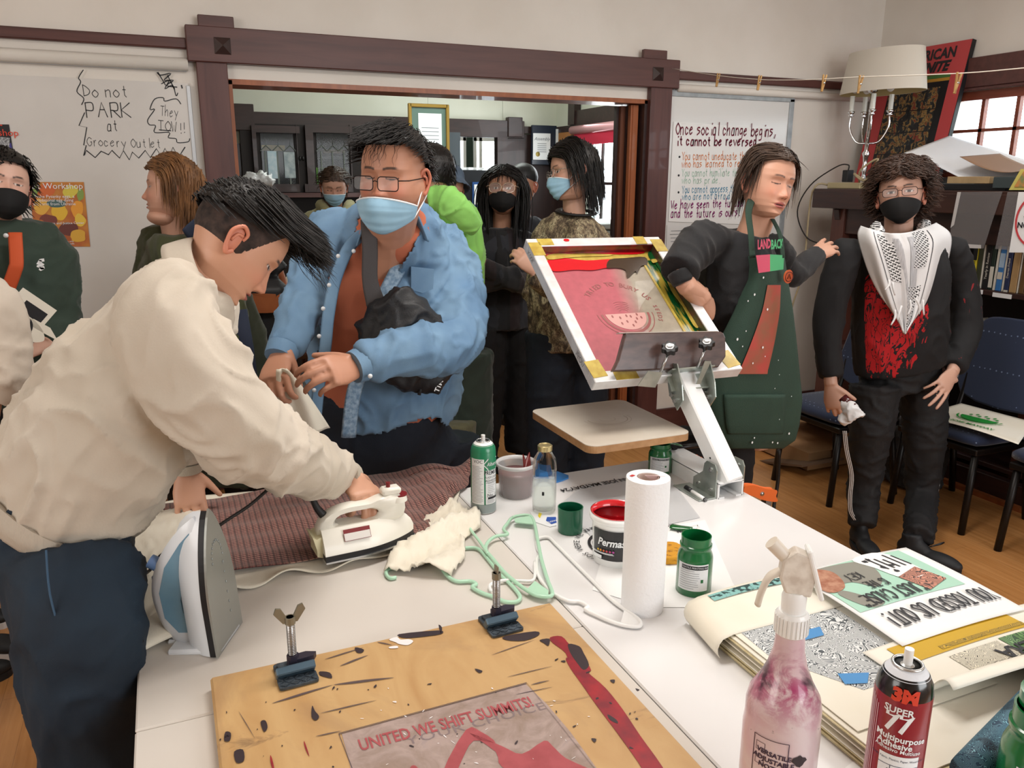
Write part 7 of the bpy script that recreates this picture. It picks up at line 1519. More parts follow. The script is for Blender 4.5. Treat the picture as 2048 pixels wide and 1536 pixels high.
# bare forearm
m_btee=M('black_jersey',"#141416",.85,col2="#1a1a1d",vs=6,bump=.2,bs=350,sheen=.1)
b=MB(); b.tube([at(1515,860,2.28),at(1512,780,2.26),at(1500,690,2.2),at(1480,600,2.17),at(1478,520,2.16),at(1492,465,2.15)],[(.15,.12),(.155,.13),(.15,.14),(.155,.14),(.15,.115),(.08,.07)],24,side=(.93,.3,0),sm=4)
b.tube([at(1420,475,2.14),at(1385,500,2.10),at(1355,545,2.04)],[.066,.066,.060],18,sm=3); b.ell(at(1428,480,2.14),(.065,.065,.055)); b.tube([at(1538,490,2.18),at(1560,525,2.19)],[.06,.06],16)
garment(P,'black_tee',b,m_btee,.008,4,.008,7,(1,1,.7),4)
b=MB(); b.tube([at(1550,510,2.19),at(1580,548,2.19),at(1610,530,2.22),at(1634,508,2.255)],[.056,.048,.042,.035],16,sm=4); garment(P,'black_sleeve',b,m_btee,.007,3,.004,9)
b=MB(); b.tube([at(1358,542,2.04),at(1368,568,2.02)],[.040,.034],16,sm=3); garment(P,'short_undersleeve',b,m_btee,.007,2,.0)
b=MB(); b.tube([at(1365,560,2.025),at(1385,585,2.02),at(1404,604,2.02)],[.030,.029,.025],16,sm=3); me=vox(b,.005,3); setcol(me,np.array(lin(sk))); me.materials.append(SKM); link('forearm_skin',me,P,True)
# lettering on her tee
c=at(1540,488,2.005); fr=mtx(c,V((.93,.35,0)),V((0,.1,1)))
b=MB(); text(b,'LAND',.040,fr@Matrix.Translation((-.035,.0,0)),bold=.0014,xs=.75); b.build('pink_lettering',M('print_pink',"#d0506c",.6),P)
b=MB(); text(b,'BACK',.040,fr@Matrix.Translation((.045,-.004,0.0)),bold=.0014,xs=.75); b.build('green_lettering',M('print_green',"#4fae74",.6),P)
b=MB(); quad(b,fr,[(-.085,-.03),(-.0,-.032),(-.0,-.085),(-.07,-.085)]); b.build('pink_print_block',MC['print_pink'],P); b=MB(); quad(b,fr,[(-.0,-.032),(.09,-.04),(.085,-.085),(.0,-.085)]); b.build('green_print_block',MC['print_green'],P)
# apron: cloth shell in front of the body
m_apr=M('dark_green_apron_cloth',"#253b30",.8,col2="#2b4337",vs=5,bump=.3,bs=300)
rows=[(512,1497,1568),(560,1492,1575),(620,1470,1585),(680,1440,1592),(740,1410,1598),(800,1405,1604),(850,1412,1598),(880,1425,1590),(897,1445,1565)]
def fn(u,v):
    k=v*(len(rows)-1); i=min(int(k),len(rows)-2); t=k-i; y=rows[i][0]*(1-t)+rows[i+1][0]*t; xl=rows[i][1]*(1-t)+rows[i+1][1]*t; xr=rows[i][2]*(1-t)+rows[i+1][2]*t
    x=xl+(xr-xl)*u; Yd=2.000-.015*math.sin(v*2.5)+.10*(abs(u-.45)*1.7)**2.2+.03*v; return at(x,y,Yd+.004*math.sin(u*14+v*3)*v)
ap=thing_part('apron',P); MB().grid(fn,40,50).build('apron_cloth',m_apr,ap,smooth=True,solid=.004)
def astrip(px,Yl,w_,nm): MB().tube([at(x,y,q) for (x,y),q in zip(px,Yl)],[(w_,.002)]*len(px),8,side=(1,0,0),sm=4).build(nm,m_apr,ap,smooth=True)
astrip([(1505,516),(1502,470),(1497,425),(1503,400)],[2.0,2.01,2.04,2.09],.012,'neck_strap'); astrip([(1566,516),(1560,470),(1545,438)],[2.03,2.04,2.08],.009,'neck_strap')
b=MB(); b.grid(lambda u,v:fn(.50+.30*u+(-.15)*v*1.0,.145+.37*v)+V((0,-.006,0)),10,24); b.build('red_patch',M('apron_red_patch',"#b4473e",.5,col2="#8e5a42",vs=14,coat=.25),ap,smooth=True)
b=MB(); b.grid(lambda u,v:fn(.20+.62*u,.60+.22*v)+V((0,-.008,0)),16,14); b.build('front_pocket',m_apr,ap,smooth=True,solid=.003)
b=MB()
for k in range(22): u,v=random.random()*.8+.1,random.random()*.85+.1; q=fn(u,v)+V((0,-.011,0)); s_=random.uniform(.0015,.004); b.add([q+V((s_*math.cos(a),0,s_*math.sin(a)*1.3)) for a in np.linspace(0,5,6)],[tuple(range(6))])
tag(b.build('paint_specks',m_pap,ap),kind='stuff')
c=at(1575,553,2.0); MB().lathe(c,[(.021,0),(.022,.004),(.0001,.006)],28,axis=(.2,-1,0)).build('round_badge',M('badge_orange',"#c0582e",.4,coat=.3),ap,smooth=True,ang=40); b=MB(); b.tube([c+V((.015*math.cos(a),-.008,.015*math.sin(a))) for a in np.linspace(0,2*pi,25)],.0014,6,cap=False); b.tube([c+V((-.006,-.008,-.007)),c+V((0,-.008,.009)),c+V((.006,-.008,-.007))],.0014,6); b.build('badge_emblem',M('badge_dark',"#5a1a14",.5),ap,smooth=True)
m_blk=M('black_trousers',"#121214",.85,col2="#17171a",bump=.2,bs=350)
b=MB(); b.tube([at(1512,800,2.28),at(1510,870,2.28)],[(.16,.13),(.16,.13)],18,side=(1,.2,0))
for dx in (-.10,.09): b.tube([V((1.80+dx,2.32,.68)),V((1.80+dx*1.1,2.30,.4)),V((1.80+dx*1.2,2.32,.08))],[.10,.08,.07],16,sm=3)
garment(P,'trousers',b,m_blk,.011,3,.006,7)
for dx in (-.11,.11): shoe(P,V((1.80+dx,2.40,0)),V((1.80+dx,2.08,0)),m_shb,m_shb,.95)
hm=lambda x,y,z,phi: ((z>.062-.9*np.clip(.055-y,0,.1))&(z>-.06)&~((np.abs(x)<.062)&(y>.03)&(z<.07)&(z>-.2)))*1.0
h=hairmesh(T,hm,1500,lambda p:.13 if p.z>.05 else .09,lambda p:V(((1.3 if p.x>-.012 else -1.3),-1.0,-.05)) if (p.y>.0 and abs(p.x)<.078 and p.z>-.01) else V((p.x*1,-.0,-1)),10,.25,.0021,.004,.06,.010,seed=21,clear=.013); h.materials.append(m_brown2); link('hair',h,P,True)
h=hairmesh(T,lambda x,y,z,phi:((y>.0)&(z>.095))*1.0,10,.10,lambda p:V((1.6 if p.x>-.012 else -1.6,.1,-.45)),10,.2,.0014,.006,.05,.001,seed=22,clear=.010); h.materials.append(m_brown2); link('fringe',h,P,True)
# ---------------------------------------------------------------- 4. person with keffiyeh
P=thing('person','wavy-haired person in a red flame sweatshirt, black mask and keffiyeh scarf','person',(2.75,2.42,0))
Yk=2.45; fw_=cam_dir(-.45,-.11,.88); up_=cam_dir(-.05,.994,.09); T=HM(at(1801,388,Yk-.02),fw_,up_,1.04); sk="#c49a86"
m_swe=None
body(P,T,sk,"#241914","#a8605a",1,1,necks=[at(1795,520,Yk),at(1797,460,Yk),at(1798,410,Yk)],neck_r=.055,vs=.0045,eye=.9,
 hands=[dict(W=at(1662,770,2.36),Dr=V((.25,-.15,-1)),N=V((-.75,-.6,0)),side=-1,s=1.0,curl=.55),
        dict(W=at(1905,745,2.30),Dr=at(1878,785,2.27)-at(1905,745,2.30),N=V((-.1,-.95,.3)),side=-1,s=1.0,curls=(.15,.2,.3,.4),spread=.2,thdir=(-.95,-.2,-.05))],
 core=[([at(1800,760,Yk+.02),at(1800,650,Yk+.02),at(1795,520,Yk)],[.07,.07,.06]),([at(1690,500,Yk),at(1655,640,Yk-.02),at(1662,770,2.36)],[.03,.028,.026]),([at(1905,505,Yk),at(1927,640,Yk-.04),at(1905,745,2.30)],[.03,.028,.026])])
g=G('flame_sweatshirt'); co=g.n('TexCoord'); sp=g.n('SeparateXYZ'); g.t.links.new(co.outputs['Object'],sp.inputs[0]); c0=at(1800,640,2.3)
mpn=g.co((1,1,.55)); n=g.noise(9,mpn,5,1.6,.55); n2=g.noise(22,g.co((1,1,.45)),4,2.2)
dx=g.math('DIVIDE',g.math('SUBTRACT',sp.outputs[0],c0.x-.02),.19); dz=g.math('DIVIDE',g.math('SUBTRACT',sp.outputs[2],c0.z-.05),.25); rr=g.math('ADD',g.math('MULTIPLY',dx,dx),g.math('MULTIPLY',dz,dz))
fld=g.math('SUBTRACT',g.math('ADD',g.math('MULTIPLY',n.outputs[0],1.9),g.math('MULTIPLY',n2.outputs[0],.9)),g.math('MULTIPLY',rr,.75)); msk=g.math('GREATER_THAN',fld,.88); line=g.math('LESS_THAN',g.math('ABSOLUTE',g.math('SUBTRACT',n2.outputs[0],.5)),.028)
fr_=g.math('LESS_THAN',sp.outputs[1],Yk-.0); mk=g.math('MULTIPLY',g.math('MULTIPLY',msk,fr_),g.math('SUBTRACT',1.0,line)); mk.use_clamp=True
sv=g.ramp(g.noise(13,g.co((1,1,.4)),4,2),[(.64,0),(.66,1)]); arm=g.math('MULTIPLY',g.math('MULTIPLY',g.math('GREATER_THAN',sp.outputs[0],c0.x+.30),sv),g.math('LESS_THAN',sp.outputs[2],1.15))
cc_=g.mix(mk,"#111114","#b5161e"); cc_=g.mix(g.math('MULTIPLY',arm,.7),cc_,"#a3242a"); g.base(cc_); g.p(Roughness=.85); g.bump(g.noise(350),.2,.001); m_swe=g.m
b=MB(); b.tube([at(1800,735,Yk),at(1800,690,Yk),at(1800,620,Yk),at(1800,550,Yk),at(1798,500,Yk),at(1797,462,Yk)],[(.20,.135),(.205,.15),(.205,.15),(.205,.14),(.18,.115),(.09,.08)],24,side=(.96,-.28,0),sm=4)
b.tube([at(1690,510,Yk),at(1668,580,Yk-.0),at(1655,670,Yk-.03),at(1662,755,2.37)],[.068,.066,.058,.044],18,sm=4); b.tube([at(1905,505,Yk),at(1925,580,Yk-.02),at(1930,670,Yk-.07),at(1908,735,2.31)],[.068,.068,.062,.046],18,sm=4)
b.ell(at(1695,505,Yk),(.075,.07,.06)); b.ell(at(1902,500,Yk),(.075,.07,.06))
garment(P,'flame_sweatshirt',b,m_swe,.009,4,.007,7,(1,1,.7),6)
b=MB(); b.tube([at(1800,725,Yk+.01),at(1800,770,Yk+.01)],[(.17,.12),(.18,.13)],20,side=(.96,-.28,0))
fl=atz(1722,1088,.03); fr2=atz(1835,1112,.03)
legs=[[at(1750,770,Yk),at(1742,860,Yk-.02),at(1728,970,Yk),fl+V((.02,.02,.07))],[at(1845,775,Yk),at(1850,870,Yk-.04),at(1843,990,Yk-.05),fr2+V((.02,.02,.07))]]
for L_ in legs: b.tube(L_,[.105,.090,.070,.060],18,sm=4)
tp=garment(P,'track_pants',b,M('black_track_fabric',"#131315",.75,col2="#19191c",bump=.15,bs=300),.010,3,.009,8,(1,1,1.5),7)
m_str=M('white_stripe',"#c9c5c2",.7)
for k in range(3):
    for side_,pts in ((-1,[(1686,862),(1690,900),(1700,950),(1697,990),(1698,1022),(1708,1040)]),(1,[(1884,905),(1880,960),(1872,1010),(1872,1040),(1866,1062)])):
        MB().tube([at(x+side_*(-4*k)*.8,y,Yk-.07-.006*k+.02*(k==2)) for x,y in pts],.0022,6,sm=4).build('side_stripe',m_str,tp,smooth=True)
b=MB(); c=at(1882,868,2.345)
for k,(h_,o_) in enumerate(((.012,-.014),(.020,-.002),(.028,.010))): b.prism([(o_,0),(o_+.009,0),(o_+.015,h_),(o_+.007,h_)],0,.001,mtx(c,(1,-.2,0),(0,0,1)))
text(b,'adidas',.018,mtx(c+V((0,0,-.010)),(1,-.2,0),(0,0,1))); b.build('leg_logo',m_str,tp)
shoe(P,fl+V((.06,.10,-.03)),fl+V((-.06,-.14,-.03)),m_shb,m_shb,1.02); s2_=shoe(P,fr2+V((.0,.10,-.03)),fr2+V((.06,-.16,-.03)),m_shb,m_shb,1.02)
b=MB(); b.tube([fr2+V((.03,-.03,.05)),fr2+V((.08,-.05,.07)),fr2+V((.09,-.03,.05)),fr2+V((.03,-.02,.045))],.003,6,sm=4); b.build('lace',m_black,P,smooth=True)
add_glasses(P,T,M('thin_brown_frame',"#2a1c18",.3,.4),.026,.015,.105,-.003,.0012,.01); add_mask(P,T,'kn95',m_mblack,m_mblack)
hm=lambda x,y,z,phi: ((z>.050-1.2*np.clip(.055-y,0,.12))&(z>-.08)&~((np.abs(x)<.055)&(y>.02)&(z<.045)))*1.0
h=hairmesh(T,hm,2000,lambda p:.05 if p.y>.05 else .062,lambda p:V((1.0 if p.x>0 else -1.0,(.1 if p.y>.03 else -.4),-.25)),8,.25,.0030,.008,.38,.018,seed=31,clear=.022); h.materials.append(m_brownhair); link('hair',h,P,True)
# keffiyeh
KF=thing('keffiyeh_scarf','white keffiyeh with black woven pattern worn over the flame sweatshirt','scarf',at(1800,560,2.3))
g=G('keffiyeh_white'); g.base("#dcdcdd"); g.p(Roughness=.85); g.bump(g.noise(300),.2,.001); m_kw=g.m
g=G('keffiyeh_pattern'); co=g.co((1,.2,1),(0,.5,0)); sp=g.n('SeparateXYZ'); g.t.links.new(co.outputs[0],sp.inputs[0]); a=g.math('SINE',g.math('MULTIPLY',g.math('ADD',sp.outputs[0],g.math('MULTIPLY',g.math('PINGPONG',sp.outputs[2],.008),1.2)),520)); b_=g.math('SINE',g.math('MULTIPLY',sp.outputs[2],390)); g.base(g.mix(g.math('MULTIPLY',g.math('GREATER_THAN',a,-.1),g.math('GREATER_THAN',b_,-.75)),"#e2e2e3","#18181a")); g.p(Roughness=.85); m_kp=g.m
def roll(P_,R_,mat,nm,sd=None,amp=.008,seed=0):
    b=MB(); b.tube(P_,R_,18,side=sd or (1,0,0),sm=6); me=vox(b,.0065,3); wrinkle(me,amp,10,(1,1,.6),seed); me.materials.append(mat); return link(nm,me,KF,True)
Lp=spline([(1722,452),(1716,470),(1724,505),(1742,555),(1768,600),(1798,626)],6); Rp=spline([(1872,446),(1900,468),(1899,505),(1884,555),(1858,598),(1822,622)],6)
def kfn(u,v):
    k=v*(len(Lp)-1); i=min(int(k),len(Lp)-2); t=k-i; l=(Lp[i][0]*(1-t)+Lp[i+1][0]*t,Lp[i][1]*(1-t)+Lp[i+1][1]*t); r=(Rp[i][0]*(1-t)+Rp[i+1][0]*t,Rp[i][1]*(1-t)+Rp[i+1][1]*t)
    x=l[0]+(r[0]-l[0])*u; y=l[1]+(r[1]-l[1])*u+(18+26*v)*math.sin(u*pi); e=abs(u-.5)*2
    Yd=2.262+.03*(1-v)+.11*e**2.5*(1-.45*v)+.05*max(0,.25-v)-.012*math.sin((e*3.2+v*1.2)*pi)*(1-.3*v)-.006*math.sin(u*40)*(v)
    return at(x,y,Yd)
MB().grid(kfn,64,36).build('draped_cloth',m_kw,KF,smooth=True,solid=.005)
def kpatch(nm,u0,u1,v0,v1,mat,sk=0): MB().grid(lambda a,b:kfn(u0+(u1-u0)*a+sk*b,v0+(v1-v0)*b)+V((0,-.0045,0)),16,20).build(nm,mat,KF,smooth=True)
kpatch('pattern_panel',.66,.80,.02,.42,m_kp,-.08); kpatch('pattern_panel',.20,.36,.08,.52,m_kp,.10); kpatch('pattern_panel',.47,.68,.55,.92,m_kp,-.06)
m_kgr=M('keffiyeh_grey',"#a7a8ac",.85,col2="#c8c8cb",vs=60,stretch=(3,3,.3)); kpatch('grey_band',.37,.46,.10,.75,m_kgr,.08); kpatch('grey_band',.57,.645,.08,.80,m_kgr,-.05)
m_kbl=M('keffiyeh_black_line',"#2a2a2e",.85); kpatch('border_line',.155,.163,.05,.9,m_kbl,.16); kpatch('border_line',.83,.838,.05,.9,m_kbl,-.16)
roll([at(1748,455,Yk-.02),at(1770,485,2.33),at(1800,497,2.30),at(1832,482,2.33),at(1850,450,Yk-.02)],[(.03,.022)]*5,m_kp,'neck_wrap',sd=(0,0,1),amp=.006,seed=3)
for k,(x0,y0,x1,y1) in enumerate(((1778,560,1770,580),(1785,565,1790,590),(1790,620,1782,650),(1803,612,1795,640),(1832,598,1838,628),(1846,600,1848,630),(1820,600,1815,630))):
    p0,p1=at(x0,y0,2.215),at(x1,y1,2.205); MB().tube([p0,p0.lerp(p1,.5)+V((.006*(-1)**k,-.004,0)),p1],[.0045,.004,.0025],8,sm=3).build('fringe_tassel',m_kw,KF,smooth=True)
# rag and bottle in the hand
RG=thing('rag_bundle','small white printed rag wrapped around a dark red bottle in the lowered hand','rag',at(1700,820,2.24))
MB().tube([at(1685,795,2.26),at(1705,815,2.22)],[.018,.02],16).build('red_bottle',M('dark_red_bottle',"#4a1216",.25,coat=.5),RG,smooth=True)
b=MB(); b.tube([at(1690,800,2.25),at(1705,825,2.215),at(1712,838,2.2)],[(.018,.018),(.035,.03),(.038,.030)],16,sm=3); b.ell(at(1690,838,2.24),(.03,.02,.025)); me=vox(b,.005,2); wrinkle(me,.007,16,seed=4); me.materials.append(m_kw); link('white_rag',me,RG,True)
# ================================================================ PEOPLE FURTHER BACK
def folk(t,T,skin,brow,Y,neckpx,rows,side,topmat,sleeves,hands,legs,legmat,shoes,topname='shirt',fat=0,hi=0,eye=.8,om=0,voxel=.011,amp=.007,seed=1,legr=(.105,.085,.07,.062),nr=.05,look=(0,0),collar=None):
    nk=[at(x,y,q) for x,y,q in neckpx]
    body(t,T,skin,brow,"#a8605a",hi,1,fat,necks=nk,neck_r=nr,vs=.0055,eye=eye,om=om,hands=hands,look=look,core=[([nk[0],nk[0]-V((0,0,.35)),nk[0]-V((0,0,.6))],[.055,.055,.05])]+[([q for q,_ in s_],[.035]*len(s_)) for s_ in sleeves])
    b=MB(); b.tube([p for p,_ in rows],[r for _,r in rows],22,side=side,sm=4)
    for s_ in sleeves: b.tube([p for p,_ in s_],[r for _,r in s_],16,sm=4); b.ell(s_[0][0],s_[0][1]*1.0)
    g_=garment(t,topname,b,topmat,voxel,4,amp,8,(1,1,.8),seed)
    b=MB(); hp=[L_[0] for L_ in legs]; c=(hp[0]+hp[1])/2; b.tube([c+V((0,0,.08)),c-V((0,0,.03))],[(.155,.12),(.15,.12)],18,side=side)
    for L_ in legs: b.tube(L_,list(legr),16,sm=4)
    garment(t,'trousers',b,legmat,.012,3,.006,8,(1,1,1),seed+1)
    for (h_,to) in shoes: shoe(t,h_,to,m_shb if len(shoes)<3 else m_shb,m_shb)
    return g_
def legset(cx,cy,z0,w_=.1,dx=0,dy=0): return [[V((cx-w_,cy,z0)),V((cx-w_*1.05+dx*.3,cy+dy*.3,.55)),V((cx-w_*1.1+dx*.6,cy+dy*.6,.28)),V((cx-w_*1.1+dx,cy+dy,.07))],[V((cx+w_,cy,z0)),V((cx+w_*1.05,cy,.55)),V((cx+w_*1.1,cy,.28)),V((cx+w_*1.1,cy,.07))]]
def feet(cx,cy,w_,dr=(0,-1),s=.26): return [(V((cx+k*w_-dr[0]*.08,cy-dr[1]*.08,0)),V((cx+k*w_+dr[0]*.18,cy+dr[1]*.18,0))) for k in (-1,1)]
# masked woman in dark flannel
P=thing('person','long-haired person in glasses and black mask, arms crossed over dark flannel','person',(1.68,4.0,0))
T=HM(at(1006,383,3.95),cam_dir(-.04,-.03,1),cam_dir(.03,1,0),1.03)
m_fl=plaidmat('dark_flannel',"#17181d","#26282f","#0d0e12",62); Yw=3.98
folk(P,T,"#a87a62","#1a1210",Yw,[(1003,470,Yw),(1004,440,Yw),(1005,405,3.96)],[(at(1002,655,Yw),(.19,.13)),(at(1002,600,Yw),(.185,.13)),(at(1002,530,Yw),(.20,.14)),(at(1002,480,Yw),(.18,.11)),(at(1003,455,Yw),(.08,.07))],(1,0,0),m_fl,
 [[(at(957,485,Yw),.062),(at(945,530,Yw-.03),.062),(at(955,565,3.85),.056),(at(1000,558,3.76),.052),(at(1035,545,3.76),.045)],[(at(1050,485,Yw),.062),(at(1068,530,Yw-.03),.062),(at(1055,568,3.84),.056),(at(1005,552,3.74),.052),(at(965,530,3.75),.042)]],
 [dict(W=at(968,528,3.75),Dr=cam_dir(-.8,.5,.1),N=cam_dir(-.2,.1,1),side=1,s=.9,curl=.8)],legset(1.66,3.98,.86,.09,-.03),m_blk,feet(1.69,4.0,.10),'flannel_shirt',eye=.8,legr=(.105,.10,.095,.085))
MB().tube([at(1003,462,3.90),at(1004,560,3.82)],[(.03,.008),(.04,.01)],10,side=(1,0,0)).build('black_undershirt',m_btee,P,smooth=True)
add_mask(P,T,'kn95',m_mblack,m_mblack); add_glasses(P,T,M('pale_gold_frame',"#c2ab94",.25,.6),.030,.024,.106,-.004,.0019,.022)
hm=lambda x,y,z,phi: ((z>.045-1.2*np.clip(.05-y,0,.12))&(z>-.09)&~((np.abs(x)<.062)&(y>.02)&(z<.055)))*1.0
h=hairmesh(T,hm,900,lambda p:.42 if p.y<.03 else .34,lambda p:V((1.3 if p.x>0 else -1.3,-.8,-.1)) if (p.y>.01 and abs(p.x)<.074 and p.z>.0) else V((-p.x*1.6,.06,-1.2)),13,.8,.0034,.004,.04,.010,seed=41,clear=.012); h.materials.append(m_blackhair); link('hair',h,P,True)
h=hairmesh(T,lambda x,y,z,phi:((y>.055)&(z>.07)&(np.abs(x)<.05))*1.0,90,.055,lambda p:V((p.x*6,.3,-1)),7,.3,.0018,.005,.05,.001,seed=42,clear=.008); h.materials.append(m_brownhair); link('fringe',h,P,True)
# person with cap behind her
P=thing('person','person in a black cap half hidden behind the long-haired masked person','person',(1.98,4.55,0))
T=HM(at(1046,372,4.77),cam_dir(-.5,-.1,.8),cam_dir(0,1,.1),1.0); Yc=4.80
folk(P,T,"#a87860","#1a1210",Yc,[(1046,440,Yc),(1046,410,Yc),(1046,385,Yc)],[(at(1048,600,Yc),(.19,.13)),(at(1048,520,Yc),(.2,.14)),(at(1048,460,Yc),(.17,.11)),(at(1047,435,Yc),(.08,.07))],(1,0,0),M('charcoal_coat',"#1f2126",.85,col2="#2a2c33",bump=.2),[[(at(1090,465,Yc),.062),(at(1100,530,Yc),.058),(at(1096,590,Yc),.05)]],[dict(W=at(1096,595,Yc),Dr=(0,0,-1),N=(.6,-.8,0),side=1,curl=.4)],legset(2.08,4.80,.86),m_blk,feet(2.08,4.82,.11),'coat')
b=MB(T); b.ell((0,-.01,.06),(.088,.108,.085)); me=vox(b,.008,2); me.materials.append(m_black); link('cap',me,P,True)
MB(T).prism([(.07*math.cos(a),.06+.10*math.sin(a)) for a in np.linspace(0,pi,14)],.045,.050).build('cap_brim',m_black,P)
# camo person
P=thing('person','person in a camouflage jacket and blue mask behind the raised screen','person',(1.70,3.25,0))
T=HM(at(1145,344,3.2),cam_dir(-.93,-.12,.22),cam_dir(-.10,.99,.1),1.03); Yc=3.22
g=G('camouflage_leaf'); co=g.co((1,1,.6)); n=g.noise(14,co,6,1.8,.6); n2=g.noise(34,g.co((1.6,1,.5),(.0,.4,0)),5,2.5,.6); c1=g.ramp(n,[(.34,"#2a241e"),(.43,"#5e4f3f"),(.50,"#85745c"),(.58,"#a09274"),(.68,"#bab092")]); k=g.math('LESS_THAN',g.math('ABSOLUTE',g.math('SUBTRACT',n2.outputs[0],.5)),.035); g.base(g.mix(g.math('MULTIPLY',k,.8),c1,"#2a221b")); g.p(Roughness=.85); m_camo=g.m
folk(P,T,"#c79a84","#1a1210",Yc,[(1150,440,Yc),(1148,415,Yc),(1148,380,Yc)],[(at(1140,695,Yc),(.20,.15)),(at(1140,640,Yc),(.20,.16)),(at(1140,540,Yc),(.20,.16)),(at(1143,470,Yc),(.185,.125)),(at(1148,430,Yc),(.085,.075))],(.7,-.7,0),m_camo,
 [[(at(1165,475,3.1),.075),(at(1150,540,3.02),.075),(at(1105,565,2.96),.065),(at(1070,545,2.95),.05)],[(at(1110,475,3.36),.07),(at(1090,540,3.36),.07),(at(1065,600,3.30),.06)]],
 [dict(W=at(1072,545,2.95),Dr=cam_dir(-.6,.6,.1),N=cam_dir(.3,0,1),side=1,s=.9,curl=.7)],legset(1.68,3.25,.90,.09),m_navy,feet(1.68,3.25,.10,(-.7,-.7)),'camo_jacket',amp=.010,legr=(.12,.11,.10,.09))
b=MB(); b.tube([at(1152,424,3.2)+V((.075*math.cos(a),.075*math.sin(a),.012*math.sin(a))) for a in np.linspace(0,2*pi,20)],[(.006,.02)]*20,8,side=(0,0,1)); b.build('black_collar',m_black,P,smooth=True)
add_mask(P,T,'surgical',m_mblue,m_mwhite); add_glasses(P,T,M('silver_frame',"#a8a49c",.25,.8),.022,.016,.100,-.004,.0012,.012)
hm=lambda x,y,z,phi: ((z>.045-1.3*np.clip(.05-y,0,.12))&(z>-.08)&~((np.abs(x)<.060)&(y>.02)&(z<.055)))*1.0
h=hairmesh(T,hm,1300,lambda p:.16 if p.z>.04 else .10,lambda p:V((1.2 if p.x>0 else -1.2,-.6,-.1)) if (p.y>.0 and abs(p.x)<.078) else V((p.x*.5,-.1,-1)),10,.3,.0026,.005,.05,.016,seed=51,clear=.017); h.materials.append(m_blackhair); link('hair',h,P,True)
# ginger person
P=thing('person','person with copper bobbed hair and olive shirt facing left by the whiteboard','person',(.06,3.4,0))
T=HM(at(344,379,3.4),cam_dir(-.94,.02,.30),cam_dir(.06,.99,.1),.98); Yg=3.42
m_olive=fabric('olive_cloth',"#3c4128","#474c30")
folk(P,T,"#cf9f88","#7a5236",Yg,[(365,490,Yg),(358,450,Yg),(350,405,Yg)],[(at(400,800,Yg),(.20,.17)),(at(390,720,Yg),(.21,.19)),(at(378,620,Yg),(.22,.19)),(at(370,530,Yg),(.20,.16)),(at(365,470,Yg),(.12,.10))],(.5,-.86,0),m_olive,
 [[(at(410,500,3.3),.085),(at(450,600,3.25),.08),(at(455,690,3.2),.07)],[(at(320,490,3.5),.08),(at(300,580,3.5),.075),(at(310,660,3.42),.06)]],
 [dict(W=at(455,700,3.2),Dr=(0,0,-1),N=(.6,-.8,0),side=1,curl=.4)],legset(.12,3.42,.80,.1),m_blk,feet(.12,3.42,.11,(-.9,-.3)),'olive_shirt',fat=.14,hi=1,eye=.5,voxel=.010,amp=.010,seed=5,nr=.068,legr=(.14,.12,.10,.08))
o_=MB(T).ell((0,.035,-.112),(.058,.055,.030),n=20,m=12).build('chin_fold',SKM,P,smooth=True); setcol(o_.data,np.array(lin("#cf9f88")))
hm=lambda x,y,z,phi: ((z>.050-1.4*np.clip(.055-y,0,.12))&(z>-.09)&~((np.abs(x)<.060)&(y>.018)&(z<.06)))*1.0
h=hairmesh(T,hm,1900,lambda p:.145 if p.z>.05 else .085,lambda p:V((1.2 if p.x>0 else -1.2,-1.5,-.1)) if (p.y>-.01 and abs(p.x)<.082) else V((p.x*1.0,-.03 if p.z>-.05 else .1,-1)),11,.3,.0027,.005,.04,.014,seed=61,clear=.018,lenv=.12); h.materials.append(m_ginger); link('hair',h,P,True)
MB().tube([at(372,470,3.24),at(395,448,3.27),at(418,440,3.33)],[(.028,.006)]*3,10,side=(.3,0,1),sm=4).build('backpack_strap',M('navy_strap',"#262f44",.8),P,smooth=True); MB().tube([at(478,620,3.16),at(492,700,3.15),at(505,800,3.15)],[(.03,.012)]*3,10,side=(1,0,0)).build('backpack_strap',M('navy_strap',"#262f44",.8),P,smooth=True)
b=MB(); b.tube([at(454,655,3.10),at(462,672,3.09),at(458,690,3.08)],.004,8); b.tube([at(450,688,3.07),at(462,730,3.06)],[(.018,.003)]*2,8,side=(1,0,0)); b.build('badge_clip',M('clip_metal',"#b49a80",.4,.5),P,smooth=True)
b=MB(); b.tube([at(420,600,3.36),at(440,700,3.36),at(445,850,3.36),at(440,960,3.36)],[(.16,.10),(.19,.12),(.21,.13),(.20,.13)],18,side=(1,0,0),sm=3); garment(P,'long_olive_coat',b,fabric('dark_olive_coat',"#272c1e","#2e3324"),.012,4,.012,6)
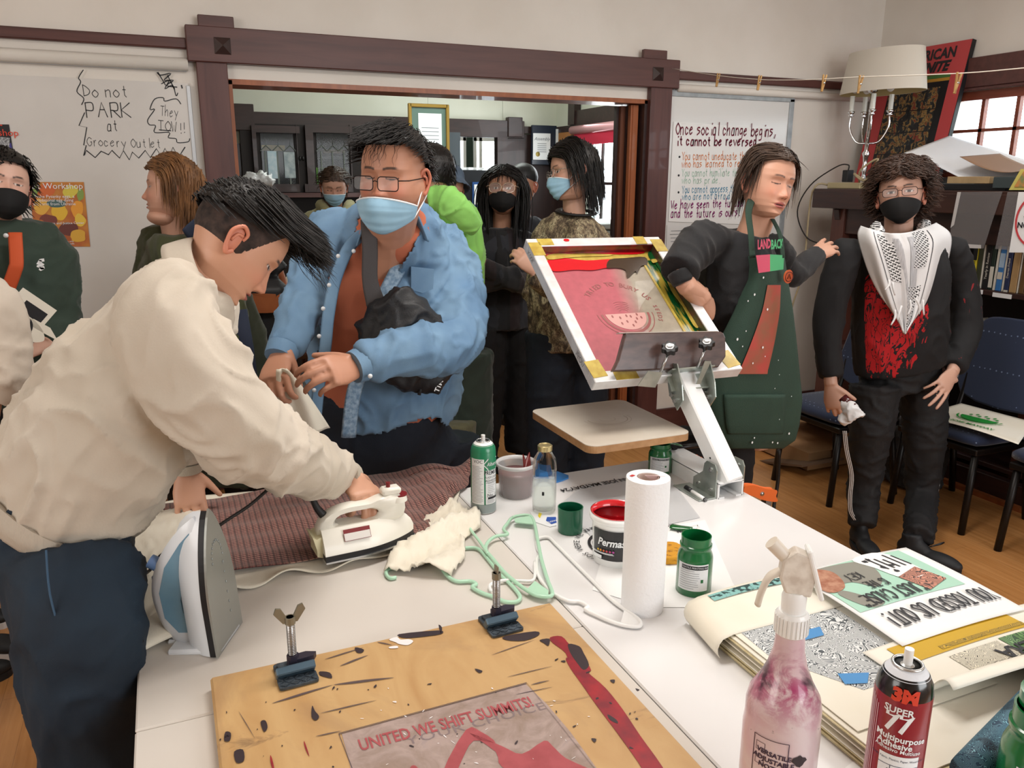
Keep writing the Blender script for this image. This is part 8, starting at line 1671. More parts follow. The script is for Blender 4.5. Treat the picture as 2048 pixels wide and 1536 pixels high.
# person at the far left
P=thing('person','curly-haired person with black mask and orange strap over a dark green shirt','person',(-.5,3.15,0))
T=HM(at(4,374,3.12),cam_dir(.70,-.02,.72),cam_dir(.02,1,0),.97); Yl=3.15
m_gsh=fabric('dark_green_shirt',"#2c3a30","#33433a")
sl_=folk(P,T,"#cfa592","#241814",Yl,[(15,470,Yl),(10,440,Yl),(5,400,Yl)],[(at(30,800,Yl),(.20,.15)),(at(30,700,Yl),(.21,.16)),(at(25,600,Yl),(.21,.16)),(at(20,500,Yl),(.20,.13)),(at(12,440,Yl),(.09,.08))],(1,0,0),m_gsh,
 [[(at(85,490,Yl),.078),(at(112,560,Yl),.072),(at(120,640,Yl-.05),.062),(at(90,690,3.0),.05)],[(at(-60,500,Yl),.075),(at(-80,600,Yl),.07)]],
 [dict(W=at(88,692,3.0),Dr=cam_dir(-.8,-.3,.3),N=cam_dir(.1,.6,.8),side=1,s=.95,curl=.6)],legset(-.50,3.15,.85,.1),m_blk,[(V((-.78,3.0,0)),V((-.57,2.85,0))),(V((-.86,3.25,0)),V((-.63,3.06,0)))],'green_shirt',hi=1,eye=.6,look=(0,0),amp=.010,seed=7,voxel=.010)
for o_ in [o for o in P.children if o.name.startswith('shoe')]:
    for c_ in o_.children: c_.data.materials[0]=m_shw
add_mask(P,T,'kn95',m_mblack,m_mblack)
hm=lambda x,y,z,phi: ((z>.055-1.2*np.clip(.055-y,0,.12))&(z>-.06)&~((np.abs(x)<.062)&(y>.02)&(z<.06)))*1.0
h=hairmesh(T,hm,700,.05,lambda p:V((p.x*8,-.6,-.3)),7,.2,.0026,.004,.25,.012,seed=71,clear=.010); h.materials.append(m_blackhair); link('hair',h,P,True)
MB().tube([at(30,465,2.99),at(33,520,2.96),at(30,540,2.955),at(12,590,2.97),at(-5,640,2.99)],[(.020,.003)]*5,8,side=(1,0,0),sm=4).build('orange_strap',M('orange_webbing',"#c9552c",.7),P,smooth=True)
for x,y in ((12,471),(24,508)): MB().lathe(at(x,y,2.97),[(.007,0),(.0075,.002),(.0001,.003)],12,axis=(0,-1,0)).build('button',m_btn,P,smooth=True)
b=MB()
for k in range(7): c=at(80+random.uniform(-3,5),520+k*3,2.972); b.add([c+V((dx,0,dy)) for dx,dy in blob(0,0,.008,.005,7,.4)],[tuple(range(7))])
tag(b.build('pocket_emblem',m_pap,P),kind='stuff')
P=[at(x,y,2.86) for x,y in ((45,575),(113,620),(70,700),(20,760),(-25,720),(-10,660))]
P=[at(46,575,2.84),at(114,621,2.84),at(40,742,2.80),at(-28,697,2.80)]
fr=mtx(P[0],P[1]-P[0],P[0]-P[3]); pw=(P[1]-P[0]).length; ph=(P[3]-P[0]).length
t=thing('printed_print','cream print of a black and white eye held in front of the dark green shirt','poster',P[0])
MB(fr).prism([(0,0),(pw,0),(pw,-ph),(0,-ph)],-.002,0).build('print_paper',m_cream,t)
b=MB(fr); b.prism([(.03,-.025),(pw-.012,-.025),(pw-.012,-ph*.62),(.03,-ph*.62)],0,.0006); b.prism([(.0,-ph*.72),(pw*.4,-ph*.72),(pw*.4,-ph*.8),(0,-ph*.8)],0,.0006); b.build('black_field',m_ink,t)
def eyec(mb,rx,ry,cx,cy,z): mb.prism([(cx+rx*math.cos(a),cy+ry*math.sin(a)*(abs(math.sin(a))**.3)) for a in np.linspace(0,2*pi,30,endpoint=False)],z,z+.0005,fr)
b=MB(); eyec(b,.075,.036,pw*.58,-ph*.46,.0008); b.prism([(.05,-.075),(.08,-.06),(.13,-.055),(.17,-.075),(.12,-.080),(.08,-.082)],.0008,.0013,fr); b.build('eye_white',m_cream,t)
b=MB(); eyec(b,.03,.032,pw*.6,-ph*.46,.0015); b.build('eye_iris',m_ink,t); b=MB(); eyec(b,.009,.010,pw*.65,-ph*.44,.0022); b.build('eye_glint',m_cream,t)
# sleeve of a person standing outside the left edge
P=thing('person','person mostly outside the left edge, only a cream sleeve and one side showing','person',(-.62,2.5,0))
Yq2=2.45; T=HM(V((-.82,2.45,1.52)),(1,.2,0),(0,0,1),1)
m_cr=fabric('cream_sleeve',"#d3c8bb","#c8bcae")
folk(P,T,"#c79a84","#241814",Yq2,[(-170,470,Yq2),(-175,430,Yq2),(-180,400,Yq2)],[(V((-.84,Yq2,.85)),(.16,.12)),(V((-.84,Yq2,1.1)),(.17,.13)),(V((-.83,Yq2,1.32)),(.17,.12)),(V((-.82,Yq2,1.42)),(.08,.07))],(.3,1,0),m_cr,[[(V((-.76,2.35,1.33)),.075),(at(-45,600,2.35),.075),(at(-5,690,2.33),.070),(at(15,745,2.30),.062),(at(-10,790,2.3),.045)]],[dict(W=at(-15,795,2.3),Dr=(-.4,-.3,-.8),N=(.5,-.8,0),side=1,curl=.5)],legset(-.84,2.45,.85),m_jeans,[(V((-.95,2.45,0)),V((-.72,2.52,0))),(V((-.85,2.70,0)),V((-.62,2.75,0)))],'cream_top',amp=.012,seed=3)
h=hairmesh(T,hm,300,.06,lambda p:V((p.x*4,-.3,-.8)),6,.3,.003,.004,.1,.012,seed=81); h.materials.append(m_brownhair); link('hair',h,P,True)
# hoodie person in the back room
P=thing('person','seated person in a pale green hoodie and blue mask looking down in the back room','person',(.95,5.0,0))
T=HM(at(668,372,4.9),cam_dir(.20,-.55,.78),cam_dir(.08,.82,.5),.9); Yh=4.98
m_hood=fabric('pale_green_hoodie',"#8f8a60","#9c9870")
folk(P,T,"#c79a84","#2a1c16",Yh,[(668,440,Yh),(668,420,Yh),(668,395,4.94)],[(at(665,560,Yh),(.22,.16)),(at(665,500,Yh),(.22,.16)),(at(667,445,Yh),(.18,.12)),(at(668,415,Yh),(.09,.08))],(1,0,0),m_hood,[[(at(628,445,4.95),.07),(at(618,480,4.85),.065),(at(640,500,4.7),.05)],[(at(708,445,4.95),.07),(at(715,480,4.85),.065),(at(700,500,4.7),.05)]],[dict(W=at(645,502,4.68),Dr=(.6,-.5,-.2),N=(0,-.3,1),side=1,s=.9,curl=.6)],legset(.95,4.95,.62,.09,0,-.3),m_navy,feet(.95,4.7,.11),'hoodie',eye=.1)
b=MB(); b.tube([at(640,408,4.96),at(655,425,4.84),at(672,432,4.82),at(690,425,4.86),at(700,408,4.98)],[.035,.03,.028,.03,.035],12,sm=4); me=vox(b,.008,3); wrinkle(me,.005,10); me.materials.append(m_hood); link('hood',me,P,True)
b=MB(); b.tube([at(678,425,4.79),at(672,480,4.78)],[(.014,.003)]*2,8,side=(1,0,0)); b.build('black_strap',m_black,P); b=MB(); q=[at(x,y,4.785) for x,y in ((655,440),(668,438),(668,450),(662,452),(655,449))]; b.add(q,[tuple(range(5))]); b.build('orange_print',M('hoodie_orange',"#d0832c",.6),P,solid=.002)
add_mask(P,T,'surgical',m_mblue,m_mwhite)
hm=lambda x,y,z,phi: ((z>.05-1.2*np.clip(.055-y,0,.12))&(z>-.06)&~((np.abs(x)<.06)&(y>.02)&(z<.06)))*1.0
h=hairmesh(T,hm,700,.07,lambda p:V((1.2 if p.x>0 else -1.2,-1.2,-.3)) if p.y>0 else V((0,-.3,-1)),8,.1,.0026,.003,.02,.008,seed=91,clear=.008); h.materials.append(m_brown2); link('hair',h,P,True)
# lime jacket person
P=thing('person','person in a lime green hooded jacket seen from behind the denim shirt','person',(1.12,3.35,0))
T=HM(at(858,352,3.3),cam_dir(-.75,-.1,-.65),cam_dir(.03,.99,.0),1.05); Yi=3.32
m_lime=fabric('lime_nylon',"#86c95e","#92d46a",.6)
folk(P,T,"#b98a70","#1a1210",Yi,[(868,450,Yi),(864,420,Yi),(860,385,Yi)],[(at(890,690,Yi),(.17,.13)),(at(892,600,Yi),(.18,.14)),(at(893,520,Yi),(.18,.14)),(at(890,450,Yi),(.17,.12)),(at(872,410,Yi),(.09,.08))],(1,.2,0),m_lime,[[(at(915,455,Yi-.03),.07),(at(925,530,Yi),.062),(at(920,600,Yi-.1),.05)]],[dict(W=at(918,610,Yi-.12),Dr=(-.2,-.3,-.9),N=(.8,-.4,0),side=1,curl=.6)],legset(1.12,3.35,.82,.09),fabric('dark_green_trousers',"#1f2a22","#26332a"),feet(1.12,3.35,.1,(-.6,.7)),'lime_jacket',amp=.012,seed=9,legr=(.125,.12,.11,.10))
b=MB(); b.tube([at(866,395,3.22),at(890,400,3.16),at(915,420,3.12),at(938,448,3.14),at(945,465,3.18)],[(.05,.03),(.065,.035),(.065,.035),(.05,.03),(.02,.02)],14,sm=4); me=vox(b,.008,3); wrinkle(me,.010,8,seed=2); me.materials.append(m_lime); link('hanging_hood',me,P,True)
b=MB(); b.tube([at(905,840,3.26),at(905,950,3.26)],[(.115,.10),(.105,.09)],14,side=(1,0,0)); garment(P,'khaki_coat_tail',b,fabric('khaki_tail',"#4d4a33","#57543b"),.012,3,.008)
hm=lambda x,y,z,phi: ((z>.03-1.0*np.clip(.055-y,0,.1))&(z>-.05))*1.0
h=hairmesh(T,hm,700,.03,lambda p:V((p.x*6,.2,-.3)),5,.2,.0024,.004,.05,.010,seed=95,clear=.008); h.materials.append(m_blackhair); link('hair',h,P,True)
# person in a denim bucket hat behind
P=thing('person','person in a faded denim hat half hidden behind the lime green hood','person',(1.4,3.9,0))
T=HM(at(893,378,3.9),cam_dir(-.6,-.1,-.7),cam_dir(0,1,0),.95); Yj=3.92
folk(P,T,"#b98a70","#1a1210",Yj,[(895,450,Yj),(895,430,Yj),(894,400,Yj)],[(at(897,620,Yj),(.17,.13)),(at(897,530,Yj),(.18,.14)),(at(897,465,Yj),(.16,.11)),(at(896,435,Yj),(.08,.07))],(1,0,0),M('charcoal_coat',"#1f2126",.85),[[(at(925,470,Yj),.058),(at(930,560,Yj),.05)]],[dict(W=at(930,565,Yj),Dr=(0,0,-1),N=(.6,-.8,0),side=1,curl=.4)],legset(1.39,3.93,.82),m_blk,feet(1.39,3.95,.1),'coat')
b=MB(T); b.ell((0,-.01,.055),(.088,.105,.075)); b.lathe((0,-.01,.03),[(.09,.01),(.125,-.035),(.12,-.04),(.085,.0)],24); me=vox(b,.007,2); me.materials.append(M('faded_denim_hat',"#47566a",.85,col2="#5d6d80",vs=20)); link('bucket_hat',me,P,True)
# ================================================================ CHAIRS
g=G('navy_dotted_upholstery'); co=g.co(); vo=g.n('TexVoronoi'); vo.feature='F1'; vo.inputs['Scale'].default_value=34; vo.inputs['Randomness'].default_value=.12; g.t.links.new(co.outputs[0],vo.inputs['Vector']); k=g.math('LESS_THAN',vo.outputs['Distance'],.13); g.base(g.mix(g.math('MULTIPLY',k,.7),"#15233f","#7d8fb0")); g.p(Roughness=.9,Sheen_Weight=.2); m_up=g.m
m_leg=M('black_chair_leg',"#15110f",.4,.3)
def chair(cx,cy,label,rz=-pi/2):
    t=thing('banquet_chair',label,'chair',(cx,cy,0),'navy chairs along the bookcase'); T=Matrix.Translation((cx,cy,0))@Matrix.Rotation(rz,4,'Z')
    b=MB(T); b.box((0,0,.445),(.46,.44,.075),bev=.025); b.build('seat',m_up,t,smooth=True,ang=60,sub=1)
    b=MB(T); b.box((0,0,.395),(.43,.40,.03),bev=.005); b.build('seat_frame',m_leg,t)
    pf=[(-.22,.0),(.22,.0),(.225,.28),(.20,.37),(.12,.405),(-.12,.405),(-.20,.37),(-.225,.28)]
    b=MB(T@Matrix.Translation((0,.235,.53))@Matrix.Rotation(pi/2-.17,4,'X')); b.prism(spline(pf,4,True),-.022,.022); b.build('backrest',m_up,t,bevel=.01,smooth=True,ang=50)
    for sx in (-1,1):
        MB(T).tube([(sx*.19,-.17,.40),(sx*.20,-.20,.0)],.016,10).build('leg',m_leg,t,smooth=True)
        MB(T).tube([(sx*.19,.17,.40),(sx*.20,.24,.0)],.016,10).build('leg',m_leg,t,smooth=True)
        MB(T).tube([(sx*.20,.17,.40),(sx*.205,.225,.55),(sx*.205,.29,.90)],.012,10,sm=3).build('back_post',m_leg,t,smooth=True)
chair(3.12,2.985,'navy dotted chair nearest the back wall, partly behind the dark green apron',-pi/2)
chair(3.44,2.50,'navy dotted chair with the green melon print lying on its seat')
chair(3.44,1.92,'navy dotted chair at the frame edge, its near seat corner and legs showing')
P=[atz(x,y,.49) for x,y in ((1891,816),(1938,813),(2060,850),(2120,885),(2004,890),(1893,838))]
P=[V((3.60,2.66,.487)),V((3.62,2.30,.487)),V((3.26,2.12,.49)),V((3.22,2.60,.487))]
def fn(u,v): p=bil(P[3],P[2],P[1],P[0],u,v); return V((p.x,p.y,.4885+.012*math.sin(u*3.1)*(1-v)+.006*v))
o=MB().grid(fn,20,12).build('melon_print',m_cream,smooth=True,solid=.001); tag(o,'cream paper with a green melon print lying on the navy chair seat','poster')
fr=mtx(V((3.42,2.42,.5035)),V((.15,-1,0)),V((1,.15,0)))
b=MB(); n=24; b.add([fr@V((0,0,0))]+[fr@V((.085*math.cos(-pi*k/n),.07*math.sin(-pi*k/n),0)) for k in range(n+1)],[(0,k+1,k+2) for k in range(n)])
vs=[]
for k in range(n+1): a=-pi*k/n; vs+=[fr@V((.095*math.cos(a),.08*math.sin(a),0)),fr@V((.103*math.cos(a),.088*math.sin(a),0))]
b.add(vs,[(2*k,2*k+1,2*k+3,2*k+2) for k in range(n)])
text(b,'SAN JOSE MAYDAY',.03,fr@Matrix.Translation((0,-.13,0)),bold=.001)
for k in range(7): b.add([fr@V((-.06+.02*k+.008*math.cos(a),.03+.02*(k%2)+.012*math.sin(a),0)) for a in np.linspace(0,5.2,6)],[tuple(range(6))])
b.build('green_artwork',M('print_bright_green',"#1f8f35",.5),o)
# things below the chairs
bx=thing('cardboard_box','flattened brown cardboard box under the chair nearest the wall','box',(3.4,3.5,0)); m_card=M('cardboard',"#a9825c",.85,col2="#9c764f",vs=5)
b=MB(); b.box((3.48,3.42,.17),(.42,.50,.015),Matrix.Rotation(.45,3,'Y')); b.build('box_panel',m_card,bx); b=MB(); b.box((3.42,3.48,.06),(.5,.55,.1)); b.build('box_body',m_card,bx); b=MB(); b.box((3.20,3.30,.035),(.30,.36,.012),Matrix.Rotation(-.25,3,'X')); b.build('torn_flap',M('cardboard_dark',"#6e5540",.85),bx)
b=MB(); fr=Matrix.Translation((3.36,3.40,.245))@Matrix.Rotation(.45,4,'Y')@Matrix.Rotation(-1.3,4,'Z'); b.prism([(0,0),(.05,0),(.05,.035),(0,.035)],0,.002,fr); text(b,'UP',.03,fr@Matrix.Translation((-.03,.02,.001))); b.build('box_print',m_ink,bx)
b=MB(); b.tube([(3.55,2.85,.02),(3.55,2.85,.2),(3.57,2.86,.38)],[(.16,.13),(.17,.15),(.12,.09)],16,side=(0,1,0),sm=4); me=vox(b,.012,3); wrinkle(me,.012,8,seed=5); me.materials.append(M('grey_bag_cloth',"#2f3032",.85,col2="#3a3b3d",vs=6)); o=link('grey_bag',me,None,True); tag(o,'dark grey cloth bag slumped on the floor behind the track pants','bag')
b=MB(); b.ell((3.52,2.90,.40),(.05,.04,.03)); tag(b.build('yellow_cloth',M('hi_vis_yellow',"#c5cc3a",.7),smooth=True),'scrap of yellow cloth on top of the dark grey bag','cloth')
# canvas on the floor at lower left
def fn(u,v):
    x=-.62+.62*u; y=1.30+.75*v; return V((x,y,.006+.012*abs(noise.noise(V((x*6,y*6,2))))))
pf=[(-.80+.0,1.2)]
tag(MB().grid(lambda u,v:V((-.78+.75*u+.06*math.sin(v*4),1.1+1.05*v+.04*math.sin(u*5),.006+.014*abs(noise.noise(V((u*5,v*5,2)))))),30,30).build('floor_canvas',M('soiled_canvas',"#b5aca0",.9,col2="#a69c90",vs=5,bump=.2,bs=200),smooth=True),'soiled grey canvas cloth on the floor under the jeans','cloth')
tag(MB().box((2.42,2.60,.004),(.30,.008,.006),Matrix.Rotation(.1,3,'Z')).build('floor_strip',m_black),'thin black strip lying on the floor in front of the chair','strip')
# cable hanging beside the apron
tag(MB().tube([at(1558,900,2.6),at(1556,960,2.62),at(1548,1010,2.6),at(1544,1050,2.55),V((2.2,2.5,.01))],.008,8,sm=4).build('dark_cable',m_cord,smooth=True),'dark cable hanging down beside the dark green apron to the floor','cable')
# ================================================================ BACK ROOM FURNITURE
cb=thing('china_cabinet','dark built-in cabinet with two leaded glass doors in the back room','cabinet',(1.35,6.95,0)); FZ=FY-.07
def ap_(x,y,Y=FZ): return at(x,y,Y)
def rectm(mb,px0,px1,Y,th=.02):
    a,b_=at(*px0,Y),at(*px1,Y); mb.box(((a.x+b_.x)/2,Y,(a.z+b_.z)/2),(abs(b_.x-a.x),th,abs(a.z-b_.z)))
b=MB(); a,c_=at(478,246,FZ),at(735,395,FZ); b.box(((a.x+c_.x)/2,FZ+.03,(a.z+.05)/2),(c_.x-a.x,.06,a.z-.05)) ; b.build('carcass',m_bkd,cb)
m_shelfdark=M('cabinet_inside',"#141414",.6)
for (x0,x1,px) in ((505,595,(520,592)),(612,700,(632,700))):
    d=thing_part('door',cb); b=MB(); 
    rectm(b,(x0-3,250),(x1+4,267),FZ-.03,.03); rectm(b,(x0-3,368),(x1+4,384),FZ-.03,.03); rectm(b,(x0-3,250),(px[0],384),FZ-.032,.03); rectm(b,(px[1],250),(x1+4,384),FZ-.032,.03); b.build('door_frame',m_dark,d)
    b=MB(); rectm(b,(px[0],266),(px[1],369),FZ-.012,.004); b.build('door_glass',M('dark_cabinet_glass',"#161a16",.1,alpha=.4),d)
    b=MB(); w_=px[1]-px[0]
    for k in (1,3,5): xx=px[0]+w_*k/6; rectm(b,(xx-.5,280),(xx+.5,292),FZ-.02,.006); rectm(b,(xx-.5,303),(xx+.5,368),FZ-.02,.006)
    rectm(b,(px[0],301.5),(px[1],303),FZ-.02,.006)
    for k in range(3):
        c=px[0]+w_*(2*k+1)/6; q=w_/6*.95
        for sg in (-1,1): b.tube([at(c,291,FZ-.02),at(c+sg*q,302,FZ-.02)],.004,6)
    b.build('leading',M('lead_came',"#5d625c",.4,.5),d)
    MB().ell(at((x1+5 if x0<550 else x0-6),317,FZ-.06),(.012,.012,.02),n=10,m=8).build('door_knob',m_blackm,d,smooth=True)
def slab(name,px0,px1,Y,m,label,cat,th=.03): b=MB(); rectm(b,px0,px1,Y,th); return tag(b.build(name,m),label,cat)
slab('yellow_folder',(523,290),(570,302),FZ-.0,M('folder_yellow',"#c8a83a",.6),'yellow folder behind the left leaded cabinet door','folder',.01)
slab('taped_paper',(534,302),(556,357),FZ-.028,M('taped_paper_blue',"#a8c0cc",.6,col2="#c6d0d8",vs=30),'pale blue photo strip taped inside the left cabinet door','paper',.004)
slab('taped_paper',(567,304),(592,356),FZ-.028,M('taped_paper_grey',"#8b979c",.6,col2="#b0b8ba",vs=25),'grey mottled photo strip taped inside the left cabinet door','paper',.004)
slab('green_box',(632,335),(655,368),FZ-.0,M('moss_box',"#5c8a3a",.6,col2="#4a7230",vs=12),'green boxes stacked behind the right leaded cabinet door','box',.01)
slab('paper_stack',(668,334),(698,362),FZ-.0,M('grey_papers',"#8d9080",.7,col2="#6a6d60",vs=30,stretch=(.3,1,4)),'stack of pale papers behind the right leaded cabinet door','paper',.01)
slab('paper_stack',(646,299),(690,307),FZ-.0,M('tan_papers',"#a58a60",.7),'flat tan folders behind the right leaded cabinet door','paper',.01)
slab('paper_stack',(640,312),(695,318),FZ-.0,M('silver_papers',"#8a8e90",.7),'thin grey folders on the middle shelf behind the right cabinet door','paper',.01)
b=MB(); rectm(b,(478,386),(735,394),FZ-.06,.12); b.build('counter_edge',m_trimX,cb)
# things on the counter and table below
m_clut=M('pale_clutter',"#b6b4a8",.8,col2="#5a5a52",vs=7)
sd=thing('work_table','low work table covered in white cloths behind the denim-shirted person','table',(.62,4.75,0)); b=MB(); b.box((.68,4.64,.93),(.62,.34,.03)); b.build('table_top',m_white,sd)
for dx in (-.27,.27):
    for dy in (-.2,.2): MB().cyl((.68+dx,4.64+dy*.7,0),(.68+dx,4.64+dy*.7,.92),.015,n=8).build('leg',m_blackm,sd)
for k,(x,y,q,lb) in enumerate(((600,525,.09,'crumpled white cloth at the left of the back work table'),(640,470,.10,'crumpled cream cloth in the middle of the back work table'))):
    c=V(((.50,.74)[k],4.64,.955)); b=MB(); b.ell(c+V((0,0,.02)),(.14,.12,.05 if k==0 else .12)); me=vox(b,.010,2); wrinkle(me,.035,9,seed=k+3); me.materials.append(m_canvas); tag(link('crumpled_cloth',me,None,True),lb,'cloth')
ct=thing('long_counter','long low counter with pale clutter along the far wall','table',(1.3,6.6,0)); MB().box((1.15,6.62,.62),(1.5,.55,1.22)).build('counter_body',m_bkd,ct)
for k in range(9):
    w_=random.uniform(.08,.2); h_=random.uniform(.05,.13); tag(MB().box((.55+.15*k,6.5,1.235+h_/2),(w_*.7,.2,h_),Matrix.Rotation(random.uniform(-.2,.2),3,'Z'),bev=.01).build('paper_pile',m_clut),'one of the pale paper piles along the back room counter','paper','paper piles on the far counter')
wb=thing('plastic_bag_box','white plastic bags crumpled on a grey box beside the left casing of the opening','bag',(.45,5.3,0))
a,c_=at(477,352,5.3),at(521,400,5.3); MB().box(((a.x+c_.x)/2,5.3,c_.z/2),(c_.x-a.x,.3,c_.z)).build('tall_stand',m_bkd,wb); MB().box(((a.x+c_.x)/2,5.3,(a.z+c_.z)/2-.01),(c_.x-a.x,.28,a.z-c_.z-.05),bev=.01).build('grey_box',M('light_grey_box',"#a9abac",.6),wb)
b=MB(); 
for k in range(5): b.ell((a.x+.03+.035*k,5.2,a.z-.03+.02*(k%2)),(.03,.05,.035))
me=vox(b,.008,1); wrinkle(me,.018,16,seed=2); me.materials.append(M('white_polythene',"#dfe2e4",.3,coat=.3)); link('white_bags',me,wb,True)
# framed certificate
fz=FY-.10; a,c_=at(819,210,6.6),at(896,327,6.6); ft=thing('framed_certificate','gold framed certificate with a green mat hanging over the far doorway edge','picture',((a.x+c_.x)/2,6.6,a.z))
cx_,cz_,fw3,fh3=(a.x+c_.x)/2,(a.z+c_.z)/2,c_.x-a.x,a.z-c_.z; R=Matrix.Rotation(0,3,'Y')
b=MB(); 
for sx in (-1,1): b.box((cx_+sx*fw3/2,6.6,cz_),(.028,.03,fh3+.028),bev=.004); b.box((cx_,6.6,cz_+sx*fh3/2),(fw3,.03,.028),bev=.004)
b.build('gold_frame',M('gold_frame_wood',"#a88844",.35,.6),ft); MB().box((cx_,6.605,cz_),(fw3,.008,fh3)).build('green_mat',M('mat_green',"#5f766c",.7),ft); MB().box((cx_+.01,6.599,cz_),(fw3*.62,.002,fh3*.74)).build('certificate_paper',m_pap,ft)
b=MB(); 
for k in range(8): b.box((cx_+.01,6.597,cz_+fh3*.12-.03*k),(fw3*.46,.001,.004))
tag(b.build('certificate_lines',m_txt,ft),kind='stuff'); b=MB(); b.box((cx_,6.8,2.0),(.02,.4,.02)); b.build('hanging_bracket',m_dark,ft)
# doorway contents: dark cabinet with a star badge, grey door
st=thing('star_cabinet','black cabinet with a blue and white star badge standing in front of the far doorway','cabinet',(2.35,6.3,0))
a,c_=at(920,340,6.2),at(985,345,6.2); MB().box(((a.x+c_.x)/2,6.38,a.z/2),(c_.x-a.x+.02,.34,a.z),bev=.004).build('cabinet_body',M('deep_navy_black',"#10131a",.5),st)
a,c_=at(945,364,6.2),at(972,414,6.2); MB().box(((a.x+c_.x)/2,6.205,(a.z+c_.z)/2),(c_.x-a.x,.01,a.z-c_.z)).build('blue_badge',M('badge_blue',"#1f4a86",.5),st); MB().box(((a.x+c_.x)/2+.003,6.198,(a.z+c_.z)/2-.0),((c_.x-a.x)*.84,.006,(a.z-c_.z)*.8),bev=.003).build('badge_panel',m_pap,st)
sc_=V(((a.x+c_.x)/2+.003,6.192,(a.z+c_.z)/2)); b=MB(); b.add([sc_+V((r*math.sin(2*pi*k/10),0,r*math.cos(2*pi*k/10))) for k in range(10) for r in [(.038 if k%2==0 else .015)]],[tuple(range(10))]); b.build('red_star',M('star_red',"#b02030",.5),st,solid=.001)
b=MB(); q=at(955,343,6.2); 
for k in range(4): b.box((q.x-.1+.05*k,6.3,a.z*0+at(920,340,6.2).z+.012),(.05,.1,.02),Matrix.Rotation(.3*k,3,'Z'))
tag(b.build('loose_papers',m_pap,st),kind='stuff')
dr=thing('grey_door','blue-grey open door leaf beside the framed certificate','door',(2.1,6.9,0)); a,c_=at(897,268,6.85),at(922,420,6.85); MB().box(((a.x+c_.x)/2,6.86,1.0),(c_.x-a.x,.03,1.95)).build('door_leaf',M('slate_door',"#4a5258",.5),dr)
b=MB(); 
for k in (0,1): b.box((a.x+.03+.05*k,6.842,1.2),(.018,.008,1.0))
b.build('door_groove',M('door_groove_dark',"#20242a",.5),dr)
# award plaque + frames + fridge
pq=thing('award_plaque','navy award plaque with a white certificate and gold seal beside the back room corner','picture',at(1090,292,6.9)); a,c_=at(1064,250,6.9),at(1112,330,6.9); MB().box(((a.x+c_.x)/2,6.91,(a.z+c_.z)/2),(c_.x-a.x,.03,a.z-c_.z),bev=.004).build('navy_board',M('plaque_navy',"#1a2536",.4,coat=.3),pq)
a,c_=at(1067,266,6.88),at(1101,320,6.88); MB().box(((a.x+c_.x)/2,6.888,(a.z+c_.z)/2),(c_.x-a.x,.006,a.z-c_.z),bev=.002).build('certificate',m_pap,pq); cx2=(a.x+c_.x)/2
b=MB(); text(b,'Assembly',.04,mtx((cx2,6.883,a.z-.05),(1,0,0),(0,0,1)),shear=.3); 
for k in range(5): b.box((cx2,6.883,a.z-.09-.018*k),(.09,.001,.004))
b.build('certificate_lettering',m_txt,pq); MB().lathe((cx2-.04,6.884,c_.z+.05),[(.022,0),(.0001,.003)],16,axis=(0,-1,0)).build('gold_seal',M('seal_gold',"#8d7a3a",.4,.5),pq)
slab('framed_sheet',(1112,258),(1135,290),6.88,m_pap,'white framed sheet beside the navy award plaque','picture',.01)
b=MB(); a=at(1135,270,6.6); b.box((FX-.04,6.72,a.z-.05),(.02,.28,.16)); tag(b.build('wooden_frame',M('amber_frame',"#a8703a",.5)),'small amber wooden picture frame beside the red shaded window','picture')
fg=thing('white_copier','white office copier standing under the red shaded window','copier',(3.2,5.75,0)); a=at(1200,370,5.6); MB().box((FX-.23,5.75,.6),(.42,.62,1.2),bev=.02).build('copier_body',M('copier_white',"#dde4e4",.4,coat=.2),fg); MB().box((FX-.23,5.75,1.235),(.44,.64,.05),bev=.01).build('copier_lid',M('copier_lid_white',"#cfd6d6",.4),fg); MB().box((FX-.45,5.75,1.08),(.02,.5,.05),bev=.005).build('copier_tray',m_grey,fg)
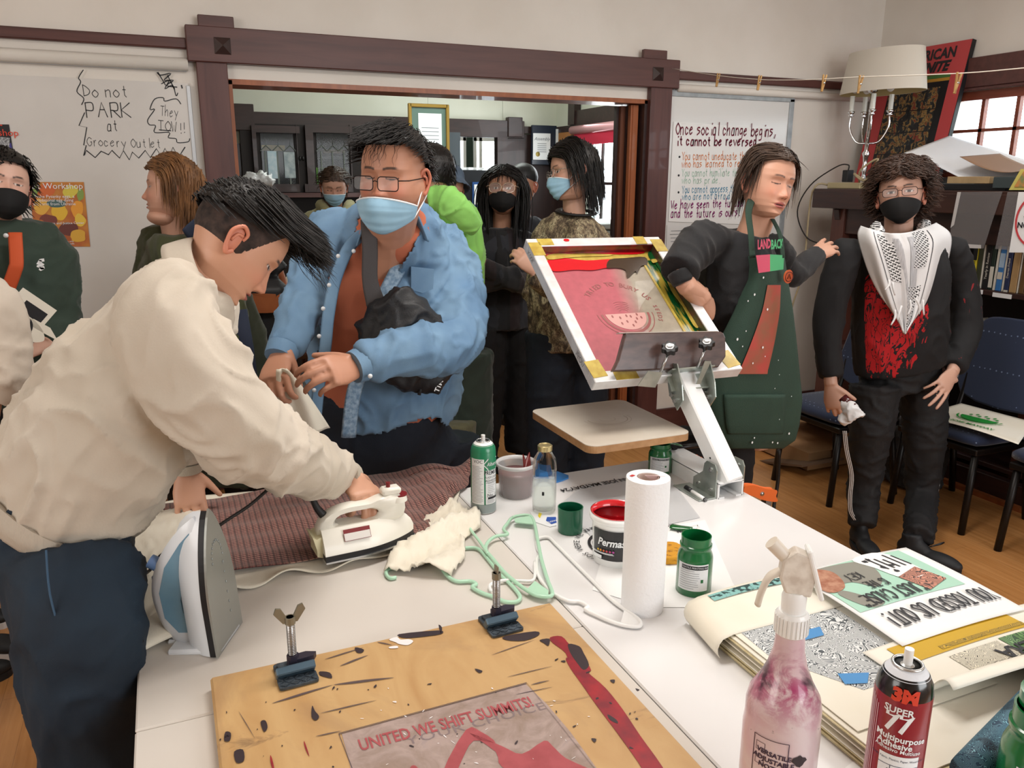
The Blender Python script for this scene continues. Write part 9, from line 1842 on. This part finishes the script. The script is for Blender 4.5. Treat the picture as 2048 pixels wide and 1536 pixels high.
# leather chair with a backpack, bin
ch=thing('leather_chair','brown leather lounge chair frame carrying the black backpack','chair',(.40,3.75,0)); m_lth=M('brown_leather',"#3a1e14",.4,col2="#4e2a1c",vs=8)
b=MB(); a,c_=at(478,690,3.75),at(575,720,3.75); b.box((.40,3.78,a.z-.03),(.46,.4,.05),bev=.02); b.build('seat',m_lth,ch); b=MB(); b.tube([at(555,700,3.72),at(572,620,3.8),at(560,545,3.9),at(530,510,3.95)],[.02,.02,.018,.015],10,sm=4); b.build('arm_frame',M('tan_leather_edge',"#8a4a28",.45),ch,smooth=True)
for dx in (-.18,.18):
    for dy in (-.15,.18): MB().cyl((.40+dx,3.78+dy,0),(.40+dx,3.78+dy,a.z-.05),.016,n=8).build('leg',m_lth,ch)
bp=thing('backpack','black backpack with tan leather flaps lying on the leather chair','backpack',at(530,640,3.7)); b=MB(); a=at(492,560,3.7); c_=at(585,690,3.7); b.box(((a.x+c_.x)/2,3.74,(a.z+c_.z)/2),(c_.x-a.x,.18,a.z-c_.z),bev=.04); b.tube([at(500,560,3.74),at(530,520,3.78),at(560,545,3.78)],[(.05,.04)]*3,10,sm=3); me=vox(b,.010,3); me.materials.append(m_bag); link('pack_body',me,bp,True)
def flap(px,Y,m,nm): P=[at(x,y,Y) for x,y in px]; q=spline(P,3,True); MB().add(q,[tuple(range(len(q)))]).build(nm,m,bp,solid=.006)
m_tan=M('tan_leather',"#a05a30",.5,col2="#94502a",vs=10); flap([(496,588),(500,587),(545,588),(552,592),(553,618),(546,625),(505,625),(497,616)],3.62,m_tan,'leather_flap'); flap([(553,592),(578,590),(583,605),(578,636),(555,636)],3.635,m_tan,'side_flap')
bn=thing('waste_bin','black waste bin on the floor behind the held cotton cloth','bin',(.50,4.3,0)); c=at(557,770,3.3); b=MB(); b.lathe((c.x,3.3,0),[(.13,0),(.15,c.z),(.16,c.z+.01),(.15,c.z+.0),(.12,.02)],28,cap=False); b.build('bin_body',m_black,bn,smooth=True,ang=50); MB().lathe((c.x,3.3,c.z),[(.165,0),(.16,.03),(.09,.045),(.085,.03)],28,cap=False).build('swing_lid',M('bin_lid',"#2c2f30",.4),bn,smooth=True)
# white sneaker wearer seated beyond
sn=thing('sneaker','grey white sneaker on the back room floor beyond the opening','shoe',(1.9,5.3,0)); shoe(sn,V((2.02,5.3,0)),V((1.7,5.2,0)),M('grey_sneaker',"#a9a49c",.7),m_shw,1.1,'upper')
